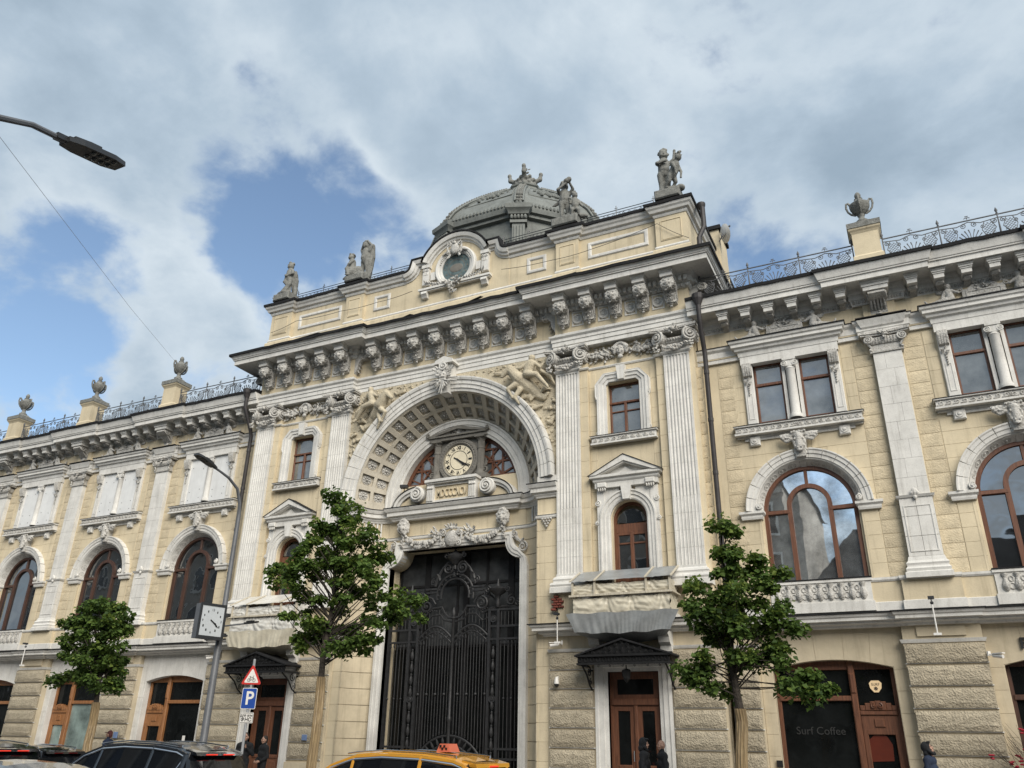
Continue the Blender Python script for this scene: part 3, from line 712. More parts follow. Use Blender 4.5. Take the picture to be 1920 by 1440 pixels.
for s in (-1, 1):
    mb, wv, tp = wave_sill(6.2, 8.7, .26, .04, 11.66, 11.96)
    Mx = Matrix.Identity(4) if s > 0 else MIR
    sl = obj('sill', MB().merge(mb, Mx), 'white', B); obj('wave_ornament', MB().merge(wv, Mx), 'carved', sl, True); obj('sill_flashing', MB().merge(tp, Mx), 'roof', sl)
    # windows
    c = s * BC
    fr = [(c - .61, c - .53, 12.0, 14.05), (c + .53, c + .61, 12.0, 14.05), (c - .61, c + .61, 13.97, 14.05), (c - .61, c + .61, 12.0, 12.07), (c - .61, c + .61, 13.26, 13.34, -.03), (c - .045, c + .045, 12.05, 13.3, -.03), (c - .53, c + .53, 12.93, 12.98)]
    pn = [(c - .54, c + .54, 13.33, 13.98), (c - .54, c - .04, 12.97, 13.27), (c + .04, c + .54, 12.97, 13.27), (c - .54, c - .04, 12.06, 12.94), (c + .04, c + .54, 12.06, 12.94)]
    window(B, 'window', fr, pn, .46, 'wood', 'glass_grey', .5, 5)
    c = s * (BC + .02); r = .63
    ring = MB().sweepxz([(c - r, 6.4), (c - r, 8.87)] + list(reversed(arc(c, 8.87, r, 0, 180, 16)))[1:] + [(c + r, 6.4)], [(0, .55), (0, .44), (-.09, .43), (-.1, .55)])
    fr = [ring, (c - .55, c + .55, 8.42, 8.74), (c - .06, c + .06, 6.4, 8.45, -.03), (c - .55, c - .47, 6.4, 8.42), (c + .47, c + .55, 6.4, 8.42), (c - .5, c + .5, 8.02, 8.08), (c - .5, c + .5, 8.34, 8.43), (c - .5, c + .5, 6.4, 6.9)]
    pn = [[(x, zz) for x, zz in halfdisc(c, 8.74, 0, .53, 8, 172)], (c - .48, c - .05, 8.07, 8.35), (c + .05, c + .48, 8.07, 8.35), (c - .48, c - .05, 6.9, 8.03), (c + .05, c + .48, 6.9, 8.03)]
    window(B, 'balcony_window', fr, pn, .46, 'wood', 'glass', .5, 6)
# lower window surround, pediment
lw = MB(); c = BC + .02
lw.sweepxz([(c - .66, 6.4), (c - .66, 8.87)] + list(reversed(arc(c, 8.87, .66, 0, 180, 18)))[1:] + [(c + .66, 6.4)], [(0, .4), (0, .16), (.05, .13), (.15, .13), (.17, .09), (.27, .09), (.29, .05), (.34, .05), (.36, .25)])
lw.box(c - 1.1, c - .84, .1, .3, 6.4, 9.9); lw.box(c + .84, c + 1.1, .1, .3, 6.4, 9.9)
lw.extr([(c - 1.1, 9.0), (c - .78, 9.42), (c - .3, 9.66), (c - .3, 10.0), (c - 1.1, 10.0)], .14, .3); lw.extr([(c + 1.1, 9.0), (c + 1.1, 10.0), (c + .3, 10.0), (c + .3, 9.66), (c + .78, 9.42)], .14, .3)
lw.extr([(c - .19, 10.02), (c - .12, 9.5), (c + .12, 9.5), (c + .19, 10.02)], -.02, .2)
for s in (-1, 1):
    lw.volute((c + s * 1.08, .1, 9.45), .11, 1.6, .03, s); lw.volute((c + s * 1.1, .1, 8.75), .08, 1.5, .025, -s)
    lw.cham(c + s * .88 - .17, c + s * .88 + .17, -.06, .2, 9.98, 10.16, .03)
    for i in range(4): lw.ell((c + s * .88 - .12 + i * .08, 0, 9.92), (.03, .05, .07), 6, 4)
lw.box(c - 1.14, c + 1.14, .02, .3, 9.98, 10.17)
lw.mold([(c - 1.14, .3), (c - 1.14, .02), (c + 1.14, .02), (c + 1.14, .3)], [(-.1, 10.17), (.02, 10.17), (.06, 10.22), (.06, 10.30), (.15, 10.33), (.15, 10.42), (-.1, 10.44)])
zb = 10.44
for s in (-1, 1):
    a = (c + s * 1.3, zb); b = (c, 11.06)
    poly = [(c + s * 1.32, zb - .02), (c, 11.08), (c, 10.86), (c + s * 1.05, zb - .02)]
    lw.extr(poly if s < 0 else list(reversed(poly)), -.16, .25)
    poly = [(c + s * 1.05, zb - .01), (c, 10.87), (c, 10.8), (c + s * .92, zb - .01)]
    lw.extr(poly if s < 0 else list(reversed(poly)), -.10, .25)
lw.extr([(c - .95, zb), (c + .95, zb), (c, 10.82)], .1, .25)
lw.extr([(c - .3, zb), (c + .3, zb), (c, 10.68)], .04, .25)
both('window_pediment', lw, 'white')
pr = MB()
for s in (-1, 1): pr.add([(c + s * 1.36, -.19, zb - .03), (c, -.19, 11.10), (c, .25, 11.12), (c + s * 1.36, .25, zb - .01), (c + s * 1.36, -.19, zb - .05), (c, -.19, 11.08)], [(0, 1, 2, 3), (4, 5, 1, 0)])
both('pediment_flashing', pr, 'roof')
# carved panels between the capitals
cw = MB()
cc = (BC, .2, 15.3)
for s in (-1, 1):
    cw = MB(); cw.cluster((BC + s * .85, .22, 15.28), (.6, .12, .28), 60, .05, 21 + s, .55)
    cw.swag((BC + s * 1.5, .16, 15.45), (BC + s * .35, .16, 15.3), .18, .08, 12, 3)
    for i in range(5): cw.leaf(T(BC + s * (.45 + i * .16), .14, 15.24 + i * .02) @ RY(s * (50 + 12 * i)), .34, .16, .09)
    both('carved_festoon', cw, 'carved', True)
fm = MB(); fm.ell((0, 0, 0), (.15, .13, .2)); fm.ell((0, -.12, -.01), (.03, .04, .06)); fm.ell((0, -.1, -.1), (.05, .04, .02))
for s in (-1, 1): fm.ell((s * .06, -.11, .05), (.03, .02, .015)); fm.ell((s * .07, -.08, -.05), (.05, .05, .05)); fm.volute((s * .22, -.04, .1), .1, 1.5, .035, s); fm.ell((s * .2, 0, .05), (.08, .08, .18))
for i in range(9): fm.ell((math.cos(PI * i / 8) * .17, -.05, .1 + math.sin(PI * i / 8) * .15), .055, 6, 4)
for i in range(5): fm.leaf(T((i - 2) * .07, -.06, .22) @ RY((i - 2) * 22), .2, .1, .05)
fm.ell((0, -.04, -.24), (.1, .07, .07))
face_me = blob(fm, 'carved', 0.014, 1)
for s in (-1, 1): put('mask', face_me, B, T(s * BC, .12, 15.28) @ S(1.15, 1.1, 1.15))

# ================================================================ portal
AZ = 10.65                                   # arch centre height
sp = MB().wall_arch(-4.9, 4.9, AZ, 15.68, 0, 4.6, AZ, arch_fn(0, AZ, 4.6), AZ, .2, .3, 40)
obj('spandrel', sp, 'relief', B)
NV = 29; st = 180.0 / NV
vo = MB().sweepxz(list(reversed(arc(0, 0, 4.15, -st / 2 + .025, st / 2 - .025, 3))), [(0, .06), (0, -.02), (.11, -.04), (.13, -.08), (.27, -.085), (.29, -.12), (.43, -.125), (.46, -.17), (.55, -.2), (.6, -.2), (.62, .25)])
vo_me = mesh_of(vo, 'white')
for i in range(NV): put('voussoir', vo_me, B, T(0, 0, AZ) @ RY(-(i + .5) * st))
# coffered splayed soffit
R0, R1, Y0, Y1 = 4.15, 3.32, .03, 1.12
def SP(a, t, d=0.0):
    r = R0 + (R1 - R0) * t + d * .79; y = Y0 + (Y1 - Y0) * t + d * .61
    return (r * math.cos(a), y, AZ + r * math.sin(a))
sf = MB(); NC = 19; rs_pos = []
us = lambda i, k: PI * (i + (.17 if k == 0 else .83)) / NC
ts = [0, .07, .45, .55, .93, 1]
for i in range(NC):
    a_ = [PI * i / NC, us(i, 0), us(i, 1), PI * (i + 1) / NC]
    for ia in range(3):
        for it in range(5):
            q = [(a_[ia], ts[it]), (a_[ia + 1], ts[it]), (a_[ia + 1], ts[it + 1]), (a_[ia], ts[it + 1])]
            if ia == 1 and it in (1, 3):
                o = [SP(*p) for p in q]; dd = [SP(p[0], p[1], .13) for p in q]
                k = len(sf.v); sf.v += o + dd
                for j in range(4): sf.f.append((k + j, k + (j + 1) % 4, k + 4 + (j + 1) % 4, k + 4 + j))
                sf.f.append((k + 4, k + 5, k + 6, k + 7))
                rs_pos.append(((a_[1] + a_[2]) / 2, (ts[it] + ts[it + 1]) / 2))
            else: sf.add([SP(*p) for p in q], [(0, 1, 2, 3)])
for a in (0, PI): sf.add([SP(a, 0), SP(a, 1), (SP(a, 1)[0], SP(a, 1)[1], 10.3), (SP(a, 0)[0], SP(a, 0)[1], 10.3)], [(0, 1, 2, 3)])
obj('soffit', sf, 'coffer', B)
ro = MB().rosette((0, 0, 0), .185, 8, None, .07); ro.lathe([(.0, .03), (.2, .03), (.2, 0)], 8, M=RX(90).to_3x3())
ro_me = mesh_of(ro, 'carved', True, 50)
for a, t in rs_pos:
    c = Vector(SP(a, t, .125)); nrm = -Vector((math.cos(a) * .79, .61, math.sin(a) * .79)); tg = Vector((-math.sin(a), 0, math.cos(a))); bi = (-nrm).cross(tg)
    put('rosette', ro_me, B, T(*c) @ Matrix(((tg.x, -nrm.x, bi.x, 0), (tg.y, -nrm.y, bi.y, 0), (tg.z, -nrm.z, bi.z, 0), (0, 0, 0, 1))))
# inner arch and lunette
ia = MB().sweepxz([(-2.76, AZ - .3)] + list(reversed(arc(0, AZ, 2.76, 0, 180, 40))) + [(2.76, AZ - .3)], [(0, 1.6), (0, 1.17), (.1, 1.14), (.12, 1.10), (.3, 1.09), (.32, 1.05), (.47, 1.04), (.5, 1.0), (.56, 1.0), (.58, 1.2)])
obj('inner_arch', ia, 'white', B)
obj('wall', MB().box(-4.6, 4.6, 1.3, 1.5, 9.9, 11.42), 'yellow', B)
LY = 1.5
def lun(fr_r): return [(-fr_r, 11.42)] + [(x, zz) for x, zz in reversed(arc(0, AZ, 2.74, 17, 163, 20))] + [(fr_r, 11.42)]
f = MB().sweepxz(list(reversed(arc(0, AZ, 2.7, 15, 165, 24))), [(.05, LY + .1), (.05, LY - .05), (-.1, LY - .05), (-.1, LY + .1)])
f.sweepxz(list(reversed(arc(0, AZ, 2.05, 20, 160, 24))), [(.03, LY + .05), (.03, LY - .03), (-.04, LY - .03), (-.04, LY + .05)])
for a in (25, 38, 50, 62, 75, 90, 105, 118, 130, 142, 155):
    d = (math.cos(R(a)), math.sin(R(a))); f.tube([(d[0] * 1.3, LY, AZ + d[1] * 1.3), (d[0] * 2.68, LY, AZ + d[1] * 2.68)], .045, 4)
for zz in (11.46, 12.05, 12.6): f.box(-2.6, 2.6, LY - .03, LY + .04, zz, zz + .07)
for x in (-1.9, 1.9, -1.45, 1.45): f.box(x - .035, x + .035, LY - .03, LY + .04, 11.45, 12.6)
LW = part('lunette_window', B)
obj('frame', f, 'wood', LW)
for s in (-1, 1):
    pl = [(s * 0.05, 11.45)] + [(s * x, zz) for x, zz in arc(0, AZ, 2.66, 18, 89, 10)]
    obj('pane', MB().extr(pl if s < 0 else list(reversed(pl)), LY + .03, LY + .045), 'glass_grey', LW)
# clock aedicule
ck = part('clock', B)
cb = MB(); CY = 1.28
cb.box(-.86, .86, CY, CY + .2, 11.5, 13.15)
cb.box(-1.42, 1.42, CY - .26, CY + .1, 11.34, 11.52); cb.box(-1.36, 1.36, CY - .2, CY + .1, 11.24, 11.34)
cb.box(-1.36, 1.36, CY - .2, CY + .1, 13.16, 13.3); cb.box(-1.42, 1.42, CY - .27, CY + .1, 13.3, 13.36)
for s in (-1, 1):
    poly = [(s * 1.5, 13.36), (0, 13.72), (0, 13.58), (s * 1.1, 13.36)]
    cb.extr(poly if s < 0 else list(reversed(poly)), CY - .28, CY + .1)
    cb.volute((s * 1.42, CY - .28, 13.42), .1, 1.6, .03, s); cb.volute((s * 1.22, CY - .02, 11.75), .17, 1.7, .05, s); cb.leaf(T(s * 1.2, CY, 11.9) @ RY(s * 15), .4, .22, .1)
cb.extr([(-1.2, 13.36), (1.2, 13.36), (0, 13.66)], CY - .1, CY + .1)
cb.cluster((0, CY - .14, 13.5), (.4, .1, .1), 24, .035, 8)
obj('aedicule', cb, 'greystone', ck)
cl = MB()
cl.lathe([(.2, 11.52), (.2, 11.62), (.17, 11.66), (.17, 11.72), (.15, 11.74)], 14)
for k in range(14):
    a = 2 * PI * k / 14; cl.tube([(.125 * math.cos(a), .125 * math.sin(a), 11.72), (.12 * math.cos(a), .12 * math.sin(a), 12.95)], .032, 5)
cl.lathe([(.125, 11.7), (.12, 12.95), (.15, 12.97), (.15, 13.0)], 12); cl.lathe([(.16, 12.62), (.175, 12.66), (.16, 12.70)], 12)
cl.lathe([(.13, 13.0), (.16, 13.06), (.22, 13.1)], 12); cl.box(-.22, .22, -.22, .22, 13.1, 13.16)
for k in range(8): cl.leaf(T(0, 0, 12.98) @ RZ(k * 45) @ T(0, -.13, 0), .14, .09, .06)
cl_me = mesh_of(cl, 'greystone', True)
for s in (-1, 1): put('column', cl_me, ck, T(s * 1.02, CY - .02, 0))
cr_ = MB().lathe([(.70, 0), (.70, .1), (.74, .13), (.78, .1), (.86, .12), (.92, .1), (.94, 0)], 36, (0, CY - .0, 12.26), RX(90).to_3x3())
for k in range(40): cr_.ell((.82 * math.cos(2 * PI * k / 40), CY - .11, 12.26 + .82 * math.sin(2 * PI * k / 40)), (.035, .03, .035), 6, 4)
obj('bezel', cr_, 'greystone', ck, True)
obj('dial', MB().lathe([(.71, 0), (.71, .05), (0, .052)], 40, (0, CY, 12.26), RX(90).to_3x3()), 'clockface', ck)
rg = MB()
for rr in (.665, .40): rg.lathe([(rr - .012, .056), (rr + .012, .056)], 48, (0, CY, 12.26), RX(90).to_3x3(), cap=False)
for k in range(60):
    a = 2 * PI * k / 60
    if k % 5 == 2: rg.lathe([(0, .057), (.016, .057)], 8, (.53 * math.cos(a), CY, 12.26 + .53 * math.sin(a)), RX(90).to_3x3())
obj('minute_ring', rg, 'black', ck)
for k, nm in enumerate(('XII', 'I', 'II', 'III', 'IV', 'V', 'VI', 'VII', 'VIII', 'IX', 'X', 'XI')):
    a = k * 30; put('numeral', text(nm, .19, 'black', .006, bold=.004, space=.85), ck, T(.53 * math.sin(R(a)), CY - .058, 12.26 + .53 * math.cos(R(a))) @ RY(a) @ S(.9, 1, 1.15))
hd = MB()
def hand(mb, c, y, ang, ln, wd, tail):
    d = Vector((math.sin(R(ang)), 0, math.cos(R(ang)))); n_ = Vector((d.z, 0, -d.x)); c = Vector((c[0], y, c[1]))
    pts = [c - d * tail + n_ * wd, c - d * tail - n_ * wd, c + d * ln * .62 - n_ * wd, c + d * ln * .68 - n_ * wd * 2, c + d * ln, c + d * ln * .68 + n_ * wd * 2, c + d * ln * .62 + n_ * wd]
    o = len(mb.v); mb.v += [tuple(p) for p in pts] + [tuple(p + Vector((0, .01, 0))) for p in pts]; k = len(pts)
    mb.f += [tuple(o + i for i in range(k)), tuple(o + k + i for i in reversed(range(k)))] + [(o + i, o + (i + 1) % k, o + k + (i + 1) % k, o + k + i) for i in range(k)]
hand(hd, (0, 12.26), CY - .075, 121, .58, .026, .26); hand(hd, (0, 12.26), CY - .09, 129, .40, .032, .12)
obj('hands', hd, 'black', ck)
# ---- niche: concave jambs, impost, lintel entablature
GA = [(-3.0 - 1.05 * math.cos(R(a)), .12 + 1.05 * math.sin(R(a))) for a in range(0, 91, 9)]
PP = [(-4.9, .12)] + GA + [(-x, y) for x, y in reversed(GA)] + [(4.9, .12)]
PE = [(-4.9, .12)] + GA[:-1] + [(-3.0, 1.17), (-2.82, 1.17), (-2.82, .98), (2.82, .98), (2.82, 1.17), (3.0, 1.17)] + [(-x, y) for x, y in reversed(GA[:-1])] + [(4.9, .12)]
obj('niche_wall', MB().mold([(-4.95, .16), (-4.05, .16)] + [(x - .0, y + .04) for x, y in GA[1:]] + [(-x, y + .04) for x, y in reversed(GA[1:])] + [(4.05, .16), (4.95, .16)], [(0, 8.9), (0, 9.96)], cap=False), 'yellow', B)
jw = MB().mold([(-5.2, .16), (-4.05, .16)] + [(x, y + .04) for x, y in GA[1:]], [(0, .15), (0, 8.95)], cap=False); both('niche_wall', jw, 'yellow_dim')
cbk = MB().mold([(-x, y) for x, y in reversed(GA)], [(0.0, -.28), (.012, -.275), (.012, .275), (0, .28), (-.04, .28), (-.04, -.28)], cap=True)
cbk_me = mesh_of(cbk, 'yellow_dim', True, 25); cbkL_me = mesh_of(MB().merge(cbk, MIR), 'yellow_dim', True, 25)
for i in range(15):
    zc = .6 + i * H + H / 2
    if zc < 9.1:
        put('niche_block', cbk_me, B, T(0, 0, zc)); put('niche_block', cbkL_me, B, T(0, 0, zc))
        for s in (-1, 1):
            a, b = (4.06, 4.56) if zc < 5.4 else (4.06, 4.86)
            ashlar(s * a if s > 0 else -b, s * b if s > 0 else -a, .155, zc - H / 2, zc + H / 2, 'yellow')
ent = MB().mold(PE, [(-.3, 9.9), (.03, 9.9), (.05, 9.95), (.1, 10.0), (.1, 10.05), (.2, 10.08), (.2, 10.22), (.25, 10.25), (.31, 10.36), (.31, 10.40), (-.35, 10.46)])
obj('impost_cornice', ent, 'white', B)
obj('impost_flashing', MB().mold(PE, [(.315, 10.38), (.33, 10.385), (.33, 10.415), (-.1, 10.49), (-.35, 10.475)]), 'roof', B)
both('impost_block', MB().box(4.12, 4.86, -.02, .3, 10.45, 10.68), 'white')
obj('lintel_moulding', MB().mold(PP, [(-.05, 9.14), (.03, 9.14), (.05, 9.18), (.05, 9.24), (.08, 9.26), (-.05, 9.3)]), 'white', B)
pd = MB()
for i in range(4):
    for j in range(4 - i): pd.ell((4.45 + (j - (3 - i) / 2) * .11, .06, 9.1 - i * .09), (.05, .06, .045), 6, 4)
both('pendant', pd, 'carved', True)
fls = MB()
for i in range(6):
    a = 20 + i * 9; x = 3.0 + 1.03 * math.cos(R(a)); y = .12 + 1.03 * math.sin(R(a)); fls.tube([(x, y, 9.34), (x, y, 9.88)], .04, 5)
both('flute_panel', fls, 'white', True)
# gate opening
def gfn(x):
    ax = abs(x)
    return 8.68 if ax <= 2.3 else 8.68 - math.sqrt(max(0, .65 ** 2 - (2.95 - ax) ** 2))
gw = MB().wall_arch(-3.1, 3.1, .15, 9.95, 0, 2.92, gfn(2.92), gfn, .15, 1.17, 1.9, 60)
obj('wall', gw, 'yellow', B)
go = [(-2.92, .15), (-2.92, 8.03)] + arc(-2.95, 8.68, .65, -88, 0, 8) + [(2.3, 8.68)] + arc(2.95, 8.68, .65, 180, 268, 8)[1:] + [(2.92, 8.03), (2.92, .15)]
obj('gate_surround', MB().sweepxz(go, [(0, 1.5), (0, 1.06), (.09, 1.05), (.1, 1.01), (.22, 1.0), (.23, .97), (.33, .97), (.36, 1.2)]), 'white', B)
for s in (-1, 1):
    cs = MB()
    cs.volute((s * 2.72, 1.02, 8.92), .16, 1.7, .04, s); cs.volute((s * 3.05, 1.04, 8.42), .2, 1.7, .045, -s)
    cs.tube([(s * 2.74, 1.05, 8.95), (s * 2.82, 1.02, 8.75), (s * 2.95, 1.04, 8.62), (s * 3.1, 1.06, 8.55)], [.05, .07, .06, .05], 6)
    cs.leaf(T(s * 2.85, 1.0, 8.65) @ RY(s * -30), .3, .15, .08); cs.leaf(T(s * 2.95, 1.0, 8.6) @ RY(s * 60), .3, .15, .08)
    obj('corner_scroll', cs, 'carved', B, True)
# garlands, lion masks, cartouche over the gate
for s in (-1, 1):
    gl = MB().swag((s * 2.25, .98, 9.3), (s * .55, .98, 9.15), .42, .115, 20, 11, 1.35)
    gl.cluster((s * .75, 1.0, 9.2), (.3, .14, .2), 26, .055, 13); gl.swag((s * 2.25, .96, 9.32), (s * 2.3, .96, 8.85), 0, .1, 6, 17, .8)
    obj('garland', gl, 'carved', B, True)
ca = MB()
ca.ell((0, .98, 8.98), (.34, .12, .34), 12, 8)
for s in (-1, 1):
    ca.volute((s * .38, .92, 9.2), .14, 1.6, .045, s); ca.volute((s * .34, .9, 8.76), .12, 1.6, .04, -s); ca.tube([(s * .45, .95, 9.25), (s * .47, .9, 9.0), (s * .4, .92, 8.8)], .045, 6)
    ca.tube([(0, .95, 9.42), (s * .25, .93, 9.36), (s * .5, .95, 9.34)], [.06, .05, .03], 6)
for i in range(5): ca.leaf(T((i - 2) * .06, .92, 9.36) @ RY((i - 2) * 24), .28, .14, .07)
ca.ell((0, .9, 9.38), .08)
obj('cartouche', ca, 'carved', B, True)
for s in (-1, 1): put('lion_mask', lion_me, B, T(s * 2.25, .93, 9.62) @ S(1.25, 1.3, 1.45))
# broken scroll pediment with the date
sx = MB()
for s in (-1, 1):
    pth = [(s * 2.82, 10.44)]
    for i in range(9):
        a = R(8 + i * 9.4); pth.append((s * (1.5 + 1.28 * math.cos(a)), 10.36 + .86 * math.sin(a)))
    if s > 0: pth = list(reversed(pth))
    sx.sweepxz(pth, [(0, .72), (0, 1.3), (-.26, 1.3), (-.26, .86), (-.17, .85), (-.15, .78), (-.05, .76)] if True else None)
    sx.lathe([(0, -.04), (.1, -.04), (.12, 0), (.30, 0), (.33, .04), (.33, .5)], 22, (s * 1.6, .70, 10.86), RX(-90).to_3x3())
    sx.volute((s * 1.6, .68, 10.86), .28, 2.2, .05, s, True, 6, 14, .08)
    sx.box(s * .96 - .16, s * .96 + .16, .72, 1.3, 10.44, 11.2)
    for i in range(4): sx.box(s * .96 - .13 + i * .075, s * .96 - .09 + i * .075, .68, .73, 10.5, 10.95)
    for i in range(3): sx.ell((s * .96 - .1 + i * .1, .69, 11.04), (.055, .05, .06), 6, 4)
sx.box(-1.12, 1.12, .66, 1.35, 11.2, 11.26); sx.box(-1.18, 1.18, .60, 1.35, 11.26, 11.36)
sx.box(-.8, .8, .78, 1.3, 10.44, 10.53); sx.box(-.8, .8, .78, 1.3, 11.1, 11.2)
obj('scroll_pediment', sx, 'white', B, True, angle=35)
obj('tympanum', MB().extr([(-2.7, 10.44), (2.7, 10.44), (1.6, 11.1), (-1.6, 11.1)], .95, 1.3), 'yellow', B)
ins = obj('inscription_panel', MB().box(-.8, .8, .84, 1.0, 10.5, 11.12), 'yellow', B)
put('inscription', text('MDCCCXCV', .5, 'yellow', .10, space=.95, bold=.004), ins, T(0, .82, 10.8) @ S(.50, 1, .95))
put('floodlight', mesh_of(MB().box(-.16, .16, -.12, .1, 0, .12).tube([(0, 0, 0), (0, .05, -.15)], .02, 5), 'black'), B, T(-2.35, .9, 11.25) @ RZ(20))
# keystone with river-god mask
ky = MB()
ky.extr([(-.34, 15.95), (-.2, 14.7), (.2, 14.7), (.34, 15.95)], -.22, .3)
ky.extr([(-.46, 15.98), (.46, 15.98), (.4, 16.14), (0, 16.3), (-.4, 16.14)], -.38, .2)
ky.volute((0, -.36, 15.85), .2, 1.8, .05, 1)
for i in range(7): ky.leaf(T((i - 3) * .09, -.3, 15.7) @ RY((i - 3) * 24), .34, .16, .1)
obj('keystone', ky, 'white', B, True, angle=35)
km = MB(); q = random.Random(2)
km.ell((0, 0, .1), (.17, .15, .22)); km.ell((0, -.14, .08), (.04, .05, .08))
for s in (-1, 1): km.ell((s * .08, -.12, .16), (.05, .03, .025)); km.ell((s * .09, -.1, .03), (.06, .06, .05))
for i in range(30):
    a = q.uniform(PI * 1.05, PI * 1.95); l_ = q.uniform(.25, .75); km.caps((q.uniform(-.1, .1), -.06, -.05), (math.cos(a) * l_ * .55, -.08 + q.uniform(-.08, .05), math.sin(a) * l_ * .95 - .02), .05, .025, 6)
for i in range(16):
    a = q.uniform(-.2, PI + .2); km.caps((math.cos(a) * .15, 0, .12 + math.sin(a) * .15), (math.cos(a) * .36, -.05, .12 + math.sin(a) * .34), .05, .03, 6)
for s in (-1, 1): km.caps((s * .25, 0, -.1), (s * .62, .02, -.18), .05, .025, 6); km.caps((s * .3, 0, 0), (s * .66, .02, -.02), .045, .02, 6)
put('keystone_mask', blob(km, 'carved', .016, 1), B, T(0, -.32, 15.3))
# spandrel riders: one carved relief each side
def rider():
    h = MB()
    h.caps((3.72, .18, 14.4), (3.35, -.02, 14.72), .3, .3); h.caps((3.35, -.12, 14.75), (3.02, -.22, 15.15), .27, .19)        # chest, neck
    h.caps((3.02, -.26, 15.2), (2.72, -.28, 14.93), .15, .085); h.ell((2.70, -.28, 14.9), (.09, .08, .08)); h.caps((3.06, -.2, 15.28), (3.04, -.2, 15.4), .05, .02)
    for i in range(7): h.ell((3.12 + i * .07, -.14, 15.26 - i * .09), (.1, .08, .09), 6, 4)                                      # mane
    h.caps((3.25, -.2, 14.5), (2.95, -.3, 14.3), .13, .08); h.caps((2.95, -.3, 14.3), (3.12, -.24, 13.98), .075, .05); h.ell((3.14, -.24, 13.94), .07)
    h.caps((3.4, -.1, 14.3), (3.22, -.22, 13.95), .12, .075); h.caps((3.22, -.22, 13.95), (3.38, -.16, 13.68), .07, .05)
    h.caps((3.85, .22, 14.3), (4.2, .26, 13.9), .26, .14)
    h.caps((3.72, -.12, 14.9), (3.86, -.14, 15.28), .2, .19); h.ell((3.9, -.18, 15.53), (.12, .12, .14)); h.ell((3.92, -.12, 15.56), (.13, .11, .13))
    h.caps((3.7, -.2, 15.28), (3.45, -.26, 15.12), .085, .065); h.caps((3.45, -.26, 15.12), (3.25, -.26, 15.2), .06, .045)
    h.caps((4.02, -.14, 15.32), (4.25, -.1, 15.1), .085, .065); h.caps((4.25, -.1, 15.1), (4.4, -.06, 15.3), .06, .045)
    h.caps((3.72, -.22, 14.85), (4.15, -.24, 14.75), .15, .12); h.caps((4.15, -.24, 14.75), (4.55, -.12, 14.25), .11, .065); h.caps((4.55, -.14, 14.25), (4.62, -.2, 14.15), .06, .05)
    q = random.Random(5)
    for i in range(26):   # drapery and waves
        x = q.uniform(3.5, 4.8); zz = q.uniform(12.6, 14.3)
        if math.hypot(x, zz - AZ) < 4.85: continue
        h.caps((x, .14, zz), (x + q.uniform(-.28, .28), .12, zz + q.uniform(-.15, .2)), q.uniform(.05, .12), q.uniform(.03, .07), 6)
    for i in range(12): h.caps((4.1 + .05 * i, -.02, 15.1 - .04 * i), (4.35 + .04 * i, .1, 15.0 - .06 * i), .07, .04, 6)
    return h
rm = rider()
put('rider_relief', blob(rm, 'relief', .03, 2), B); put('rider_relief', blob(MB().merge(rm, MIR), 'relief', .03, 2), B, T(.18, 0, -.02))
rl = MB(); q = random.Random(6)
for i in range(420):
    x = q.uniform(1.2, 4.85); zz = q.uniform(11.0, 15.6); d = math.hypot(x, zz - AZ)
    if d < 4.82: continue
    k = q.uniform(.03, .07); rl.ell((x, .2, zz), (k * q.uniform(.8, 2.2), .06, k), 6, 4, Matrix.Rotation(q.uniform(-.8, .8), 3, 'Y'))
rl.caps((2.2, .16, 15.3), (2.55, .14, 15.22), .09, .05, 6); rl.caps((2.55, .14, 15.22), (2.7, .16, 15.34), .06, .03, 6)
ra, rb = both('rock_relief', rl, 'relief', True); stuff(ra); stuff(rb)

# ================================================================ iron gate behind the portal
G = thing('iron_gate', 'tall black wrought-iron gate filling the central portal', 'gate', (0, 1.42, .15))
GY = 0.0
def gb(name, mb, smooth=True): return obj(name, mb, 'gate_iron', G, smooth)
def vb(x, z0, z1, r=.018): return MB().tube([(x, 0, z0), (x, 0, z1)], r, 5)
def Z(z): return z - .15
fr = MB()
for s in (-1, 1):
    for x in (1.55, 1.92): fr.box(s * x - .05, s * x + .05, -.06, .06, 0, Z(6.25))
    fr.box(s * 2.86 - .05, s * 2.86 + .05, -.06, .06, 0, Z(6.2))
    for zz in (.3, 1.0, 1.32, 5.0, 5.45, 6.05): fr.box(s * 1.5, s * 2.88, -.05, .05, zz, zz + .07)
for zz in (.25,): fr.box(-1.5, 1.5, -.05, .05, zz, zz + .12)
fr.box(-2.95, 2.95, -.35, .1, 0, .28)
gb('gate_frame', fr, False)
gb('centre_post', MB().lathe([(.09, .2), (.075, .6), (.09, .62), (.09, .7), (.07, .75), (.065, 2.2), (.085, 2.25), (.085, 2.35), (.06, 2.4), (.06, 5.8), (.1, 5.85), (.06, 5.9), (.09, 6.05), (.02, 6.25)], 10, (0, -.03, 0)))
bar = MB()
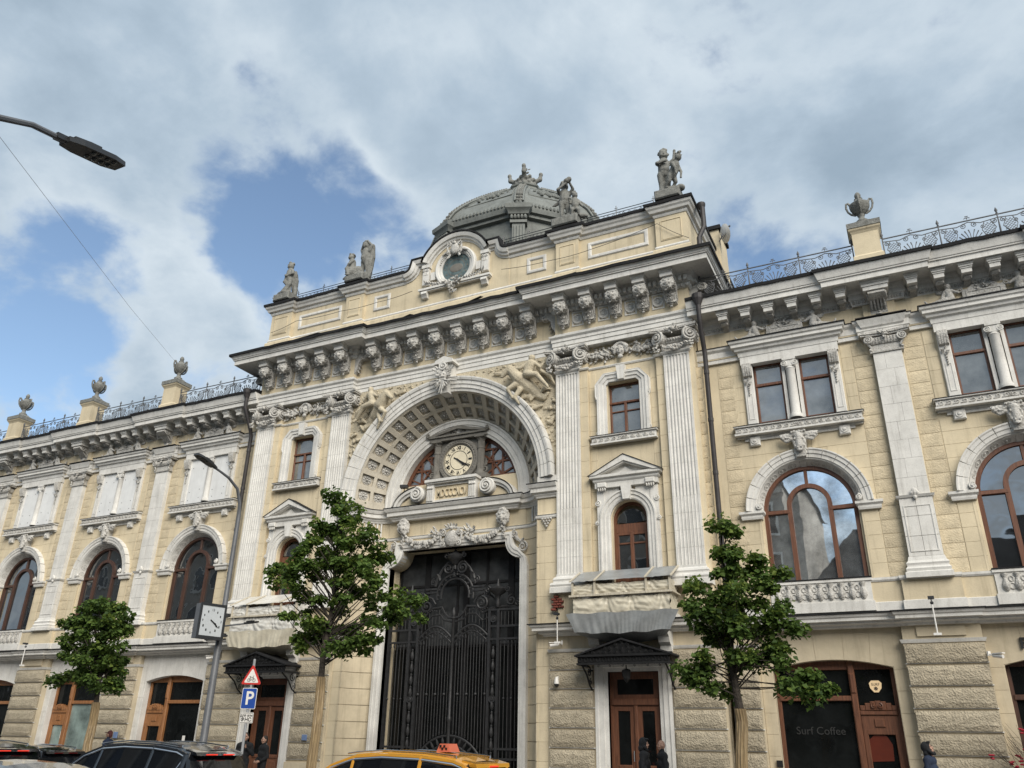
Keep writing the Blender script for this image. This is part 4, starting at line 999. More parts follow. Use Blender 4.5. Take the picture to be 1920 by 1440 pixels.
# leaf bars: spear heads, knots
def spear(x, z0, z1):
    b = MB().tube([(x, 0, z0), (x, 0, z1)], .016, 5); b.lathe([(.016, 0), (.045, .06), (.03, .12), (.0, .25)], 6, (x, 0, z1 - .02)); b.ell((x, 0, z0 + (z1 - z0) * .02 + .0), .03, 6, 4); return b
def archz(x): return 5.15 + .42 * math.cos(min(1, abs(abs(x) - .78) / .72) * PI / 2) ** 1.0
for s in (-1, 1):
    for i in range(11):
        x = s * (.16 + i * .125); zt = archz(x) - .32 - (.0 if i % 3 else .1)
        r2 = 1.55 ** 2 - x * x; zb_ = .35 + math.sqrt(r2) * .95 if r2 > 0 else .35
        b = spear(x, zb_, zt)
        if i % 3 == 1: b.ell((x, -.01, 3.15), .06, 8, 5)
        gb('bar', b)
    for i in range(6):
        x = s * (2.02 + i * .15); b = spear(x, .32, 4.85)
        if i % 2: b.ell((x, -.01, 3.0), .045, 8, 5)
        gb('bar', b); gb('bar', vb(x, 5.5, 6.02, .014))
    for i in range(9):
        x = s * (.2 + i * .15); gb('bar', vb(x, archz(x) + .1, 5.95 + .25 * math.cos((abs(x) - .75) * 2.2), .012))
    # baluster strip between the two uprights
    bs = MB(); zz = .4
    while zz < 4.8:
        bs.lathe([(.02, 0), (.055, .06), (.07, .16), (.05, .28), (.03, .34), (.045, .38), (.02, .42)], 8, (s * 1.735, -.04, zz)); zz += .44
    bs.lathe([(0, .05), (.06, .05), (.08, .02), (.13, .03), (.14, 0)], 16, (s * 1.735, -.06, 2.98), RX(90).to_3x3()); gb('roundel', MB().lathe([(0, .05), (.06, .05), (.08, .02), (.13, .03), (.14, 0)], 16, (s * 1.735, -.06, 5.75), RX(90).to_3x3()))
    gb('baluster_strip', bs)
    # side lamps (bowl urns) above the strip
    u = MB().lathe([(.05, 6.15), (.1, 6.3), (.06, 6.45), (.12, 6.6), (.3, 6.72), (.34, 6.82), (.3, 6.86), (.12, 6.92), (.05, 7.05), (.02, 7.2)], 16, (s * 1.9, -.08, 0))
    for k in (-1, 1): u.volute((s * 1.9 + k * .42, -.08, 6.82), .13, 1.5, .03, k)
    gb('bowl_finial', u)
    ov = MB(); ov.volute((s * 1.2, -.03, 6.35), .26, 1.8, .05, -s); ov.volute((s * 2.45, -.03, 6.4), .2, 1.6, .04, s); ov.volute((s * 1.45, -.03, 6.7), .16, 1.6, .035, s); ov.volute((s * 2.7, -.03, 6.3), .13, 1.5, .03, -s)
    ov.tube([(s * 2.85, 0, 6.1), (s * 2.3, 0, 6.2), (s * 1.6, 0, 6.15), (s * 1.25, 0, 6.0), (s * .95, 0, 6.25), (s * .55, 0, 6.28), (s * .42, 0, 6.05), (s * .25, 0, 5.9), (0, 0, 5.86)], .05, 6)
    ov.tube([(s * 1.55, 0, 5.85), (s * 1.25, 0, 5.72), (s * .95, 0, 5.98), (s * .6, 0, 6.0), (s * .45, 0, 5.82), (0, 0, 5.7)], .035, 6)
    ov.tube([(s * 1.9, 0, 6.3), (s * 1.6, 0, 6.6), (s * 1.3, 0, 6.75), (s * 1.0, 0, 6.62), (s * .85, 0, 6.4)], .045, 6)
    for i in range(8): ov.ell((s * (.75 + i * .1), -.05, 6.14 + .03 * math.sin(i)), .03, 6, 4)
    ov.leaf(T(s * 1.4, -.04, 6.45) @ RY(s * 40), .35, .16, .06); ov.leaf(T(s * 2.3, -.04, 6.3) @ RY(s * 50), .35, .16, .06)
    ov.box(s * .78, s * 1.3, -.06, .06, 6.95, 7.02); ov.box(s * .8, s * 1.25, -.06, .06, 6.82, 6.88)
    gb('scrollwork', ov)
    # arched rails over each leaf
    for dz, r_ in ((0, .045), (-.2, .035)):
        gb('arched_rail', MB().tube([(s * (.06 + .09 * i), 0, archz(.06 + .09 * i) + dz) for i in range(17)], r_, 6))
    for i in range(9): gb('rail_stud', MB().rosette((s * (.2 + i * .16), -.02, archz(.2 + i * .16) - .1), .06, 6, None, .03))
# crown arch and top urn
cr2 = MB()
for rr, r_ in ((.62, .045), (.8, .05)): cr2.tube([(rr * math.cos(R(a)), 0, 6.72 + rr * math.sin(R(a))) for a in range(-12, 193, 12)], r_, 6)
for a in range(0, 181, 18): cr2.ell((.71 * math.cos(R(a)), -.04, 6.72 + .71 * math.sin(R(a))), .035, 6, 4)
for s in (-1, 1):
    cr2.volute((s * .32, -.02, 7.75), .24, 1.8, .055, s); cr2.tube([(s * .9, 0, 7.1), (s * .78, 0, 7.45), (s * .6, 0, 7.75), (s * .35, 0, 8.0)], [.06, .06, .05, .04], 6)
    cr2.leaf(T(s * .7, -.03, 7.3) @ RY(s * 20), .35, .18, .06); cr2.volute((s * .95, -.02, 7.25), .14, 1.5, .035, -s)
cr2.cluster((0, -.03, 7.6), (.14, .06, .12), 10, .035, 3)
gb('crown', cr2)
tu = MB().lathe([(.06, 7.7), (.05, 7.85), (.14, 7.92), (.16, 7.98), (.22, 8.02), (.3, 8.12), (.32, 8.2), (.26, 8.26), (.12, 8.34), (.05, 8.42), (.02, 8.5)], 18, (0, -.08, 0))
for s in (-1, 1): tu.volute((s * .4, -.08, 8.24), .12, 1.5, .03, s)
gb('urn', tu)
fan = MB()
for rr, r_ in ((1.5, .045), (1.18, .05), (.98, .03)): fan.tube([(rr * math.cos(R(a)), 0, .3 + rr * .97 * math.sin(R(a))) for a in range(0, 181, 9)], r_, 6)
for a in range(12, 170, 12): d = (math.cos(R(a)), math.sin(R(a))); fan.tube([(d[0] * .15, 0, .32 + d[1] * .15), (d[0] * .97, 0, .3 + d[1] * .95)], [.012, .025], 5)
for a in range(10, 175, 10):
    d = (math.cos(R(a)), math.sin(R(a))); fan.merge(MB().lathe([(.015, 0), (.05, .06), (.045, .14), (.02, .24)], 7), T(d[0] * 1.22, -.02, .3 + d[1] * 1.18) @ RY(90 - a))
    fan.ell((d[0] * 1.08, -.04, .3 + d[1] * 1.05), .035, 6, 4)
gb('fan', fan)
# glazed screen behind the gate
SC = part('glazed_screen', B)
sg = MB()
for x in (-2.92, -1.75, -.25, .05, 1.05, 2.0, 2.84): sg.box(x, x + (.24 if x in (-1.75, .05, 2.0) else .08), 2.0, 2.12, .15, 8.75)
for zz in (7.35, 5.0, 8.62): sg.box(-2.95, 2.95, 2.01, 2.1, zz, zz + .09)
obj('frame', sg, 'iron', SC)
xs = [-2.9, -1.63, -.2, .17, 1.1, 2.12, 2.9]
for a, b in zip(xs, xs[1:]):
    for z0, z1 in ((5.05, 7.38), (7.4, 8.68), (.15, 5.02)):
        obj('pane', MB().box(a, b, 2.05, 2.06, z0, z1), 'glass_shop' if z0 < 5 else 'glass_screen', SC)
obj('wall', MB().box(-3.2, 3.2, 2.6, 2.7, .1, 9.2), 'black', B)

# ================================================================ ground storey of the pavilion
def pier(x0, x1, y, ztop=4.48, n=6, name='rusticated_block', wide=True):
    """rough stone courses with smooth margins"""
    w_ = x1 - x0
    for i in range(n):
        zt = ztop - i * .585
        for k in (0,):
            key = ('rough', round(w_, 2), i % 3)
            if key not in blk: blk[key] = rough_block(31 * (i % 3) + int(w_ * 10), w_ - .05, .50, .10, 'rough_stone', .007, 9, 4)
            put(name, blk[key], B, T((x0 + x1) / 2, y, zt - .27))
gp = MB()
for x0, x1 in ((4.57, 6.12), (8.72, 10.3)):
    gp.box(x0 - .02, x1 + .02, .06, .8, .9, 4.52); gp.box(x0 - .06, x1 + .06, -.02, .8, .15, .92)
    for s in (-1, 1): pier(*( (x0, x1) if s > 0 else (-x1, -x0)), .05)
gp.box(4.6, 10.2, .1, .8, 4.5, 5.1); gp.box(4.5, 4.6, .1, .6, .15, 5.1)
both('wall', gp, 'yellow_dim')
for x0, x1 in ((4.57, 6.12), (8.72, 10.3)):
    tr = MB()
    tr.mold([(x0, .7), (x0, .06), (x1, .06), (x1, .7)], [(-.05, 4.5), (.03, 4.5), (.06, 4.55), (.08, 4.6), (-.05, 4.61)])
    for i in range(6): tr.box(x0 - .012, x1 + .012, .02, .1, 4.48 - i * .585 - .545, 4.48 - i * .585 - .52)
    both('pier_moulding', tr, 'white')
obj_string = MB().mold([(4.42, 1.0), (4.42, .05), (10.28, .05), (10.28, 1.0)], [(-.1, 5.02), (.06, 5.02), (.09, 5.07), (.2, 5.1), (.2, 5.16), (.36, 5.18), (.36, 5.27), (.42, 5.3), (.46, 5.38), (-.1, 5.44)])
both('string_course', obj_string, 'white')
both('string_flashing', MB().mold([(4.42, 1.0), (4.42, .05), (10.28, .05), (10.28, 1.0)], [(.463, 5.36), (.49, 5.37), (.49, 5.40), (-.1, 5.47)], cap=False), 'roof')
DC = 7.42
ds = MB().sweepxz([(DC - .84, .15), (DC - .84, 3.86), (DC + .84, 3.86), (DC + .84, .15)], [(0, .5), (0, .1), (.12, .08), (.14, .04), (.3, .03), (.32, 0), (.42, 0), (.44, .3)])
both('door_surround', ds, 'white')
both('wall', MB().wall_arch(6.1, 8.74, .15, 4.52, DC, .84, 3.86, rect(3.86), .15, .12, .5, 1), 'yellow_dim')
def door(c, lit):
    D = part('entrance_door', B); y = .28
    f = MB()
    f.box(c - .84, c - .74, y, y + .12, .15, 3.86); f.box(c + .74, c + .84, y, y + .12, .15, 3.86); f.box(c - .84, c + .84, y, y + .12, 3.74, 3.86); f.cham(c - .78, c + .78, y - .05, y + .12, 2.86, 3.06, .02)
    f.box(c - .74, c - .6, y + .03, y + .1, 3.1, 3.7); f.box(c + .6, c + .74, y + .03, y + .1, 3.1, 3.7); f.box(c - .74, c + .74, y + .02, y + .1, 3.06, 3.18); f.box(c - .74, c + .74, y + .02, y + .1, 3.64, 3.74)
    f.cham(c - .06, c + .06, y - .04, y + .1, .15, 2.86, .02)
    obj('frame', f, 'wood', D)
    for s in (-1, 1):
        a = c + s * .4; L_ = MB()
        L_.box(a - .34, a - .2, y + .02, y + .09, .15, 2.85); L_.box(a + .2, a + .34, y + .02, y + .09, .15, 2.85); L_.box(a - .2, a + .2, y + .02, y + .09, 2.7, 2.85); L_.box(a - .2, a + .2, y + .02, y + .09, .15, 1.15); L_.cham(a - .22, a + .22, y - .01, y + .09, 1.02, 1.14, .02)
        L_.cham(a - .16, a + .16, y, y + .09, .35, .95, .03)
        lf = obj('door_leaf', L_, 'wood', D)
        obj('pane', MB().box(a - .2, a + .2, y + .05, y + .06, 1.15, 2.7), 'glass_shop', lf); obj('handle', MB().tube([(c + s * .1, y - .05, 1.25), (c + s * .1, y - .05, 1.55)], .015, 6), 'chrome', lf)
    obj('transom_pane', MB().box(c - .6, c + .6, y + .05, y + .06, 3.18, 3.64), 'glass_shop', D)
door(DC, 0); door(-DC, 0)
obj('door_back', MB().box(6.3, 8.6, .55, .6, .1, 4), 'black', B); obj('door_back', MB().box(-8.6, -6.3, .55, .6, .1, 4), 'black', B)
# iron canopies
def canopy(c):
    K = part('door_canopy', B); x0, x1, yf = c - 1.5, c + 1.5, -.9
    rf = MB()
    for s in (-1, 1):
        a = (c + s * 1.58, 4.30); b = (c, 4.78)
        rf.add([(a[0], yf - .06, a[1]), (b[0], yf - .06, b[1]), (b[0], .1, b[1]), (a[0], .1, a[1]), (a[0], yf - .06, a[1] - .05), (b[0], yf - .06, b[1] - .06), (b[0], .1, b[1] - .06), (a[0], .1, a[1] - .05)],
               [(0, 1, 2, 3), (7, 6, 5, 4), (0, 4, 5, 1), (0, 3, 7, 4)])
    obj('roof', rf, 'roof', K)
    fr_ = MB()
    for z0, z1, o in ((4.0, 4.06, .02), (4.24, 4.3, .04)):
        fr_.box(x0 - o, x1 + o, yf - o, yf + .05, z0, z1); fr_.box(x0 - o, x0 + .05, yf, .1, z0, z1); fr_.box(x1 - .05, x1 + o, yf, .1, z0, z1)
    obj('frame', fr_, 'iron', K)
    obj('backing', MB().extr([(x0 + .05, 4.3), (x1 - .05, 4.3), (c, 4.72)], yf + .03, yf + .05).box(x0, x1, yf + .03, yf + .05, 4.05, 4.25), 'iron', K)
    tr_ = MB(); q = random.Random(1)
    n = 15
    for i in range(n):
        x = x0 + .1 + i * (x1 - x0 - .2) / (n - 1); tr_.tube([(x + .06 * math.cos(t), yf, 4.15 + .07 * math.sin(t)) for t in [k * PI / 4 for k in range(8)]], .012, 4, True)
        if i % 2: tr_.volute((x, yf, 3.96), .045, 1.2, .012, 1 if i % 4 == 1 else -1, True, 4, 8, .0)
    for i in range(-6, 7):
        x = c + i * .19; hh = .44 * (1 - abs(i) / 7.2)
        if hh > .05:
            for k in range(max(1, int(hh / .11))): tr_.volute((x, yf - .02, 4.36 + k * .11), .06, 1.5, .014, 1 if (i + k) % 2 else -1, True, 4, 9, .0)
    for s in (-1, 1): tr_.tube([(c + s * 1.45, yf - .02, 4.32), (c, yf - .02, 4.73)], .025, 4)
    obj('tracery', tr_, 'iron', K, True)
    for s in (-1, 1):
        b = MB(); x = c + s * 1.36
        b.box(x - .03, x + .03, .03, .08, 3.25, 4.05); b.tube([(x, .05, 3.3), (x, -.2, 3.45), (x, -.45, 3.75), (x, -.85, 4.0)], .03, 5); b.volute((x, -.22, 3.85), .16, 1.6, .022, s, True, 4, 10, .01, 'yz'); b.volute((x, -.1, 3.55), .1, 1.5, .018, -s, True, 4, 10, .01, 'yz')
        obj('bracket', b, 'iron', K, True)
    ln = MB().lathe([(.02, 4.0), (.02, 3.9), (.13, 3.86), (.15, 3.8), (.11, 3.6), (.05, 3.52), (.0, 3.46)], 6, (c, -.55, 0)); obj('lantern', ln, 'iron', K)
canopy(7.43); canopy(-7.43)
# brackets under the balconies and the sheeted balconies themselves
bkb = MB().extr_x([(.1, 5.02), (-.5, 5.02), (-.5, 4.92), (-.36, 4.84), (-.3, 4.68), (-.14, 4.58), (-.1, 4.42), (.1, 4.38)], -.18, .18)
bkb.box(-.1, .1, -.52, -.3, 4.93, 5.0)
bkb_me = mesh_of(bkb, 'white')
for s in (-1, 1):
    for x in (6.28, 8.62): put('balcony_bracket', bkb_me, B, T(s * x, 0, 0))
def balcony(c, sheet, skirt, seed):
    K = part('balcony', B); q = random.Random(seed); x0, x1, yf = c - 1.62, c + 1.62, -.78
    obj('slab', MB().box(x0 - .05, x1 + .05, yf - .05, .1, 5.4, 5.52), 'white', K)
    obj('parapet', MB().box(x0 + .12, x1 - .12, yf + .08, .1, 5.5, 6.5), 'soffit', K)
    # draped plastic: swagged folds hanging from post heads
    def drape(z0, z1, y, amp, ph):
        mb = MB(); nx, nz = 84, 14; g_ = {}
        for i in range(nx + 1):
            u = i / nx
            for j in range(nz + 1):
                v = j / nz; x = x0 + (x1 - x0) * u; k = abs(math.sin(PI * (u * 3 + ph + .16 * math.sin(u * 5.3 + seed) + .05 * math.sin(u * 13)))) ** .8
                fold = math.sin(15 * v * (0.3 + .7 * k) + 7 * k + 3 * math.sin(u * 7 + seed)) * .018 * (1 - k * .4) + math.sin(u * 34 + 9 * v + 5 * math.sin(u * 5 + seed)) * .012 * (1 - k) + .010 * math.sin(u * 19 - v * 11 + 4 * math.sin(v * 5 + u * 11)) + .008 * math.sin(u * 77 + v * 23 + 3 * math.sin(u * 31))
                g_[i, j] = len(mb.v); mb.v.append((x, y - amp * math.sin(PI * min(1, v * 1.1)) * k - .02 + fold, z0 + (z1 - z0) * v - .07 * (v > .9) * k + .012 * math.sin(u * 20)))
        for i in range(nx):
            for j in range(nz): mb.f.append((g_[i, j], g_[i + 1, j], g_[i + 1, j + 1], g_[i, j + 1]))
        for s, xx in ((-1, x0), (1, x1)):
            o = len(mb.v)
            for i in range(9):
                for j in range(nz + 1): mb.v.append((xx + .03 * math.sin(i * 1.7 + j), y + (.1 - y) * i / 8, z0 + (z1 - z0) * j / nz))
            for i in range(8):
                for j in range(nz): a_ = o + i * (nz + 1) + j; mb.f.append((a_, a_ + 1, a_ + nz + 2, a_ + nz + 1))
        return mb
    obj('sheeting', drape(5.5, 6.12, yf - .04, .05, .1), sheet, K, True, None, 80); obj('sheeting', drape(6.16, 6.56, yf + .02, .05, .45), sheet, K, True, None, 80)
    obj('plank', MB().box(x0 - .12, x1 + .12, yf - .16, yf - .04, 6.11, 6.17), 'batten', K)
    for s in (-1, 1): obj('plank', MB().box(c + s * 1.68 - .06, c + s * 1.68 + .06, yf - .05, .05, 6.12, 6.16), 'batten', K)
    for x in (x0 - .02, x0 + .75, x1 - .75, x1 + .02): obj('post', MB().box(x - .03, x + .03, yf - .09, yf - .03, 6.17, 6.6), 'batten', K)
    rfx = [x0 - .08, x0 + .78, x1 - .75, x1 + .1]
    for a, b in zip(rfx, rfx[1:]):
        mb = MB(); n = 10
        for i in range(n + 1):
            t = i / n; x = a + .012 + (b - a - .024) * t; d = q.uniform(-.012, .012); mb.v += [(x, yf - .14, 6.60 + d), (x, yf * .5, 6.84 - .02 * math.sin(t * PI) + d), (x, .1, 7.10)]
        for i in range(n):
            for k in range(2): o = i * 3 + k; mb.f.append((o, o + 3, o + 4, o + 1))
        obj('roof_sheet', mb, 'tarp' if skirt == 'tarp' else 'sheet_white', K, True)
    for x in rfx: obj('batten', MB().add([(x - .03, yf - .16, 6.63), (x + .03, yf - .16, 6.63), (x + .03, .08, 7.13), (x - .03, .08, 7.13), (x - .03, yf - .16, 6.59), (x + .03, yf - .16, 6.59), (x + .03, .08, 7.09), (x - .03, .08, 7.09)], [(0, 1, 2, 3), (4, 7, 6, 5), (0, 4, 5, 1), (1, 5, 6, 2), (3, 7, 4, 0)]), 'batten', K)
    # skirt of tarpaulin hanging off the slab
    mb = MB(); nx, nz = 90, 5; g_ = {}
    for i in range(nx + 1):
        u = i / nx
        for j in range(nz + 1):
            v = j / nz; w_ = (x1 - x0 + .5 - .55 * v); x = c + (u - .5) * w_
            g_[i, j] = len(mb.v); mb.v.append((x + .02 * math.sin(u * 40 + v * 3), yf - .12 + .06 * v + .010 * math.sin(u * 120 + 14 * math.sin(u * 4.3 + seed)) * (.3 + v * .7) + .02 * math.sin(u * 17 + v * 4 + seed), 5.58 - .58 * v - .06 * v * math.sin(u * PI) + .02 * math.sin(u * 23)))
    for i in range(nx):
        for j in range(nz): mb.f.append((g_[i, j], g_[i + 1, j], g_[i + 1, j + 1], g_[i, j + 1]))
    o = len(mb.v)
    for i in range(nx + 1): mb.v += [mb.v[g_[i, nz]], (c + (i / nx - .5) * 2.2, -.15, 4.8 - .1 * math.sin(i / nx * PI))]
    for i in range(nx): mb.f.append((o + 2 * i, o + 2 * i + 2, o + 2 * i + 3, o + 2 * i + 1))
    obj('skirt', mb, skirt, K, True, None, 80)
balcony(7.42, 'sheet', 'tarp', 3); balcony(-7.42, 'sheet_white', 'sheet', 8)
# a patch of bare brick by the right-hand pedestal
q = random.Random(4)
for i in range(6):
    for j in range(2):
        if (i, j) in ((0, 1), (5, 1)): continue
        x = 4.66 + j * .2 + (.09 if i % 2 else 0); put('brick', mesh_of(MB().cham(0, .17, -.03, .1, 0, .065, .01), 'brick'), B, T(x + q.uniform(-.01, .01), -.02 + q.uniform(-.02, .01), 5.86 + i * .085))

# ================================================================ attic over the pavilion
AL = [(-10.35, 9), (-10.35, .12), (-9.1, .12), (-9.1, .3), (-5.85, .3), (-5.85, .12), (-4.85, .12), (-4.85, .3), (-2.62, .3)]
AR = [(-x, y) for x, y in reversed(AL)]
AF = AL + AR
obj('attic_plinth', MB().mold(AF, [(-.3, 18.4), (.12, 18.4), (.12, 19.18), (.08, 19.24), (0, 19.28), (-.3, 19.28)]), 'yellow', B)
obj('attic_band', MB().mold(AF, [(-.1, 19.283), (.03, 19.283), (.05, 19.33), (.02, 19.4), (-.1, 19.4)]), 'white', B)
at = MB().mold(AF, [(-.4, 19.39), (-.0, 19.39), (.0, 20.75), (-.4, 20.75)])
obj('attic_wall', at, 'yellow', B)
CPF = [(-.4, 20.74), (.03, 20.74), (.06, 20.8), (.06, 20.86), (.16, 20.9), (.2, 21.0), (.26, 21.06), (.3, 21.16), (.3, 21.22), (-.4, 21.26)]
for p in (AL, AR):
    obj('attic_coping', MB().mold(p, CPF), 'white', B); obj('coping_flashing', waver(MB().mold(ragged(p), [(.305, 21.15), (.34, 21.16), (.35, 21.28), (-.4, 21.42), (-.4, 21.3)]), 5, .015, 6), 'roof', B)
for s in (-1, 1):
    for x0, x1, z0, z1, y in ((6.2, 8.75, 19.72, 20.5, .3), (3.45, 4.35, 19.72, 20.5, .3)):
        a, b = (x0, x1) if s > 0 else (-x1, -x0)
        obj('attic_panel', MB().sweepxz([(a, z0), (a, z1), (b, z1), (b, z0)], [(.0, y + .02), (0, y - .02), (-.03, y - .05), (-.12, y - .05), (-.16, y - .02), (-.17, y + .02)], True), 'white', B)
    for x0, x1 in ((5.02, 5.68), (9.3, 10.15)):
        a, b = (x0, x1) if s > 0 else (-x1, -x0)
        obj('attic_panel', MB().sweepxz([(a, 19.62), (a, 20.55), (b, 20.55), (b, 19.62)], [(0, .13), (0, .10), (-.03, .09), (-.05, .13)], True).box(a + .06, b - .06, .105, .2, 19.68, 20.49), 'yellow', B)
# centre piece with curved pediment and oculus
half = [(2.62, 20.78), (2.5, 20.79), (2.3, 20.84), (2.12, 20.95), (1.99, 21.1), (1.92, 21.28), (1.9, 21.36), (1.32, 21.36), (1.3, 21.42)]
top = half + arc(0, 20.86, 1.42, 24, 90, 12)
out_ = [(x, z) for x, z in top] + [(-x, z) for x, z in reversed(top[:-1])]
path = [(-x, z) for x, z in top] + [(x, z) for x, z in reversed(top[:-1])]
fill = MB().extr([(-2.62, 19.39), (2.62, 19.39)] + [(x, z + .02) for x, z in reversed(path)], .28, .9)
obj('attic_wall', fill, 'yellow', B)
obj('curved_pediment', MB().sweepxz(path, [(-.02, .35), (-.02, .24), (.05, .22), (.07, .14), (.16, .1), (.18, .04), (.28, 0), (.34, -.02), (.36, .9)]), 'white', B)
obj('pediment_flashing', MB().sweepxz(path, [(.365, .9), (.365, -.05), (.44, -.05), (.46, .9)]), 'roof', B)
oc = MB()
OZ = 20.95
oc.lathe([(.7, -.02), (.7, .08), (.76, .12), (.84, .12), (.86, .17), (.97, .19), (1.02, .15), (1.04, -.02)], 40, (0, .28, OZ), Matrix.Rotation(R(90), 3, 'X'))
for k in range(22):
    a = R(20 + k * 140 / 21)
    if abs(k - 10.5) > 4: oc.ell((.79 * math.cos(a), .14, OZ + .79 * math.sin(a)), .035, 6, 4)
for s in (-1, 1):
    oc.box(s * 1.5 - .16, s * 1.5 + .16, .12, .3, 20.35, 21.2); oc.box(s * 1.5 - .2, s * 1.5 + .2, .06, .3, 21.2, 21.36)
    oc.volute((s * 1.5 - .09, .12, 21.1), .08, 1.4, .025, -1); oc.volute((s * 1.5 + .09, .12, 21.1), .08, 1.4, .025, 1)
    for i in range(3): oc.box(s * 1.5 - .1 + i * .08, s * 1.5 - .06 + i * .08, .1, .13, 20.85, 21.0)
    oc.box(s * 1.15 - .12, s * 1.15 + .12, .18, .3, 20.55, 20.95)
    oc.extr_x([(.3, 19.98), (.06, 19.98), (.02, 19.85), (.1, 19.78), (.14, 19.68), (.3, 19.66)], s * 1.5 - .14, s * 1.5 + .14)
oc.box(-1.75, 1.75, .1, .3, 19.98, 20.04); oc.box(-1.8, 1.8, .04, .3, 20.04, 20.14)
obj('oculus_surround', oc, 'white', B, True, angle=35)
od = part('oculus', B)
obj('dial', MB().lathe([(.71, 0), (.69, .05), (0, .05)], 36, (0, .3, OZ), RX(90).to_3x3()), 'oculus_green' if 'oculus_green' in MATS else 'glass_film', od)
obj('boss', MB().ell((0, .25, OZ - .02), (.34, .03, .22), 16, 8), 'greystone', od)
tk = MB()
for k in range(12): a = k * PI / 6; tk.box(.56 * math.cos(a) - .03, .56 * math.cos(a) + .03, .235, .26, OZ + .56 * math.sin(a) - .03, OZ + .56 * math.sin(a) + .03)
tk.lathe([(.40, .058), (.43, .058)], 32, (0, .3, OZ), RX(90).to_3x3(), cap=False)
obj('dial_marks', tk, 'greystone', od)
oo = MB()
oo.ell((0, .06, 21.83), (.24, .1, .3), 12, 8)
for s in (-1, 1):
    oo.volute((s * .3, .02, 22.05), .12, 1.5, .04, s); oo.volute((s * .28, .02, 21.62), .1, 1.5, .035, -s); oo.tube([(s * .32, .05, 22.05), (s * .36, 0, 21.85), (s * .28, .02, 21.6)], .045, 6); oo.caps((s * .35, .05, 21.75), (s * .62, .06, 21.62), .06, .03, 6)
    oo.leaf(T(s * .2, 0, 21.55) @ RY(s * 150), .35, .16, .06)
for i in range(7): oo.leaf(T((i - 3) * .07, .04, 22.05) @ RY((i - 3) * 22), .24, .12, .08)
oo.ell((0, 0, 22.1), .08)
obj('oculus_cartouche', oo, 'carved', B, True)
oo = MB()
oo.cluster((0, .06, 20.12), (.42, .16, .22), 44, .055, 3); oo.cluster((0, .08, 19.75), (.22, .1, .16), 18, .05, 4)
for s in (-1, 1):
    for i in range(8): oo.leaf(T(s * (.35 + i * .14), .1, 20.16 + .004 * i * i) @ RY(s * (74 - i * 3)), .30, .15, .09)
    oo.swag((s * .3, .1, 20.25), (s * 1.4, .12, 20.3), .1, .06, 9, 5)
obj('oculus_carving', oo, 'carved', B, True)
# roof behind the attic and the chimney on its right edge
obj('roof', MB().box(-10.2, 10.2, .7, 12.9, 18.35, 20.4), 'roof', B)
ch = MB().box(10.0, 10.85, 4.0, 5.6, 16, 22.2); obj('chimney', ch, 'yellow', B); obj('chimney_cap', MB().box(9.9, 10.95, 3.9, 5.7, 22.2, 22.38), 'roof', B)

# ================================================================ dome
DY = 7.0; DX = .1
dm = part('dome', B)
def octp(r, z, off=22.5): return [(DX + r * math.sin(R(off + k * 45)), DY - r * math.cos(R(off + k * 45)), z) for k in range(8)]
def oct_loft(rings):
    mb = MB(); o = 0
    for r, z in rings: mb.v += octp(r, z)
    for i in range(len(rings) - 1):
        for k in range(8): mb.f.append((i * 8 + k, i * 8 + (k + 1) % 8, (i + 1) * 8 + (k + 1) % 8, (i + 1) * 8 + k))
    mb.f.append(tuple((len(rings) - 1) * 8 + k for k in range(8))); return mb
obj('drum', oct_loft([(r * 1.07, z) for r, z in [(4.75, 18), (4.75, 24.3), (4.95, 24.35), (4.95, 24.5), (5.1, 24.55), (5.15, 24.75), (4.9, 24.8)]]), 'dome', dm)
DR = [(5.1, 24.78), (5.12, 24.95), (4.85, 25.2)] + [(4.85 - 3.7 * k / 13, 25.2 + 3.9 * (k / 13) ** .75) for k in range(1, 14)]
DR = [(r * 1.07, z) for r, z in DR]
obj('shell', oct_loft(DR), 'dome', dm)
obj('platform', oct_loft([(1.25, 28.95), (1.28, 29.02), (1.08, 29.12), (.9, 29.5), (.98, 29.56), (1.0, 29.64), (.8, 29.68)]), 'dome', dm)
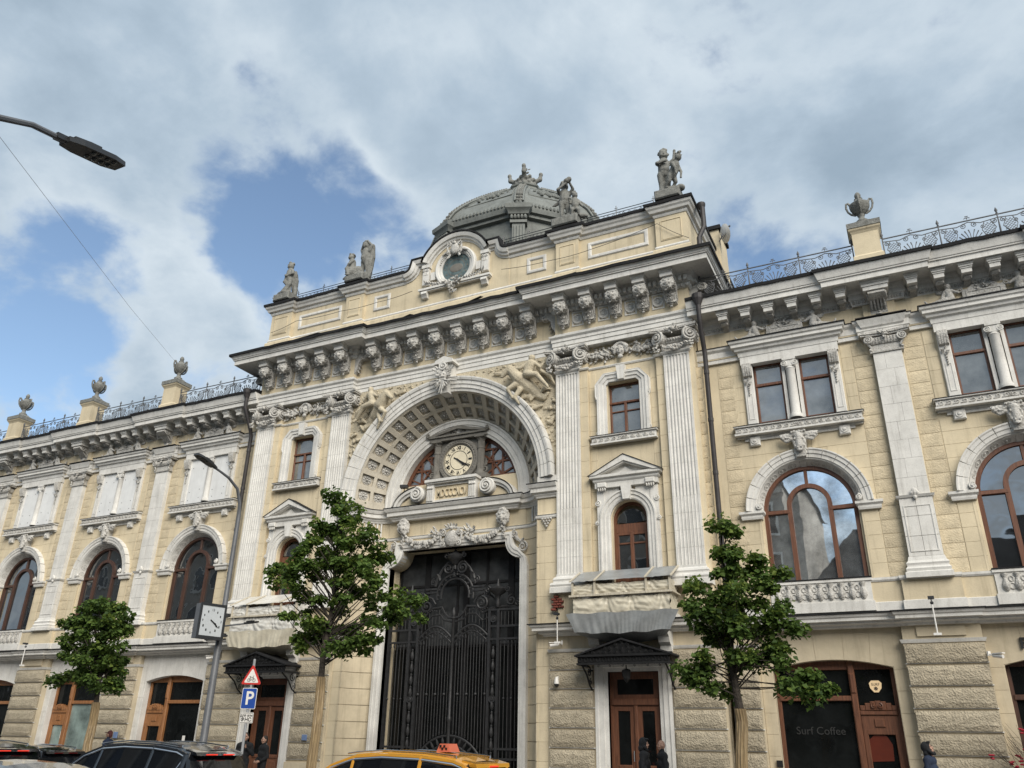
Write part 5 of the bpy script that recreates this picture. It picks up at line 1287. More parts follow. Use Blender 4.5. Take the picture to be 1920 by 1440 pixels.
for k in range(8):
    a = R(22.5 + 45 * k); d = Vector((math.sin(a), -math.cos(a), 0)); t_ = Vector((math.cos(a), math.sin(a), 0)); c0 = Vector((DX, DY, 0))
    rb = MB(); n = len(DR) - 3
    for s in (-1, 1): rb.tube([c0 + d * (r + .03) + t_ * s * .2 + Vector((0, 0, z)) for r, z in DR[2:]], .06, 5)
    crk = MB()
    for i in range(2, len(DR) - 1):
        for f_ in (.0, .5):
            r = DR[i][0] * (1 - f_) + DR[i + 1][0] * f_; z = DR[i][1] * (1 - f_) + DR[i + 1][1] * f_; p = c0 + d * (r + .07) + Vector((0, 0, z))
            crk.ell(p, (.12, .12, .09), 6, 4); crk.ell(p + t_ * .1 + Vector((0, 0, .06)), .075, 6, 4); crk.ell(p - t_ * .1 + Vector((0, 0, .06)), .075, 6, 4)
    o = obj('rib', rb, 'dome', dm, True); obj_ = crk
    rb2 = put('rib_crockets', mesh_of(crk, 'statue', True), dm)
    # drum pilaster at each corner
    M_ = Matrix(((t_.x, -d.x, 0, DX + d.x * 5.05), (t_.y, -d.y, 0, DY + d.y * 5.05), (0, 0, 1, 0), (0, 0, 0, 1)))
    pl = MB().box(-.3, .3, -.22, .2, 18.5, 23.9); pl.box(-.4, .4, -.3, .2, 23.9, 24.05); pl.mold([(-.42, .3), (-.42, -.32), (.42, -.32), (.42, .3)], [(-.1, 24.32), (.05, 24.34), (.1, 24.5), (.2, 24.6), (.22, 24.82), (-.2, 24.86)])
    for i in range(4): pl.tube([(-.21 + i * .14, -.22, 18.6), (-.21 + i * .14, -.22, 23.75)], .04, 5)
    for i in range(5): pl.ell((-.32 + i * .16, -.3, 24.2), (.09, .12, .13), 6, 5)
    obj('corner_pilaster', MB().merge(pl, M_), 'dome', dm, True, None, 35)
    # panel on each face and its ornament
    am = R(45 + 45 * k); dm_ = Vector((math.sin(am), -math.cos(am), 0)); tm = Vector((math.cos(am), math.sin(am), 0)); cf = math.cos(R(22.5))
    pts = []
    rr = DR[4:-3]
    fp = lambda r, z, sd, m_: c0 + dm_ * (r * cf + .02) + tm * sd * (r * math.sin(R(22.5)) - m_) + Vector((0, 0, z))
    loop = [fp(r, z, -1, .42) for r, z in rr] + [fp(r, z, 1, .42) for r, z in reversed(rr)]
    obj('panel_moulding', MB().tube(loop, .035, 5, True), 'dome', dm, True)
    i_ = 7; r, z = DR[i_]; p = c0 + dm_ * (r * cf + .05) + Vector((0, 0, z)); orn = MB(); q = random.Random(k)
    for i in range(46):
        u, v = q.gauss(0, .32), q.gauss(0, .3); orn.ell(p + tm * u + Vector((0, 0, v * .8)) - dm_ * v * .85, q.uniform(.05, .12), 6, 4)
    obj('panel_ornament', orn, 'dome', dm, True)
    gd = MB(); rgt = 5.48
    for i in range(22):
        u = -1 + 2 * (i + .5) / 22; gd.ell(c0 + dm_ * (rgt * cf) + tm * u * rgt * math.sin(R(22.5)) + Vector((0, 0, 24.95)), (.07, .07, .11), 6, 4)
    stuff(obj('gadroon_course', gd, 'dome', dm, True))
    fz = MB()
    for i in range(14):
        u = -1 + 2 * (i + .5) / 14; fz.ell(c0 + dm_ * (5.1 * cf) + tm * u * 1.5 + Vector((0, 0, 23.2)), (.06, .06, .2), 6, 4)
    stuff(obj('frieze_ornament', fz, 'dome', dm, True))

# ================================================================ wings
BW = 6.145
mod = MB()
mod.box(-.15, .15, -.56, .4, -.35, -.2); mod.box(-.175, .175, -.59, .4, -.2, -.15); mod.box(-.2, .2, -.62, .4, -.15, -.08); mod.box(-.225, .225, -.65, .4, -.08, .02)
mod_me = mesh_of(mod, 'white')
ms = MB().extr_x([(.55, -.34), (.0, -.34), (-.02, -.42), (.08, -.48), (.2, -.44), (.3, -.5), (.5, -.6)], -.1, .1)
for s in (-1, 1): ms.volute((s * .11, .08, -.41), .08, 1.4, .02, s, True, 4, 9, .01, 'yz')
ms_me = mesh_of(MB().merge(ms, T(0, -.36, 0)), 'carved', True)
bb = MB()    # big bracket over each pilaster
bb.box(-.42, .42, -.64, .4, -.2, -.1); bb.box(-.46, .46, -.68, .4, -.1, .02); bb.box(-.38, .38, -.6, .4, -.34, -.2)
bb_me = mesh_of(bb, 'white')
bs_ = MB().extr_x([(.55, -.34), (-.1, -.34), (-.14, -.46), (0, -.58), (.18, -.6), (.3, -.78), (.36, -1.25), (.55, -1.3)], -.26, .26)
for s in (-1, 1): bs_.volute((s * .27, .05, -.46), .14, 1.6, .035, s, True, 5, 10, .02, 'yz')
for i in range(5): bs_.tube([(-.2 + i * .1, -.06, -.4), (-.2 + i * .1, .1, -.62), (-.2 + i * .1, .3, -.82)], .035, 5)
for i in range(4): bs_.leaf(T(0, .3 - i * .0, -.86 - i * .13) @ RY(180), .2, .22 - .03 * i, .06); bs_.ell((0, .28, -.9 - i * .12), .035, 6, 4)
bs_me = mesh_of(MB().merge(bs_, T(0, -.4, 0) @ S(1, 1.3, 1)), 'carved', True, 45)
wc = MB()    # wing pilaster capital; origin on necking z=13.62, face y=0
wc.box(-.44, .44, 0, .25, -.02, .5)
ab = [(-.72 + 1.44 * i / 10, -.2 + .1 * math.sin(PI * i / 10)) for i in range(11)]
wc.extr_z(ab + [(.72, .25), (-.72, .25)], .56, .62); wc.extr_z([(x * 1.06, y - .04) for x, y in ab] + [(.76, .25), (-.76, .25)], .62, .7)
wc.mold([(-.46, .25), (-.46, 0), (.46, 0), (.46, .25)], [(-.1, .28), (.03, .28), (.1, .36), (.1, .5), (-.1, .52)]); wc.mold([(-.45, .25), (-.45, 0), (.45, 0), (.45, .25)], [(-.1, -.02), (.05, -.02), (.06, .03), (-.1, .06)])
for s in (-1, 1):
    wc.volute((s * .52, -.1, .44), .15, 2.0, .04, s, True, 5, 12, .05); wc.tube([(s * .52, -.06, .3), (s * .44, -.05, .16), (s * .48, -.05, .08)], .035, 5); wc.ell((s * .48, -.05, .08), .05, 6, 4)
for i in range(9): wc.tube([(-.36 + i * .09, -.03, .3), (-.36 + i * .09, -.1, .4), (-.36 + i * .09, -.1, .48)], .028, 5)
wc.cluster((0, -.16, .6), (.12, .08, .12), 12, .04, 6)
wc_me = mesh_of(wc, 'carved', True, 45)
def wing_pilaster(x):
    mb = MB(); q = random.Random(int(x * 7)); z = 8.72; i = 0
    while z < 13.6:
        z1 = min(z + .61, 13.62); j = -.1 if i % 2 else .12
        mb.cham(x - .43, x + j - .002, .5, .75, z + .002, z1 - .002, .004); mb.cham(x + j + .002, x + .43, .5, .75, z + .002, z1 - .002, .004); z = z1; i += 1
    P_ = obj('wing_pilaster', mb, 'white', B); put('capital', wc_me, P_, T(x, .5, 13.62))
    b = MB().mold([(x - .43, .75), (x - .43, .5), (x + .43, .5), (x + .43, .75)], [(-.2, 6.3), (.2, 6.3), (.2, 6.45), (.15, 6.48), (.17, 6.56), (.12, 6.62), (.12, 6.66), (.14, 6.72), (.08, 6.8), (.05, 6.92), (-.2, 6.92)])
    obj('base', b, 'white', P_)
    s = MB(); z = 6.92
    for k in range(3): s.cham(x - .46, x - .02, .46, .75, z + .004, z + .596, .006); s.cham(x - .012, x + .46, .46, .75, z + .004, z + .596, .006); z += .6
    s.sweepxz([(x - .38, 7.06), (x - .38, 8.45), (x + .38, 8.45), (x + .38, 7.06)], [(0, .47), (0, .44), (-.03, .44), (-.035, .47)], True)
    s.mold([(x - .46, .75), (x - .46, .46), (x + .46, .46), (x + .46, .75)], [(-.1, 8.68), (.04, 8.69), (.08, 8.76), (-.1, 8.8)])
    s.ell((x, .4, 8.86), (.09, .06, .12)); s.ell((x - .07, .4, 8.82), (.06, .05, .07)); s.ell((x + .07, .4, 8.82), (.06, .05, .07)); s.ell((x, .4, 8.68), (.06, .05, .07))
    obj('pedestal_shaft', s, 'white', P_)
    put('cornice_bracket', bb_me, B, T(x, .48, 15.97)); put('bracket_scroll', bs_me, B, T(x, .48, 15.97))
    fz = MB().box(x - .5, x + .5, .5, .75, 14.87, 15.45); obj('frieze_block', fz, 'yellow', B)
    d = MB().mold([(x - .56, .8), (x - .56, .5), (x + .56, .5), (x + .56, .8)], [(-.1, 14.32), (.02, 14.32), (.04, 14.5), (.1, 14.56), (.12, 14.62), (.2, 14.8), (-.1, 14.84)])
    for i in range(6): d.box(x - .36 + i * .13, x - .28 + i * .13, .38, .5, 14.62, 14.7)
    obj('block_cornice', d, 'white', B); obj('block_flashing', MB().box(x - .78, x + .78, .26, .75, 14.842, 14.872), 'roof', B)
    for a in (x - 1.07, x + .46):
        if not (abs(a) < 10.4):
            for k in range(18):
                z0 = 6.42 + k * .428
                key = ('quoin', k % 3)
                if key not in blk: blk[key] = rough_block(71 + k % 3, .58, .405, .022, 'quoin', .003, 6, 4)
                put('quoin_block', blk[key], B, T(a + .305, .70, z0 + .214))
mat('quoin', (0.60, 0.51, 0.355), .95, .08, 3.0, .8, 22, .3, bdist=.03, orand=.22)
ar_pr = [(0, .75), (0, .58), (.05, .56), (.06, .53), (.17, .52), (.19, .49), (.28, .48), (.32, .45), (.36, .45), (.37, .75)]
va_me = mesh_of(MB().sweepxz(list(reversed(arc(0, 0, 1.57, -180 / 26 + .04, 180 / 26 - .04, 3))), ar_pr), 'white')
gu = MB()   # guilloche band on the splayed arch head
def GP(a, t): return ((1.565 - .15 * t) * math.cos(a), .61 + .27 * t, (1.565 - .15 * t) * math.sin(a))
for i in range(13):
    a = PI * (i + .5) / 13
    if i == 6:
        gu.tube([GP(a - .07, .1), GP(a + .07, .1), GP(a + .07, .9), GP(a - .07, .9)], .02, 4, True); continue
    gu.tube([GP(a + .082 * math.cos(t), .5 + .36 * math.sin(t)) for t in [k * PI / 6 for k in range(12)]], .02, 4, True)
    gu.tube([GP(a + .045 * math.cos(t), .5 + .2 * math.sin(t)) for t in [k * PI / 4 for k in range(8)]], .014, 4, True)
    gu.ell(GP(a, .5), .035, 6, 4)
gu_me = mesh_of(gu, 'carved', True)
cowmb = MB()
cowmb.extr([(-.15, -.55), (.15, -.55), (.24, .2), (-.24, .2)], 0, .3)
cowmb.caps((0, -.02, .14), (0, -.06, -.22), .15, .11); cowmb.ell((0, -.07, -.3), (.13, .09, .09)); cowmb.ell((0, 0, .2), (.22, .12, .09)); cowmb.ell((0, -.13, -.36), (.09, .05, .05))
for s in (-1, 1):
    cowmb.ell((s * .13, -.1, .04), (.04, .05, .045)); cowmb.ell((s * .06, -.16, -.27), (.03, .03, .03)); cowmb.ell((s * .16, -.04, -.06), (.05, .06, .1)); cowmb.ell((s * .12, -.06, -.2), (.06, .06, .07))
    cowmb.caps((s * .22, 0, .2), (s * .42, .02, .24), .07, .06); cowmb.caps((s * .42, .02, .24), (s * .6, .04, .26), .05, .03); cowmb.caps((s * .24, .02, .08), (s * .4, .03, .02), .07, .06); cowmb.caps((s * .4, .03, .02), (s * .56, .04, .14), .06, .04)
    for i in range(9): cowmb.ell((s * (.28 + .035 * i), -.02, .16 - .05 * math.sin(i * 2.3)), (.05, .05, .05), 6, 4)
for i in range(6): cowmb.ell((-.2 + i * .08, -.07, .28 + .02 * (i % 2)), (.05, .06, .05), 8, 5)
cow_me = blob(cowmb, 'carved', .018, 1)
bal = MB()  # relief baluster panel, centred
bal.box(-1.46, 1.46, .56, .8, 5.72, 6.40); bal.box(-1.5, 1.5, .52, .8, 6.34, 6.42); bal.box(-1.5, 1.5, .5, .8, 5.46, 5.74)
bal_o = MB()
for i in range(9):
    x = -1.22 + i * .305; bal_o.lathe([(.05, 5.82), (.1, 5.9), (.11, 6.0), (.06, 6.12), (.05, 6.2), (.09, 6.26), (.09, 6.3)], 8, (x, .56, 0))
    if i < 8:
        for zz, r_ in ((5.95, .075), (6.15, .06)): bal_o.tube([(x + .152 + r_ * math.cos(t), .55, zz + r_ * 1.2 * math.sin(t)) for t in [k * PI / 4 for k in range(8)]], .022, 4, True)
bal_me = mesh_of(bal, 'white'); balo_me = mesh_of(bal_o, 'carved', True)
ucol = MB().lathe([(.2, 11.82), (.2, 11.92), (.17, 11.97), (.17, 12.0), (.155, 12.03), (.155, 12.6), (.148, 13.6), (.17, 13.63), (.15, 13.66), (.15, 13.7)], 18)
for zz in (12.35, 12.85, 13.2): ucol.lathe([(.1, zz), (.156, zz), (.156, zz + .006), (.1, zz + .006)], 18)
ucol.box(-.22, .22, -.18, .2, 13.92, 14.0); ucol.box(-.17, .17, -.15, .15, 13.7, 13.92)
for s in (-1, 1): ucol.volute((s * .19, -.14, 13.8), .11, 1.8, .03, s, True, 5, 12, .03)
ucol_me = mesh_of(ucol, 'white', True)
scn = MB()  # console with drop on the side strips of the twin window
scn.extr_x([(.62, 14.0), (.42, 14.0), (.38, 13.9), (.44, 13.7), (.5, 13.55), (.62, 13.5)], -.15, .15)
for i in range(4): scn.tube([(-.11 + i * .073, .41, 13.98), (-.11 + i * .073, .42, 13.8), (-.11 + i * .073, .5, 13.55)], .028, 5)
scn.cluster((0, .56, 13.36), (.12, .06, .1), 12, .035, 4)
for i in range(5): scn.ell((0, .57, 13.2 - i * .085), (.05 - .006 * i, .035, .04), 6, 4)
scn_me = mesh_of(scn, 'carved', True, 45)
ft = MB()   # frieze group: tablet between two crouching putti
ft.extr([(-.62, 14.92), (.62, 14.92), (.6, 15.3), (.45, 15.3), (.3, 15.42), (-.3, 15.42), (-.45, 15.3), (-.6, 15.3)], .48, .62); ft.sweepxz([(-.5, 14.96), (-.5, 15.22), (.5, 15.22), (.5, 14.96)], [(0, .5), (0, .46), (-.04, .46), (-.05, .5)], True)
ft.cluster((0, .5, 15.32), (.26, .1, .12), 20, .04, 5)
for s in (-1, 1): ft.volute((s * .66, .5, 15.3), .09, 1.4, .03, s)
ft_me = mesh_of(ft, 'carved', True, 40)
pu = MB()
pu.caps((.95, .48, 15.05), (1.0, .44, 15.28), .13, .12); pu.ell((.98, .4, 15.46), (.1, .1, .11)); pu.ell((1.0, .44, 15.5), (.11, .1, .1)); pu.caps((.9, .4, 15.3), (.72, .42, 15.2), .06, .045); pu.caps((1.08, .42, 15.3), (1.2, .42, 15.1), .06, .045)
pu.caps((1.05, .46, 15.0), (1.35, .46, 14.98), .12, .09); pu.caps((1.35, .46, 14.98), (1.62, .5, 14.98), .08, .05); pu.caps((1.62, .5, 14.98), (1.7, .5, 15.12), .05, .03)
pu.ell((1.2, .56, 15.4), (.16, .04, .12)); pu.ell((.95, .5, 14.98), (.2, .08, .08))
pu_me = blob(pu, 'carved', .02, 1); puL_me = blob(MB().merge(pu, MIR), 'carved', .02, 1)

def arch_pane(c, zs, r): return [(c - r, zs)] + list(reversed(arc(c, zs, r, 0, 180, 14)))[1:-1] + [(c + r, zs)]
def wing_bay(cx, boarded, white_ground, shop, fm, gm, seed):
    q = random.Random(seed)
    # wall sheets
    wl = MB()
    wl.wall_arch(cx - BW / 2, cx + BW / 2, 11.35, 14.5, cx, 1.26, 14.05, rect(14.05), 11.8, .7, 1.0, 1)
    wl.wall_arch(cx - BW / 2, cx + BW / 2, 5.3, 11.35, cx, 1.575, 8.75, arch_fn(cx, 8.75, 1.575), 6.4, .7, .75, 22)
    wl.box(cx - BW / 2, cx + BW / 2, .58, .8, 14.4, 15.6)
    obj('wing_wall', wl, 'yellow', B)
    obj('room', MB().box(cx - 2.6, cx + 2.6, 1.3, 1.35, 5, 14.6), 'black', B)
    # ashlar beside the openings
    for k in range(11):
        z0 = 6.42 + k * .428; z1 = z0 + .428
        for s in (-1, 1):
            xi = 1.5
            if z1 > 8.75: xi = math.sqrt(max(0, 1.72 ** 2 - (z0 - 8.75) ** 2)) if z0 - 8.75 < 1.72 else .35
            xo = 2.0
            if xo - xi > .2: ashlar(*((cx + xi, cx + xo) if s > 0 else (cx - xo, cx - xi)), .7, z0, z1)
    for s in (-1, 1):
        for k in range(5): ashlar(*((cx + 1.66, cx + 1.98) if s > 0 else (cx - 1.98, cx - 1.66)), .7, 11.82 + k * .47, 11.82 + (k + 1) * .47)
    # arch
    for i in range(13): put('window_voussoir', va_me, B, T(cx, 0, 8.75) @ RY(-(i + .5) * 180 / 13))
    obj('arch_soffit', MB().sweepxz(list(reversed(arc(cx, 8.75, 1.575, 0, 180, 26))), [(0, .56), (-.01, .6), (-.16, .88), (-.2, .89), (-.2, 1.0)], cap=False), 'white', B, True, None, 30)
    for s in (-1, 1):
        pth = [(cx - 1.575, 6.4), (cx - 1.575, 8.75)] if s < 0 else [(cx + 1.575, 8.75), (cx + 1.575, 6.4)]
        obj('jamb', MB().sweepxz(pth, [(.02, .68), (0, .68), (-.05, .69), (-.06, .78), (-.14, .79), (-.15, 1.0)]), 'yellow', B)
    put('guilloche', gu_me, B, T(cx, 0, 8.75))
    for s in (-1, 1):
        im = MB()
        im.mold([(cx + s * 1.78 - .28, .98), (cx + s * 1.78 - .28, .62), (cx + s * 1.78 + .28, .62), (cx + s * 1.78 + .28, .98)], [(-.1, 8.5), (.04, 8.5), (.06, 8.56), (.06, 8.62), (.12, 8.68), (.12, 8.76), (-.1, 8.78)]); im.volute((cx + s * 1.5, .5, 8.88), .1, 1.5, .035, -s); im.ell((cx + s * 1.5, .52, 8.86), (.1, .08, .09))
        obj('impost', im, 'white', B)
    put('keystone_head', cow_me, B, T(cx, .42, 10.93))
    # three-light arched window
    c = cx; y = .9
    ring = MB().sweepxz([(c - 1.44, 6.4), (c - 1.44, 8.75)] + list(reversed(arc(c, 8.75, 1.44, 0, 180, 22)))[1:] + [(c + 1.44, 6.4)], [(0, 1.02), (0, .86), (-.13, .85), (-.15, 1.0)])
    inn = MB().sweepxz([(c - .62, 6.4), (c - .62, 8.9)] + list(reversed(arc(c, 8.9, .62, 0, 180, 16)))[1:] + [(c + .62, 6.4)], [(.07, 1.0), (.07, .86), (-.07, .86), (-.07, 1.0)])
    fr = [ring, inn, (c - 1.4, c - .6, 8.66, 8.78, -.05), (c + .6, c + 1.4, 8.66, 8.78, -.05), (c - .05, c + .05, 9.5, 10.15, -.02), (c - 1.4, c + 1.4, 6.38, 6.5, -.02)]
    pn = [[(c - .56, 6.5)] + arch_pane(c, 8.9, .56) + [(c + .56, 6.5)], (c - 1.3, c - .68, 6.5, 8.68), (c + .68, c + 1.3, 6.5, 8.68)]
    for s in (-1, 1):
        o_ = [(c + s * a, zz) for a, zz in arc(0, 8.75, 1.31, 3, 87.5, 10)]; i_ = [(c + s * a, zz) for a, zz in arc(0, 8.9, .68, 86, 0, 8)]; pl = o_ + i_ + [(c + s * .68, 8.8)]
        pn.append(pl if s < 0 else list(reversed(pl)))
    window(B, 'arched_window', fr, pn, y, fm, gm, .7, seed)
    put('baluster_panel', bal_me, B, T(cx, 0, 0)); put('baluster_relief', balo_me, B, T(cx, 0, 0))
    obj('sill_flashing', MB().box(cx - 1.5, cx + 1.5, .5, 1.0, 6.425, 6.46), 'roof', B)
    # upper twin window
    st_ = MB()
    for s in (-1, 1): st_.cham(cx + s * 1.42 - .17, cx + s * 1.42 + .17, .6, .8, 11.78, 14.05, .02); st_.sweepxz([(cx + s * 1.42 - .09, 11.95), (cx + s * 1.42 - .09, 12.9), (cx + s * 1.42 + .09, 12.9), (cx + s * 1.42 + .09, 11.95)], [(0, .61), (0, .585), (-.02, .585), (-.025, .61)], True)
    st_.box(cx - 1.62, cx + 1.62, .52, .8, 14.0, 14.3)
    for s in (-1, 1): st_.box(cx + s * .235 - .05, cx + s * .235 + .05, .7, .95, 11.8, 14.02)
    st_.mold([(cx - 1.66, .8), (cx - 1.66, .5), (cx + 1.66, .5), (cx + 1.66, .8)], [(-.05, 14.3), (.0, 14.3), (.02, 14.46), (.1, 14.5), (.12, 14.58), (.2, 14.62), (.2, 14.72), (.25, 14.76), (.28, 14.86), (-.05, 14.88)])
    obj('window_hood', st_, 'white', B)
    obj('hood_flashing', MB().mold([(cx - 1.66, .8), (cx - 1.66, .5), (cx + 1.66, .5), (cx + 1.66, .8)], [(.283, 14.845), (.305, 14.85), (.305, 14.89), (-.05, 14.93)], cap=False), 'roof', B)
    put('window_column', ucol_me, B, T(cx, .68, 0))
    for s in (-1, 1): put('hood_console', scn_me, B, T(cx + s * 1.42, 0, 0))
    if boarded:
        for s in (-1, 1):
            a, b = (cx + .2, cx + 1.27) if s > 0 else (cx - 1.27, cx - .2)
            bd = obj('window_board', MB().cham(a, b, .64, .7, 11.8, 14.02, .006), 'board', B)
            bo = MB()
            for zz in (12.0, 12.4, 13.5): 
                for xx in (a + .2, b - .25): bo.ell((xx + q.uniform(-.05, .05), .635, zz + q.uniform(-.05, .1)), (.022, .012, .022), 6, 4)
            obj('bolts', bo, 'black', bd)
    else:
        for s in (-1, 1):
            a, b = (cx + .29, cx + 1.24) if s > 0 else (cx - 1.24, cx - .29)
            window(B, 'sash_window', [(a, a + .07, 11.82, 14.02), (b - .07, b, 11.82, 14.02), (a, b, 13.95, 14.02), (a, b, 11.82, 11.9), (a, b, 13.2, 13.3, -.02)], [(a + .06, b - .06, 11.89, 13.22), (a + .06, b - .06, 13.28, 13.96)], .82, 'wood', 'glass_grey', .6, seed + s)
    mb, wv, tp = wave_sill(cx - 2.06, cx + 2.06, .72, .44, 11.40, 11.70)
    sl = obj('sill', mb, 'white', B); obj('wave_ornament', wv, 'carved', sl, True); obj('sill_flashing', tp, 'roof', sl)
    ub = MB().box(cx - 2.0, cx + 2.0, .6, .72, 11.3, 11.38); ub.box(cx - 1.75, cx + 1.75, .64, .72, 11.2, 11.3)
    for s in (-1, 1):
        x = cx + s * 1.42; ub.cham(x - .17, x + .17, .56, .72, 11.0, 11.34, .03); ub.lathe([(0, .06), (.05, .05), (.06, .02), (.11, .03), (.12, 0)], 14, (x, .56, 11.17), RX(90).to_3x3())
    obj('sill_brackets', ub, 'white', B)
    # frieze sculpture
    put('frieze_tablet', ft_me, B, T(cx, 0, 0)); put('putto_relief', pu_me, B, T(cx, 0, 0)); put('putto_relief', puL_me, B, T(cx, 0, 0))
    for k in (-2.5, -1.5, -.5, .5, 1.5, 2.5):
        m_ = put('modillion', mod_me, B, T(cx + k * .79, .5, 15.97)); put('scroll', ms_me, m_)
    # ground storey: segmental shop opening
    gy = 'white' if white_ground else 'yellow_dim'
    sf_ = lambda x: 3.88 + .24 * (1 - ((x - cx) / 1.68) ** 2)
    gwl = MB().wall_arch(cx - 2.05, cx + 2.05, .15, 5.06, cx, 1.68, 3.88, sf_, .15, .72, 1.15, 14)
    obj('ground_wall', gwl, gy, B)
    for s in (-1, 1):
        for k in range(6): ashlar(*((cx + 1.69, cx + 2.04) if s > 0 else (cx - 2.04, cx - 1.69)), .72, .9 + k * .585, .9 + (k + 1) * .585, gy, .014, 'smooth_block')
    for xa, xb in ((-2.04, -1.1), (-1.09, -.4), (-.39, .39), (.4, 1.09), (1.1, 2.04)):
        n_ = 5; lo = [(cx + xa + (xb - xa) * i / n_) for i in range(n_ + 1)]; k_ = .22
        poly = [(x, max(sf_(x), 3.9) + .006) for x in lo] + [(cx + xb * (1 + k_ * .4), 4.99), (cx + xa * (1 + k_ * .4), 4.99)]
        poly = [(min(max(x, cx - 2.04), cx + 2.04), zz) for x, zz in poly]
        obj('arch_stone', MB().extr(poly, .706, .73), gy, B)
    # shop front
    m_ = 1 if cx > 0 else -1
    def X(a, b): return (cx + a, cx + b) if m_ > 0 else (cx - b, cx - a)
    F = part('shop_front', B); y = .98
    f = MB()
    def fb(a, b, z0, z1, yo=0, ch=.015): aa, b2 = X(a, b); f.cham(aa, b2, y + yo, y + .12, z0, z1, ch)
    fb(-1.68, -1.56, .15, 4.12); fb(1.56, 1.68, .15, 4.12); fb(.42, .6, .15, 4.12, -.06, .03); fb(-1.6, .45, 3.0, 3.14, -.03); fb(-1.6, .45, .15, .75); fb(.6, 1.6, 2.62, 2.74, -.04); fb(.6, 1.6, 2.2, 2.62); fb(-1.6, 1.6, 3.86, 4.12, .02)
    fb(.6, .74, .15, 2.25); fb(1.44, 1.58, .15, 2.25); fb(.7, 1.5, .15, .9); fb(.72, 1.46, 2.1, 2.24); fb(.95, 1.22, 2.3, 2.52, -.03)
    for k in range(7):
        a = .62 + k * .14; hgt = .1 + .16 * math.sin(PI * (k + .5) / 7); fb(a, a + .139, 2.74, 2.74 + hgt, -.05 - .02 * math.sin(PI * (k + .5) / 7))
    fb(.44, .58, 3.2, 3.75, -.1, .03)
    f.volute((X(1.08, 1.08)[0] - .08, y - .08, 2.86), .08, 1.4, .02, 1); f.volute((X(1.08, 1.08)[0] + .08, y - .08, 2.86), .08, 1.4, .02, -1)
    obj('frame', f, shop, F)
    for nm, a, b, z0, z1, g_ in (('display_pane', -1.57, .43, .75, 3.02, 0), ('transom_pane', -1.57, .43, 3.13, 3.9, 0), ('door_pane', .73, 1.45, .9, 2.12, 0), ('transom_pane', .6, 1.57, 2.74, 3.9, 0)):
        aa, b2 = X(a, b); obj(nm, MB().box(aa, b2, y + .07, y + .08, z0, z1), 'glass_film' if (cx == -19.475 and nm == 'display_pane') or (cx == -19.475 and nm == 'door_pane') else 'glass_shop', F)
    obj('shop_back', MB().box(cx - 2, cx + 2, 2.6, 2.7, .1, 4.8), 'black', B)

wing_bay(13.33, False, False, 'wood', 'wood', 'glass_bright', 21)
wing_bay(19.475, False, False, 'wood_dark', 'wood', 'glass', 25)
wing_bay(-13.33, True, True, 'wood_orange', 'wood_dark', 'glass', 31)
wing_bay(-19.475, True, True, 'wood_orange', 'wood_dark', 'glass', 35)
wing_bay(-25.62, True, True, 'wood_orange', 'wood_dark', 'glass', 39)
PILX = (16.4, 22.545, -16.4, -22.545, -28.69)
for x in PILX: wing_pilaster(x)
for x, y in ((10.85, .70), (-11.45, .70)):
    for k in range(18):
        put('quoin_block', blk[('quoin', k % 3)], B, T(x + .305, y, 6.42 + k * .428 + .214))
for s in (-1, 1):
    for k in range(18): put('quoin_block', blk[('quoin', k % 3)], B, T(s * 10.26, .33, 6.42 + k * .428 + .214) @ S(.55, 1, 1))
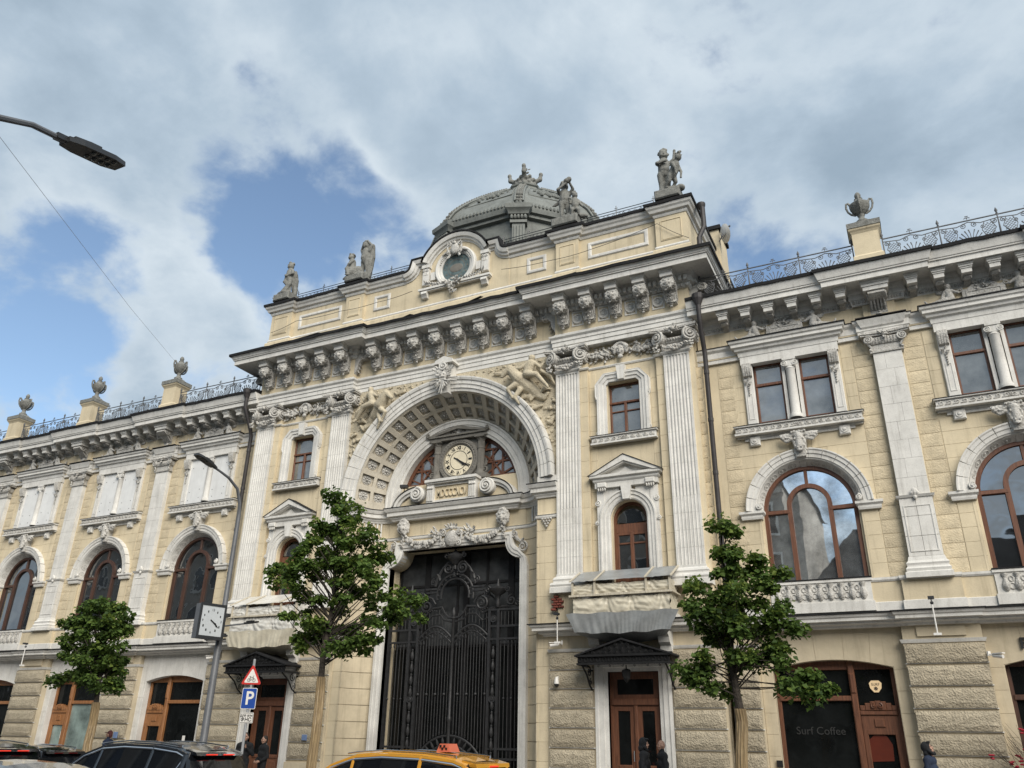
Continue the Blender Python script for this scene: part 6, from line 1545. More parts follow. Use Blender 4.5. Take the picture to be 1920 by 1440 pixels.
# long mouldings of each wing
def wing_path(s):
    if s > 0: ps = [(10.15, .6)] + sum([[(x - .78, .6), (x - .78, .48), (x + .78, .48), (x + .78, .6)] for x in (16.4, 22.545)], []) + [(25.7, .6)]
    else: ps = [(-31.8, .6)] + sum([[(x - .78, .6), (x - .78, .48), (x + .78, .48), (x + .78, .6)] for x in (-28.69, -22.545, -16.4)], []) + [(-10.15, .6)]
    return ps
for s in (-1, 1):
    p = wing_path(s); xa, xb = p[0][0], p[-1][0]
    obj('wing_architrave', MB().mold(p, [(-.1, 14.26), (0, 14.26), (0, 14.44), (.03, 14.45), (.03, 14.66), (.1, 14.74), (.12, 14.82), (-.1, 14.85)]), 'white', B)
    obj('architrave_flashing', MB().mold(p, [(.122, 14.815), (.14, 14.82), (.14, 14.845), (-.05, 14.88)], cap=False), 'roof', B)
    obj('wing_bed_moulding', MB().mold(p, [(-.1, 15.42), (.02, 15.42), (.04, 15.47), (.06, 15.6), (.1, 15.63), (.1, 15.8), (.16, 15.86), (.2, 15.97), (-.1, 15.98)]), 'white', B)
    ed = MB(); n = int((xb - xa) / .17)
    for i in range(n):
        x = xa + (i + .5) * .17; y = .48 if any(abs(x - c) < .78 for c in PILX) else .6
        ed.ell((x, y - .06, 15.53), (.05, .05, .06), 6, 4); ed.box(x + .075, x + .095, y - .09, y, 15.48, 15.59)
    stuff(obj('egg_course', ed, 'carved', B))
    obj('wing_cornice', MB().mold(p, [(-.1, 15.965), (.82, 15.965), (.82, 15.94), (.85, 15.94), (.85, 16.13), (.9, 16.14), (.9, 16.18), (.93, 16.2), (.96, 16.3), (1.0, 16.42), (1.02, 16.48), (-.1, 16.5)]), 'white', B)
    obj('gutter', waver(MB().mold(ragged(p), [(.9, 16.46), (1.06, 16.465), (1.07, 16.58), (.98, 16.6), (-1.3, 17.0), (-1.3, 16.52)]), 6, .014, 8), 'roof', B)
    obj('wing_string_course', MB().mold([(x, y - .12) for x, y in p], [(-.4, 4.98), (.03, 4.98), (.06, 5.04), (.2, 5.07), (.2, 5.12), (.32, 5.14), (.32, 5.22), (.36, 5.25), (.4, 5.34), (-.4, 5.4)]), 'white', B)
    obj('string_flashing', MB().mold([(x, y - .12) for x, y in p], [(.402, 5.32), (.43, 5.33), (.43, 5.36), (-.2, 5.45)], cap=False), 'roof', B)
    obj('sill_band', MB().mold(p, [(-.3, 6.28), (.02, 6.28), (.05, 6.33), (.05, 6.4), (-.3, 6.42)]), 'white', B)
    obj('plinth_band', MB().mold(p, [(-.3, 5.44), (.04, 5.44), (.04, 5.68), (.0, 5.7), (-.3, 5.7)]), 'white', B)
    obj('wing_wall', MB().mold(p, [(-.4, 5.35), (.0, 5.35), (.0, 6.3), (-.4, 6.3)]), 'yellow', B)
    obj('wing_wall', MB().box(*( (22.55, 25.7) if s > 0 else (-31.8, -28.69)), .7, 1.0, .15, 15.6), 'yellow', B)
    bd = MB().box(*((10.2, 25.7) if s > 0 else (-31.8, -10.2)), 2.7, 13, .1, 16.4); bd.box(*((25.4, 25.7) if s > 0 else (-31.8, -31.5)), .8, 3, .1, 16.4)
    obj('wing_body', bd, 'yellow', B)
    obj('wing_roof', MB().box(*((10.2, 25.7) if s > 0 else (-31.8, -10.2)), 1.5, 13, 16.4, 17.0), 'roof', B)
# rusticated piers of the wings
for x0, x1 in ((15.37, 17.43), (21.52, 23.58), (-17.43, -15.37), (-23.58, -21.52), (-29.72, -27.66), (10.5, 11.28), (-11.28, -10.5)):
    gpw = MB().box(x0, x1, .48, .9, .9, 4.52); gpw.box(x0 - .04, x1 + .04, .4, .9, .15, .92); gpw.box(x0 + .02, x1 - .02, .5, .9, 4.5, 5.0)
    w_ = x1 - x0
    if w_ > 1: gpw.box((x0 + x1) / 2 - .62, (x0 + x1) / 2 + .62, .44, .6, 4.68, 5.0)
    obj('pier', gpw, 'yellow_dim', B); pier(x0, x1, .46)
    t_ = MB().mold([(x0, .9), (x0, .48), (x1, .48), (x1, .9)], [(-.05, 4.5), (.03, 4.5), (.05, 4.55), (.07, 4.6), (-.05, 4.61)])
    for i in range(6): t_.box(x0 - .01, x1 + .01, .44, .5, 4.48 - i * .585 - .545, 4.48 - i * .585 - .52)
    obj('pier_moulding', t_, 'white', B)

# ================================================================ urns on their pedestals
ped = MB()
ped.mold([(-.42, .35), (-.42, -.4), (.42, -.4), (.42, .35)], [(-.42, 16.6), (.06, 16.6), (.06, 16.98), (.0, 17.06), (0, 17.9), (.04, 17.98), (.08, 18.03), (.1, 18.1), (-.42, 18.1)], True)
ped_me = mesh_of(ped, 'yellow')
pcap = MB().mold([(-.42, .35), (-.42, -.4), (.42, -.4), (.42, .35)], [(-.42, 18.1), (.12, 18.1), (.12, 18.3), (-.02, 18.36), (-.14, 18.44), (-.18, 18.5), (-.4, 18.5)], True); pcap_me = mesh_of(pcap, 'statue')
urn = MB().lathe([(.24, 0), (.24, .08), (.14, .14), (.11, .24), (.15, .3), (.13, .33)], 18)
pr = [(.13, .33), (.26, .42), (.36, .55), (.40, .68), (.40, .72), (.36, .74), (.30, .78), (.22, .84), (.15, .92)]
o = len(urn.v); n = 36
for r_, z_ in pr:
    for j in range(n):
        a = 2 * PI * j / n; rr = r_ * (1 + (.035 * math.cos(a * 12) if .4 < z_ < .66 else 0)); urn.v.append((rr * math.cos(a), rr * math.sin(a), z_))
for i in range(len(pr) - 1):
    for j in range(n): urn.f.append((o + i * n + j, o + i * n + (j + 1) % n, o + (i + 1) * n + (j + 1) % n, o + (i + 1) * n + j))
urn.lathe([(.15, .92), (.17, .95), (.09, .98), (.12, 1.04), (.13, 1.1), (.09, 1.18), (.0, 1.24)], 14)
urn_me = mesh_of(urn, 'statue', True, 50)
uh = MB().tube([(.34, 0, .74), (.42, 0, .88), (.5, 0, .86), (.52, 0, .70), (.47, 0, .54), (.36, 0, .42), (.2, 0, .34)], [.035, .045, .045, .045, .04, .04, .03], 7); uh.ell((.36, 0, .8), .06, 7, 5)
uh_me = mesh_of(uh, 'statue', True, 60)
UL = {16.4: 'grey stone urn on cream pedestal above the right wing', -16.4: 'grey stone urn nearest the pavilion on the left wing roof', -22.545: 'middle grey stone urn of three on the left wing roof',
      -28.69: 'leftmost grey stone urn on the left wing roof', 22.545: 'grey stone urn on the far right roof pedestal'}
for x in PILX:
    p = put('urn_pedestal', ped_me, B, T(x, .35, 0)); put('cap', pcap_me, p)
    u = put('stone_urn', urn_me, None, T(x, .33, 18.5) @ S(.84, .84, 1.08)); tag(u, UL[x], 'urn', 'urns along the roof parapet')
    for k in range(4): put('handle', uh_me, u, RZ(45 * 0 + 90 * k))

# ================================================================ roof railings
def post_mb(h):
    m = MB().lathe([(.05, 0), (.035, .1), (.022, .2), (.02, h - .02), (.04, h), (.02, h + .03), (.05, h + .1), (.03, h + .17), (0, h + .24)], 8); m.tube([(0, 0, h * .9), (0, .35, 0)], .012, 4); return m
post_me = mesh_of(post_mb(.98), 'rail', True)
def rail_panel(w_, h):
    m = MB(); r_ = .016
    m.box(-w_ / 2, w_ / 2, -.018, .018, h - .03, h); m.box(-w_ / 2, w_ / 2, -.012, .012, .05, .07)
    m.tube([(-w_ / 2, 0, h * .86), (-w_ * .2, 0, h * .8), (0, 0, h * .92), (w_ * .2, 0, h * .8), (w_ / 2, 0, h * .86)], r_, 4)
    for i in range(-4, 5): a = R(i * 19); m.tube([(math.sin(a) * .06, 0, .1), (math.sin(a) * .3, 0, .1 + math.cos(a) * .34), (math.sin(a) * .36 + .03 * (1 if i > 0 else -1), 0, .12 + math.cos(a) * .46)], [.02, .015, .024], 4)
    for s in (-1, 1):
        for c, rr, sg in (((s * .17, 0, h * .78), .1, s), ((s * .42, 0, .2), .1, -s), ((s * .4, 0, h * .62), .07, s), ((s * (w_ / 2 - .12), 0, h * .74), .08, -s), ((s * (w_ / 2 - .1), 0, .17), .08, s)):
            m.volute(c, rr, 1.4, .018, sg, True, 4, 9, 0)
        m.tube([(s * .46, 0, h * .8), (s * .36, 0, h * .5), (s * .48, 0, .12)], r_, 4); m.tube([(s * (w_ / 2 - .22), 0, h * .82), (s * (w_ / 2 - .1), 0, h * .5), (s * (w_ / 2 - .24), 0, h * .3), (s * .5, 0, .12)], r_, 4)
        x0, x1 = .42, w_ / 2 - .14
        for k in range(-3, 9):
            for d in (-1, 1):
                a = x0 + k * .1; pts = []
                for t in (0, 1):
                    pts.append((a + (t if d > 0 else 1 - t) * .45, .26 + t * .45))
                (xa, za), (xb, zb) = pts
                # clip to the lattice field
                def cl(xa, za, xb, zb):
                    for lim, sgn in ((x0, 1), (x1, -1)):
                        if (xa - lim) * sgn < 0 and (xb - lim) * sgn < 0: return None
                        if (xa - lim) * sgn < 0: t = (lim - xa) / (xb - xa); za += (zb - za) * t; xa = lim
                        if (xb - lim) * sgn < 0: t = (lim - xb) / (xa - xb); zb += (za - zb) * t; xb = lim
                    return xa, za, xb, zb
                q_ = cl(xa, za, xb, zb)
                if q_: m.tube([(s * q_[0], 0, q_[1]), (s * q_[2], 0, q_[3])], .010, 3)
    m.tube([(0, 0, h), (0, 0, h + .16)], .012, 4); m.tube([(-.09, 0, h + .07), (-.03, 0, h + .1), (0, 0, h + .06), (.03, 0, h + .1), (.09, 0, h + .07)], .014, 4); m.tube([(-.05, 0, h + .15), (.05, 0, h + .15)], .014, 4)
    return m
rp_me = mesh_of(rail_panel(1.735, .95), 'rail', True)
RZ0 = 16.74
def railing(x0, x1, label, n=3):
    t = thing('roof_railing', label, 'railing', (x0, .28, RZ0), 0, 'wrought-iron railings along the wing roofs'); w_ = (x1 - x0) / n
    for i in range(n): put('panel', rp_me, t, T(w_ * (i + .5), 0, 0) @ S(w_ / 1.735, 1, 1))
    for i in range(n + 1): put('post', post_me, t, T(w_ * i, 0, 0))
railing(10.6, 15.93, 'lacy grey iron roof railing between the pavilion and the right urn'); railing(16.9, 22.05, 'lacy grey iron roof railing right of the right wing urn'); railing(-15.93, -10.6, 'lacy grey iron roof railing between the pavilion and the left wing urns')
railing(-22.05, -16.9, 'lacy grey iron roof railing right of the middle left urn'); railing(-28.2, -23.05, 'lacy grey iron roof railing between the two leftmost urns'); railing(-31.5, -29.2, 'lacy grey iron roof railing at the far left edge', 1)
def low_panel(w_, h=.42):
    m = MB(); m.box(-w_ / 2, w_ / 2, -.012, .012, h - .02, h); m.box(-w_ / 2, w_ / 2, -.012, .012, h - .14, h - .125); m.box(-w_ / 2, w_ / 2, -.012, .012, .03, .045)
    k = int(w_ / .2)
    for i in range(k):
        x = -w_ / 2 + (i + .5) * w_ / k; m.volute((x, 0, .17), .085, 1.4, .012, 1 if i % 2 else -1, i % 4 < 2, 4, 9, 0)
    return m
lp_me = mesh_of(low_panel(1.5), 'lamp_dark', True); lpost = MB().tube([(0, 0, 0), (0, 0, .62)], .018, 5); lpost.tube([(-.07, 0, .5), (.07, 0, .5)], .012, 4); lpost.tube([(0, 0, .1), (0, .3, -.1)], .012, 4); lpost_me = mesh_of(lpost, 'lamp_dark')
for x0, x1, n, lb in ((-9.05, -5.9, 2, 'low black scroll railing on the attic left of the oculus, between two statues'), (-4.7, -2.4, 2, 'short black scroll railing between the paired statue and curved pediment'),
                     (5.9, 9.05, 2, 'low black scroll railing on the attic right, beside the rightmost statue'), (2.3, 4.7, 2, 'short black scroll railing in front of the dome')):
    t = thing('attic_railing', lb, 'railing', (x0, .3, 21.36), 0, 'low railings along the attic'); w_ = (x1 - x0) / n
    for i in range(n): put('panel', lp_me, t, T(w_ * (i + .5), 0, 0) @ S(w_ / 1.5, 1, 1))
    for i in range(n + 1): put('post', lpost_me, t, T(w_ * i, 0, 0))

# ================================================================ statues
def child(mb, base, k=1.0, face=0, lean=(0, 0), arms=None, legs=None, curl=True, seed=1):
    """plump standing child, feet at base; face = turn about z in degrees; arms/legs as joint offsets"""
    q = random.Random(seed); Mt = T(*base) @ RZ(face) @ S(k, k, k)
    def P(x, y, z): return Mt @ Vector((x + lean[0] * z, y + lean[1] * z, z))
    def c(a, b, r0, r1): mb.caps(a, b, r0 * k, r1 * k, 10)
    def e(p, r): mb.ell(p, tuple(x * k for x in r), 10, 7)
    c(P(0, 0, .72), P(0, -.02, .95), .19, .2); c(P(0, -.02, .95), P(0, 0, 1.2), .2, .19); e(P(0, -.06, .86), (.19, .17, .17)); c(P(0, 0, 1.22), P(0, -.02, 1.34), .08, .08)
    e(P(0, -.03, 1.5), (.16, .17, .19)); e(P(0, -.19, 1.47), (.03, .04, .035)); e(P(0, -.16, 1.4), (.06, .04, .04))
    for s in (-1, 1): e(P(s * .08, -.13, 1.44), (.05, .05, .05)); e(P(s * .06, -.17, 1.55), (.04, .02, .018))
    for i in range(26):
        a = q.uniform(0, 2 * PI); b = q.uniform(.0, 1.25); p = Vector((math.cos(a) * math.sin(b) * .17, .03 + abs(math.sin(a)) * math.sin(b) * .14 if math.sin(a) > -.3 else -.10, 1.53 + math.cos(b) * .17)); e(P(*p), (.055, .055, .05))
    for i, s in enumerate((-1, 1)):
        L_ = (legs or (((-.11, 0, .42), (-.11, .02, .06)), ((.13, -.03, .42), (.15, .03, .06))))[i]
        c(P(s * .1, 0, .7), P(*L_[0]), .14, .095); c(P(*L_[0]), P(*L_[1]), .09, .055); c(P(*L_[1]), P(L_[1][0], L_[1][1] - .14, L_[1][2] - .02), .05, .035)
        A = (arms or (((-.3, -.05, 1.0), (-.25, -.2, .85)), ((.3, -.05, 1.0), (.25, -.2, .85))))[i]
        e(P(s * .19, 0, 1.18), (.09, .09, .09)); c(P(s * .2, 0, 1.17), P(*A[0]), .085, .065); c(P(*A[0]), P(*A[1]), .06, .045); e(P(*A[1]), (.055, .055, .06))
    return mb
def drape_rag(mb, pts, r0, r1, q, n=4):
    for a, b in zip(pts, pts[1:]):
        for i in range(n): d = Vector((q.uniform(-.07, .07), q.uniform(-.07, .07), 0)); mb.caps(Vector(a) + d, Vector(b) + d, r0, r1, 6)
def plinth(mb, x0, x1, y0, y1, z0, z1): mb.box(x0, x1, y0, y1, z0, z1)
def statue(label, x, y, build, pl=(.5, .4, .38)):
    t = thing('statue', label, 'statue', (x, y, 21.4), 0, 'statues on the attic')
    obj('plinth', MB().cham(-pl[0], pl[0], -pl[1], pl[1], 0, pl[2], .05), 'statue', t)
    mb = MB(); build(mb, pl[2]); put('figures', blob(mb, 'statue', .026, 1), t)
def st1(mb, z):
    q = random.Random(1); child(mb, (.05, 0, z + .16), 1.02, -20, (0.02, 0), (((-.3, -.06, .98), (-.02, -.24, .92)), ((.3, -.04, .98), (.05, -.24, .86))), None, seed=3)
    drape_rag(mb, [(.2, .16, z + 1.3), (.3, .2, z + .9), (.3, .22, z + .4), (.32, .2, z + .05)], .12, .1, q); drape_rag(mb, [(.02, -.1, z + 1.0), (-.05, -.12, z + .75), (.12, -.05, z + .5)], .09, .06, q)
    mb.ell((.3, .1, z + 1.15), (.13, .1, .3)); mb.ell((-.1, -.05, z + .1), (.42, .3, .16)); mb.caps((-.35, 0, z + .05), (-.72, -.02, z + .02), .14, .07); mb.caps((-.7, 0, z + .02), (-.86, 0, z + .1), .06, .04); mb.caps((.0, -.2, z + .15), (.2, -.15, z + .55), .16, .1)
def st2(mb, z):
    q = random.Random(2); child(mb, (.24, .1, z + .12), 1.1, -12, (0, 0), (((-.3, -.02, 1.38), (-.12, -.1, 1.66)), ((.32, 0, 1.4), (.14, -.1, 1.66))), seed=5)
    drape_rag(mb, [(.46, .14, z + 1.75), (.5, .2, z + 1.1), (.46, .2, z + .5), (.42, .2, z + .05)], .11, .1, q)
    child(mb, (-.2, -.1, z - .2), .92, -50, (-.1, -.12), (((-.28, -.18, .92), (-.22, -.34, .68)), ((.26, -.22, .9), (.12, -.36, .66))), (((-.2, -.3, .62), (-.2, -.26, .26)), ((.14, -.34, .64), (.2, -.28, .26))), seed=6)
    mb.ell((-.3, -.2, z + .22), (.24, .22, .24)); mb.caps((-.45, -.2, z + .1), (-.72, -.2, z + .0), .1, .05); mb.ell((.1, .05, z + .1), (.4, .3, .2)); mb.ell((-.1, .05, z + .4), (.22, .2, .3))
def st3(mb, z):
    q = random.Random(3); child(mb, (-.12, 0, z + .12), 1.1, 35, (0, 0), (((-.3, -.2, 1.2), (-.02, -.34, 1.42)), ((.3, -.18, 1.32), (.12, -.34, 1.5))), seed=8); mb.ell((.12, -.32, z + 1.8), (.15, .12, .12)); mb.caps((.0, -.3, z + 1.7), (.22, -.3, z + 1.86), .06, .12)
    drape_rag(mb, [(-.28, .1, z + 1.25), (-.5, .1, z + 1.05), (-.62, .06, z + .95)], .06, .04, q)
    child(mb, (.38, -.05, z - .16), .8, 20, (0, -.1), (((-.28, -.1, 1.0), (-.3, -.22, 1.22)), ((.3, -.12, .9), (.4, -.2, .72))), (((-.16, -.26, .5), (-.16, -.2, .2)), ((.16, -.26, .5), (.2, -.2, .2))), seed=9)
    mb.ell((.2, .05, z + .12), (.45, .3, .22)); mb.ell((.3, .1, z + .4), (.25, .2, .3)); mb.caps((.5, 0, z + .1), (.85, 0, z + .0), .15, .08)
def st4(mb, z):
    q = random.Random(4); child(mb, (-.16, 0, z + .1), 1.2, 25, (.02, -.02), (((-.26, -.22, 1.02), (.02, -.3, 1.08)), ((.34, -.1, 1.28), (.36, -.12, 1.62))), seed=11)
    drape_rag(mb, [(-.2, .14, z + 1.35), (-.28, .18, z + .9), (-.24, .18, z + .35)], .12, .1, q); mb.ell((-.12, -.02, z + .88), (.2, .19, .12))
    child(mb, (-.04, -.1, z - .02), .9, 62, (.02, -.48), (((-.2, -.3, .86), (-.14, -.44, .56)), ((.22, -.28, .84), (.16, -.46, .5))), (((-.14, -.1, .4), (-.14, .04, .16)), ((.14, -.2, .42), (.16, -.06, .16))), seed=12)
    mb.ell((.1, .05, z + .1), (.46, .3, .2)); mb.caps((-.3, 0, z + .05), (-.2, 0, z + .5), .14, .12); mb.ell((.5, -.1, z + .06), (.2, .2, .14))
statue('grey draped child statue with wing at the left end of the attic', -9.72, .2, st1); statue('grey pair of children, one seated, one with arms raised, left of the pediment', -5.35, .2, st2, (.52, .42, .34))
statue('grey child statue blowing a horn in front of the dome', 5.35, .2, st3, (.58, .42, .42)); statue('grey child statue with raised arm beside a bending child, right end of attic', 9.72, .2, st4, (.5, .42, .42))
t = thing('dome_finial', 'carved grey dolphin group with small weathervane crowning the dome', 'finial', (DX, DY, 29.64))
t.scale = (.72, .72, .72)
mb = MB()
for a in (20, 110, 200, 290):
    d = Vector((math.sin(R(a)), -math.cos(R(a)), 0)); mb.caps(d * .2 + Vector((0, 0, .95)), d * .75 + Vector((0, 0, .95)), .26, .24); mb.caps(d * .75 + Vector((0, 0, .95)), d * 1.15 + Vector((0, 0, 1.15)), .22, .16); mb.caps(d * 1.15 + Vector((0, 0, 1.15)), d * 1.2 + Vector((0, 0, 1.55)), .2, .12); mb.ell(d * 1.22 + Vector((0, 0, 1.62)), (.18, .18, .2))
    e_ = Vector((math.sin(R(a + 45)), -math.cos(R(a + 45)), 0)); mb.caps(e_ * .6 + Vector((0, 0, 0)), e_ * .5 + Vector((0, 0, .7)), .2, .2); mb.ell(e_ * .62 + Vector((0, 0, .75)), (.2, .2, .22)); mb.caps(e_ * .7 + Vector((0, 0, .5)), e_ * .95 + Vector((0, 0, .2)), .12, .1); mb.caps(d * .8 + Vector((0, 0, .4)), d * .75 + Vector((0, 0, .0)), .18, .2)
mb.caps((0, 0, .1), (0, 0, 1.0), .75, .5)
for k in range(40): a = k * 2.4; mb.ell((math.cos(a) * .72, math.sin(a) * .72, .1 + .025 * k), (.2, .2, .16), 6, 4)
put('dolphins', blob(mb, 'statue', .05, 1), t)
vn = MB().tube([(0, 0, 1.2), (0, 0, 2.55)], .05, 6); vn.tube([(-.14, 0, 2.1), (.14, 0, 2.1)], .035, 5); vn.ell((.18, 0, 1.85), (.16, .07, .1)); vn.ell((.32, 0, 2.12), (.14, .03, .05)); vn.ell((.12, 0, 2.2), (.06, .03, .16)); vn.lathe([(.2, 1.15), (.1, 1.35), (.06, 1.5)], 8)
obj('weathervane', vn, 'statue', t, True)

# ================================================================ downpipes, cables, cameras and other fixtures
def pipe(s, label):
    t = thing('downpipe', label, 'downpipe', (s * 10.55, .15, .15), 0, 'downpipes beside the pavilion')
    pts = [(s * 10.62, -.42, 16.42), (s * 10.62, -.42, 15.75), (s * 10.6, -.3, 15.45), (s * 10.58, .1, 14.75), (s * 10.58, .18, 14.5), (s * 10.58, .18, .4), (s * 10.58, .0, .25)]
    loc = Vector((s * 10.55, .15, .15)); obj('tube', MB().tube([Vector(p) - loc for p in pts], .085, 10), 'pipe', t, True)
    obj('hopper', MB().lathe([(.09, 16.2), (.2, 16.45), (.22, 16.62), (.2, 16.64)], 10, (s * 10.62 - loc.x, -.42 - loc.y, -loc.z)), 'pipe', t)
    for zz in (2, 4, 6.3, 8.2, 10.1, 12, 13.8): obj('collar', MB().lathe([(.085, -.06), (.1, -.06), (.1, .06), (.085, .06)], 10, (s * 10.58 - loc.x, .18 - loc.y, zz - loc.z)), 'pipe', t)
pipe(1, 'dark brown downpipe between the pavilion and the right wing'); pipe(-1, 'dark brown downpipe between the pavilion and the left wing')
t = tag(obj('roof_pipe', MB().tube([(10.85, .6, 21.1), (10.92, .5, 20.95), (10.92, .5, 20.1), (10.7, .45, 19.6), (10.7, .4, 18.7)], .1, 8).lathe([(.1, 20.95), (.17, 21.1), (.17, 21.2)], 10, (10.87, .55, 0)), 'pipe', None, True), 'short dark pipe at the right corner of the attic', 'pipe')
dsh = MB().lathe([(0, 0), (.18, .02), (.34, .08), (.42, .13), (.40, .14), (.33, .09), (.17, .03), (0, .012)], 20)
t = thing('satellite_dish', 'white satellite dish fixed to the chimney right of the attic', 'satellite dish', (11.05, 3.75, 21.75), 0)
obj('dish', MB().merge(dsh, RZ(-55) @ RX(-75)), 'sign_white', t, True); obj('arm', MB().tube([(-.2, .1, -.3), (-.02, .0, -.1), (0, 0, 0)], .03, 5).tube([(0, 0, -.25), (.35, -.25, .1)], .015, 5).ell((.36, -.26, .12), .05, 6, 4), 'pole', t)
pins = [(-10.2, 19.75), (-8.69, 20.07), (-5.99, 20.0), (-3.98, 19.99), (-2.09, 20.12), (2.38, 20.1), (4.58, 19.94), (6.53, 20.0), (9.21, 20.42), (10.4, 19.42)]
for a, b in ((0, 5), (5, 10)):
    P_ = []
    for (x0, z0), (x1, z1) in zip(pins[a:b], pins[a + 1:b]):
        for i in range(6): t_ = i / 6; P_.append((x0 + (x1 - x0) * t_, .02, z0 + (z1 - z0) * t_ - .05 * math.sin(PI * t_)))
    P_.append((pins[b - 1][0], .02, pins[b - 1][1]))
    tag(obj('cable', MB().tube(P_, .011, 4), 'black'), 'thin cable strung across the attic %s of the oculus' % ('left' if a == 0 else 'right'), 'cable')
tag(obj('overhead_wire', MB().tube([(7.37, -23.2, 8.6), (1, -15.5, 10.6), (-7, -7.5, 14.2), (-15.6, .3, 19.0)], .0032, 4), 'pole_light'), 'thin overhead wire running down to the left wing urn', 'wire')
def rod(x, y, z0, z1, label):
    t = thing('sensor_rod', label, 'sensor', (x, y, z0), 0, 'thin white rods with sensors on the facade')
    obj('rod', MB().tube([(0, 0, 0), (0, 0, z1 - z0)], .02, 6), 'sign_white', t); obj('head', MB().box(-.08, .08, -.14, .04, z1 - z0, z1 - z0 + .07).ell((0, 0, z1 - z0 - .1), .05, 6, 4), 'lamp_dark', t); obj('foot', MB().box(-.1, .1, -.03, .1, -.03, .03), 'sign_white', t)
rod(5.1, -.55, 4.75, 5.62, 'thin white rod with sensor head left of the right balcony'); rod(16.3, -.1, 4.66, 5.6, 'thin white rod with sensor head over the right wing pier'); rod(-22.6, -.1, 4.66, 5.6, 'thin white rod with sensor on the left wing cornice')
def bullet(x, y, z, rz, label):
    t = thing('security_camera', label, 'camera', (x, y, z), R(rz), 'security cameras on the facade'); obj('body', MB().tube([(0, 0, 0), (0, -.28, -.05)], .05, 8).box(-.06, .06, -.31, .0, .03, .055), 'sign_white', t, True, None, 35); obj('bracket', MB().tube([(0, 0, 0), (0, .12, .06)], .02, 5).box(-.05, .05, .1, .14, 0, .12), 'sign_white', t)
bullet(4.95, -.12, 4.74, -60, 'white bullet camera on the band above the pier right of the gate'); bullet(17.55, .3, 4.1, 50, 'white bullet camera beside the right wing rusticated pier'); bullet(-10.75, .2, 4.75, -50, 'white bullet camera under the cornice behind the lamp post')
t = thing('dome_camera', 'white dome camera hanging on the rusticated pier right of the gate', 'camera', (4.9, -.16, 3.5)); obj('housing', MB().lathe([(0, .22), (.05, .2), (.07, .12), (.085, .02), (.085, 0)], 12).tube([(0, 0, .2), (.02, .08, .22), (.02, .16, .12)], .025, 6), 'sign_white', t, True); obj('lens', MB().ell((0, 0, -.02), (.075, .075, .08), 10, 6), 'black', t, True)
tag(obj('wall_plaque', MB().cham(-5.42, -5.2, -.095, -.05, 1.66, 1.86, .01), 'plaque'), 'small blue plaque on the stone pier left of the gate', 'plaque', 'small blue wall plaques'); tag(obj('wall_plaque', MB().cham(-15.95, -15.72, .31, .36, 1.6, 1.85, .01), 'plaque'), 'small blue plaque on the left wing pier behind the tree', 'plaque', 'small blue wall plaques')
tag(obj('wall_box', MB().cham(11.5, 11.66, .62, .72, 1.2, 1.38, .01), 'black'), 'small black box beside the coffee shop window', 'box')
t = thing('shop_lettering', 'grey shop-name lettering on the dark window of the coffee shop', 'lettering', (12.78, 1.035, 2.18)); put('letters', text('Surf Coffee', .30, 'glass_lettering', .006), t)
t = thing('lit_shop_sign', 'small glowing shield-shaped sign in the coffee shop transom', 'sign', (14.45, 1.0, 3.38)); obj('panel', MB().extr([(-.17, .1), (-.1, .17), (.1, .17), (.17, .1), (.15, -.04), (.06, -.15), (-.06, -.15), (-.15, -.04)], 0, .03), 'lit_sign', t)
put('letters', text('SURF', .1, 'black', .004), t, T(0, -.006, .06)); obj('emblem', MB().rosette((0, -.004, -.05), .06, 7, None, .008), 'black', t)
tag(obj('window_poster', MB().extr([(-.3, -.35), (.28, -.32), (.3, .1), (.18, .32), (-.1, .38), (-.32, .2)], 0, .02), 'orange_print', None, False, T(14.36, 1.036, 1.75)), 'orange rounded print inside the coffee shop door glass', 'poster')
t = thing('sign_letter', 'black raised letter at the right edge of the facade', 'lettering', (18.35, .66, 4.42)); put('letter', text('F', .4, 'black', .05, bold=.01), t)
tag(obj('paper_notice', MB().box(-20.3, -20.02, 1.035, 1.046, 1.55, 1.83), 'sign_white'), 'white paper notice in the left wing pale window', 'notice'); tag(obj('paper_notice', MB().box(-12.65, -12.5, 1.035, 1.046, 1.45, 1.75), 'sign_white'), 'white paper notice in the window behind the lamp post', 'notice')

# ================================================================ street lamps, clock, signs
def lamp_head():
    m = MB(); m.extr_z([(-.1, 0), (.1, 0), (.14, .18), (.15, .62), (.1, .8), (-.1, .8), (-.15, .62), (-.14, .18)], -.03, .035); m.extr_z([(-.07, .1), (.07, .1), (.1, .3), (.1, .45), (-.1, .45), (-.1, .3)], .035, .09); m.box(-.05, .05, -.12, .1, -.02, .05); return m
lh_me = mesh_of(lamp_head(), 'lamp_dark'); ll = MB()
for i in range(2):
    for j in range(4): ll.ell((-.06 + .12 * i, .36 + j * .1, -.035), (.04, .035, .02), 8, 4)
ll_me = mesh_of(ll, 'lens', True)
def street_lamp(x, y, rz, label, h1=8.35, base=.15):
    t = thing('street_lamp', label, 'street lamp', (x, y, base), R(rz), 'grey street lamps')
    obj('pole', MB().lathe([(.14, 0), (.14, .6), (.115, .65), (.1, h1 * .6), (.085, h1 * .6 + .05), (.06, h1)], 14), 'pole', t, True)
    obj('arm', MB().tube([(0, 0, h1 - .05), (0, .05, h1 + .35), (0, .25, h1 + .8), (0, .7, h1 + 1.05), (0, 1.1, h1 + 1.15), (0, 1.45, h1 + 1.22)], [.06, .055, .05, .045, .04, .04], 8), 'pole', t, True)
    hd = put('lamp_head', lh_me, t, T(0, 1.42, h1 + 1.22) @ RX(13)); put('lens', ll_me, hd); return t
lt = street_lamp(-3.8, -6.5, 180, 'grey street lamp carrying a square clock, left of the sign post')
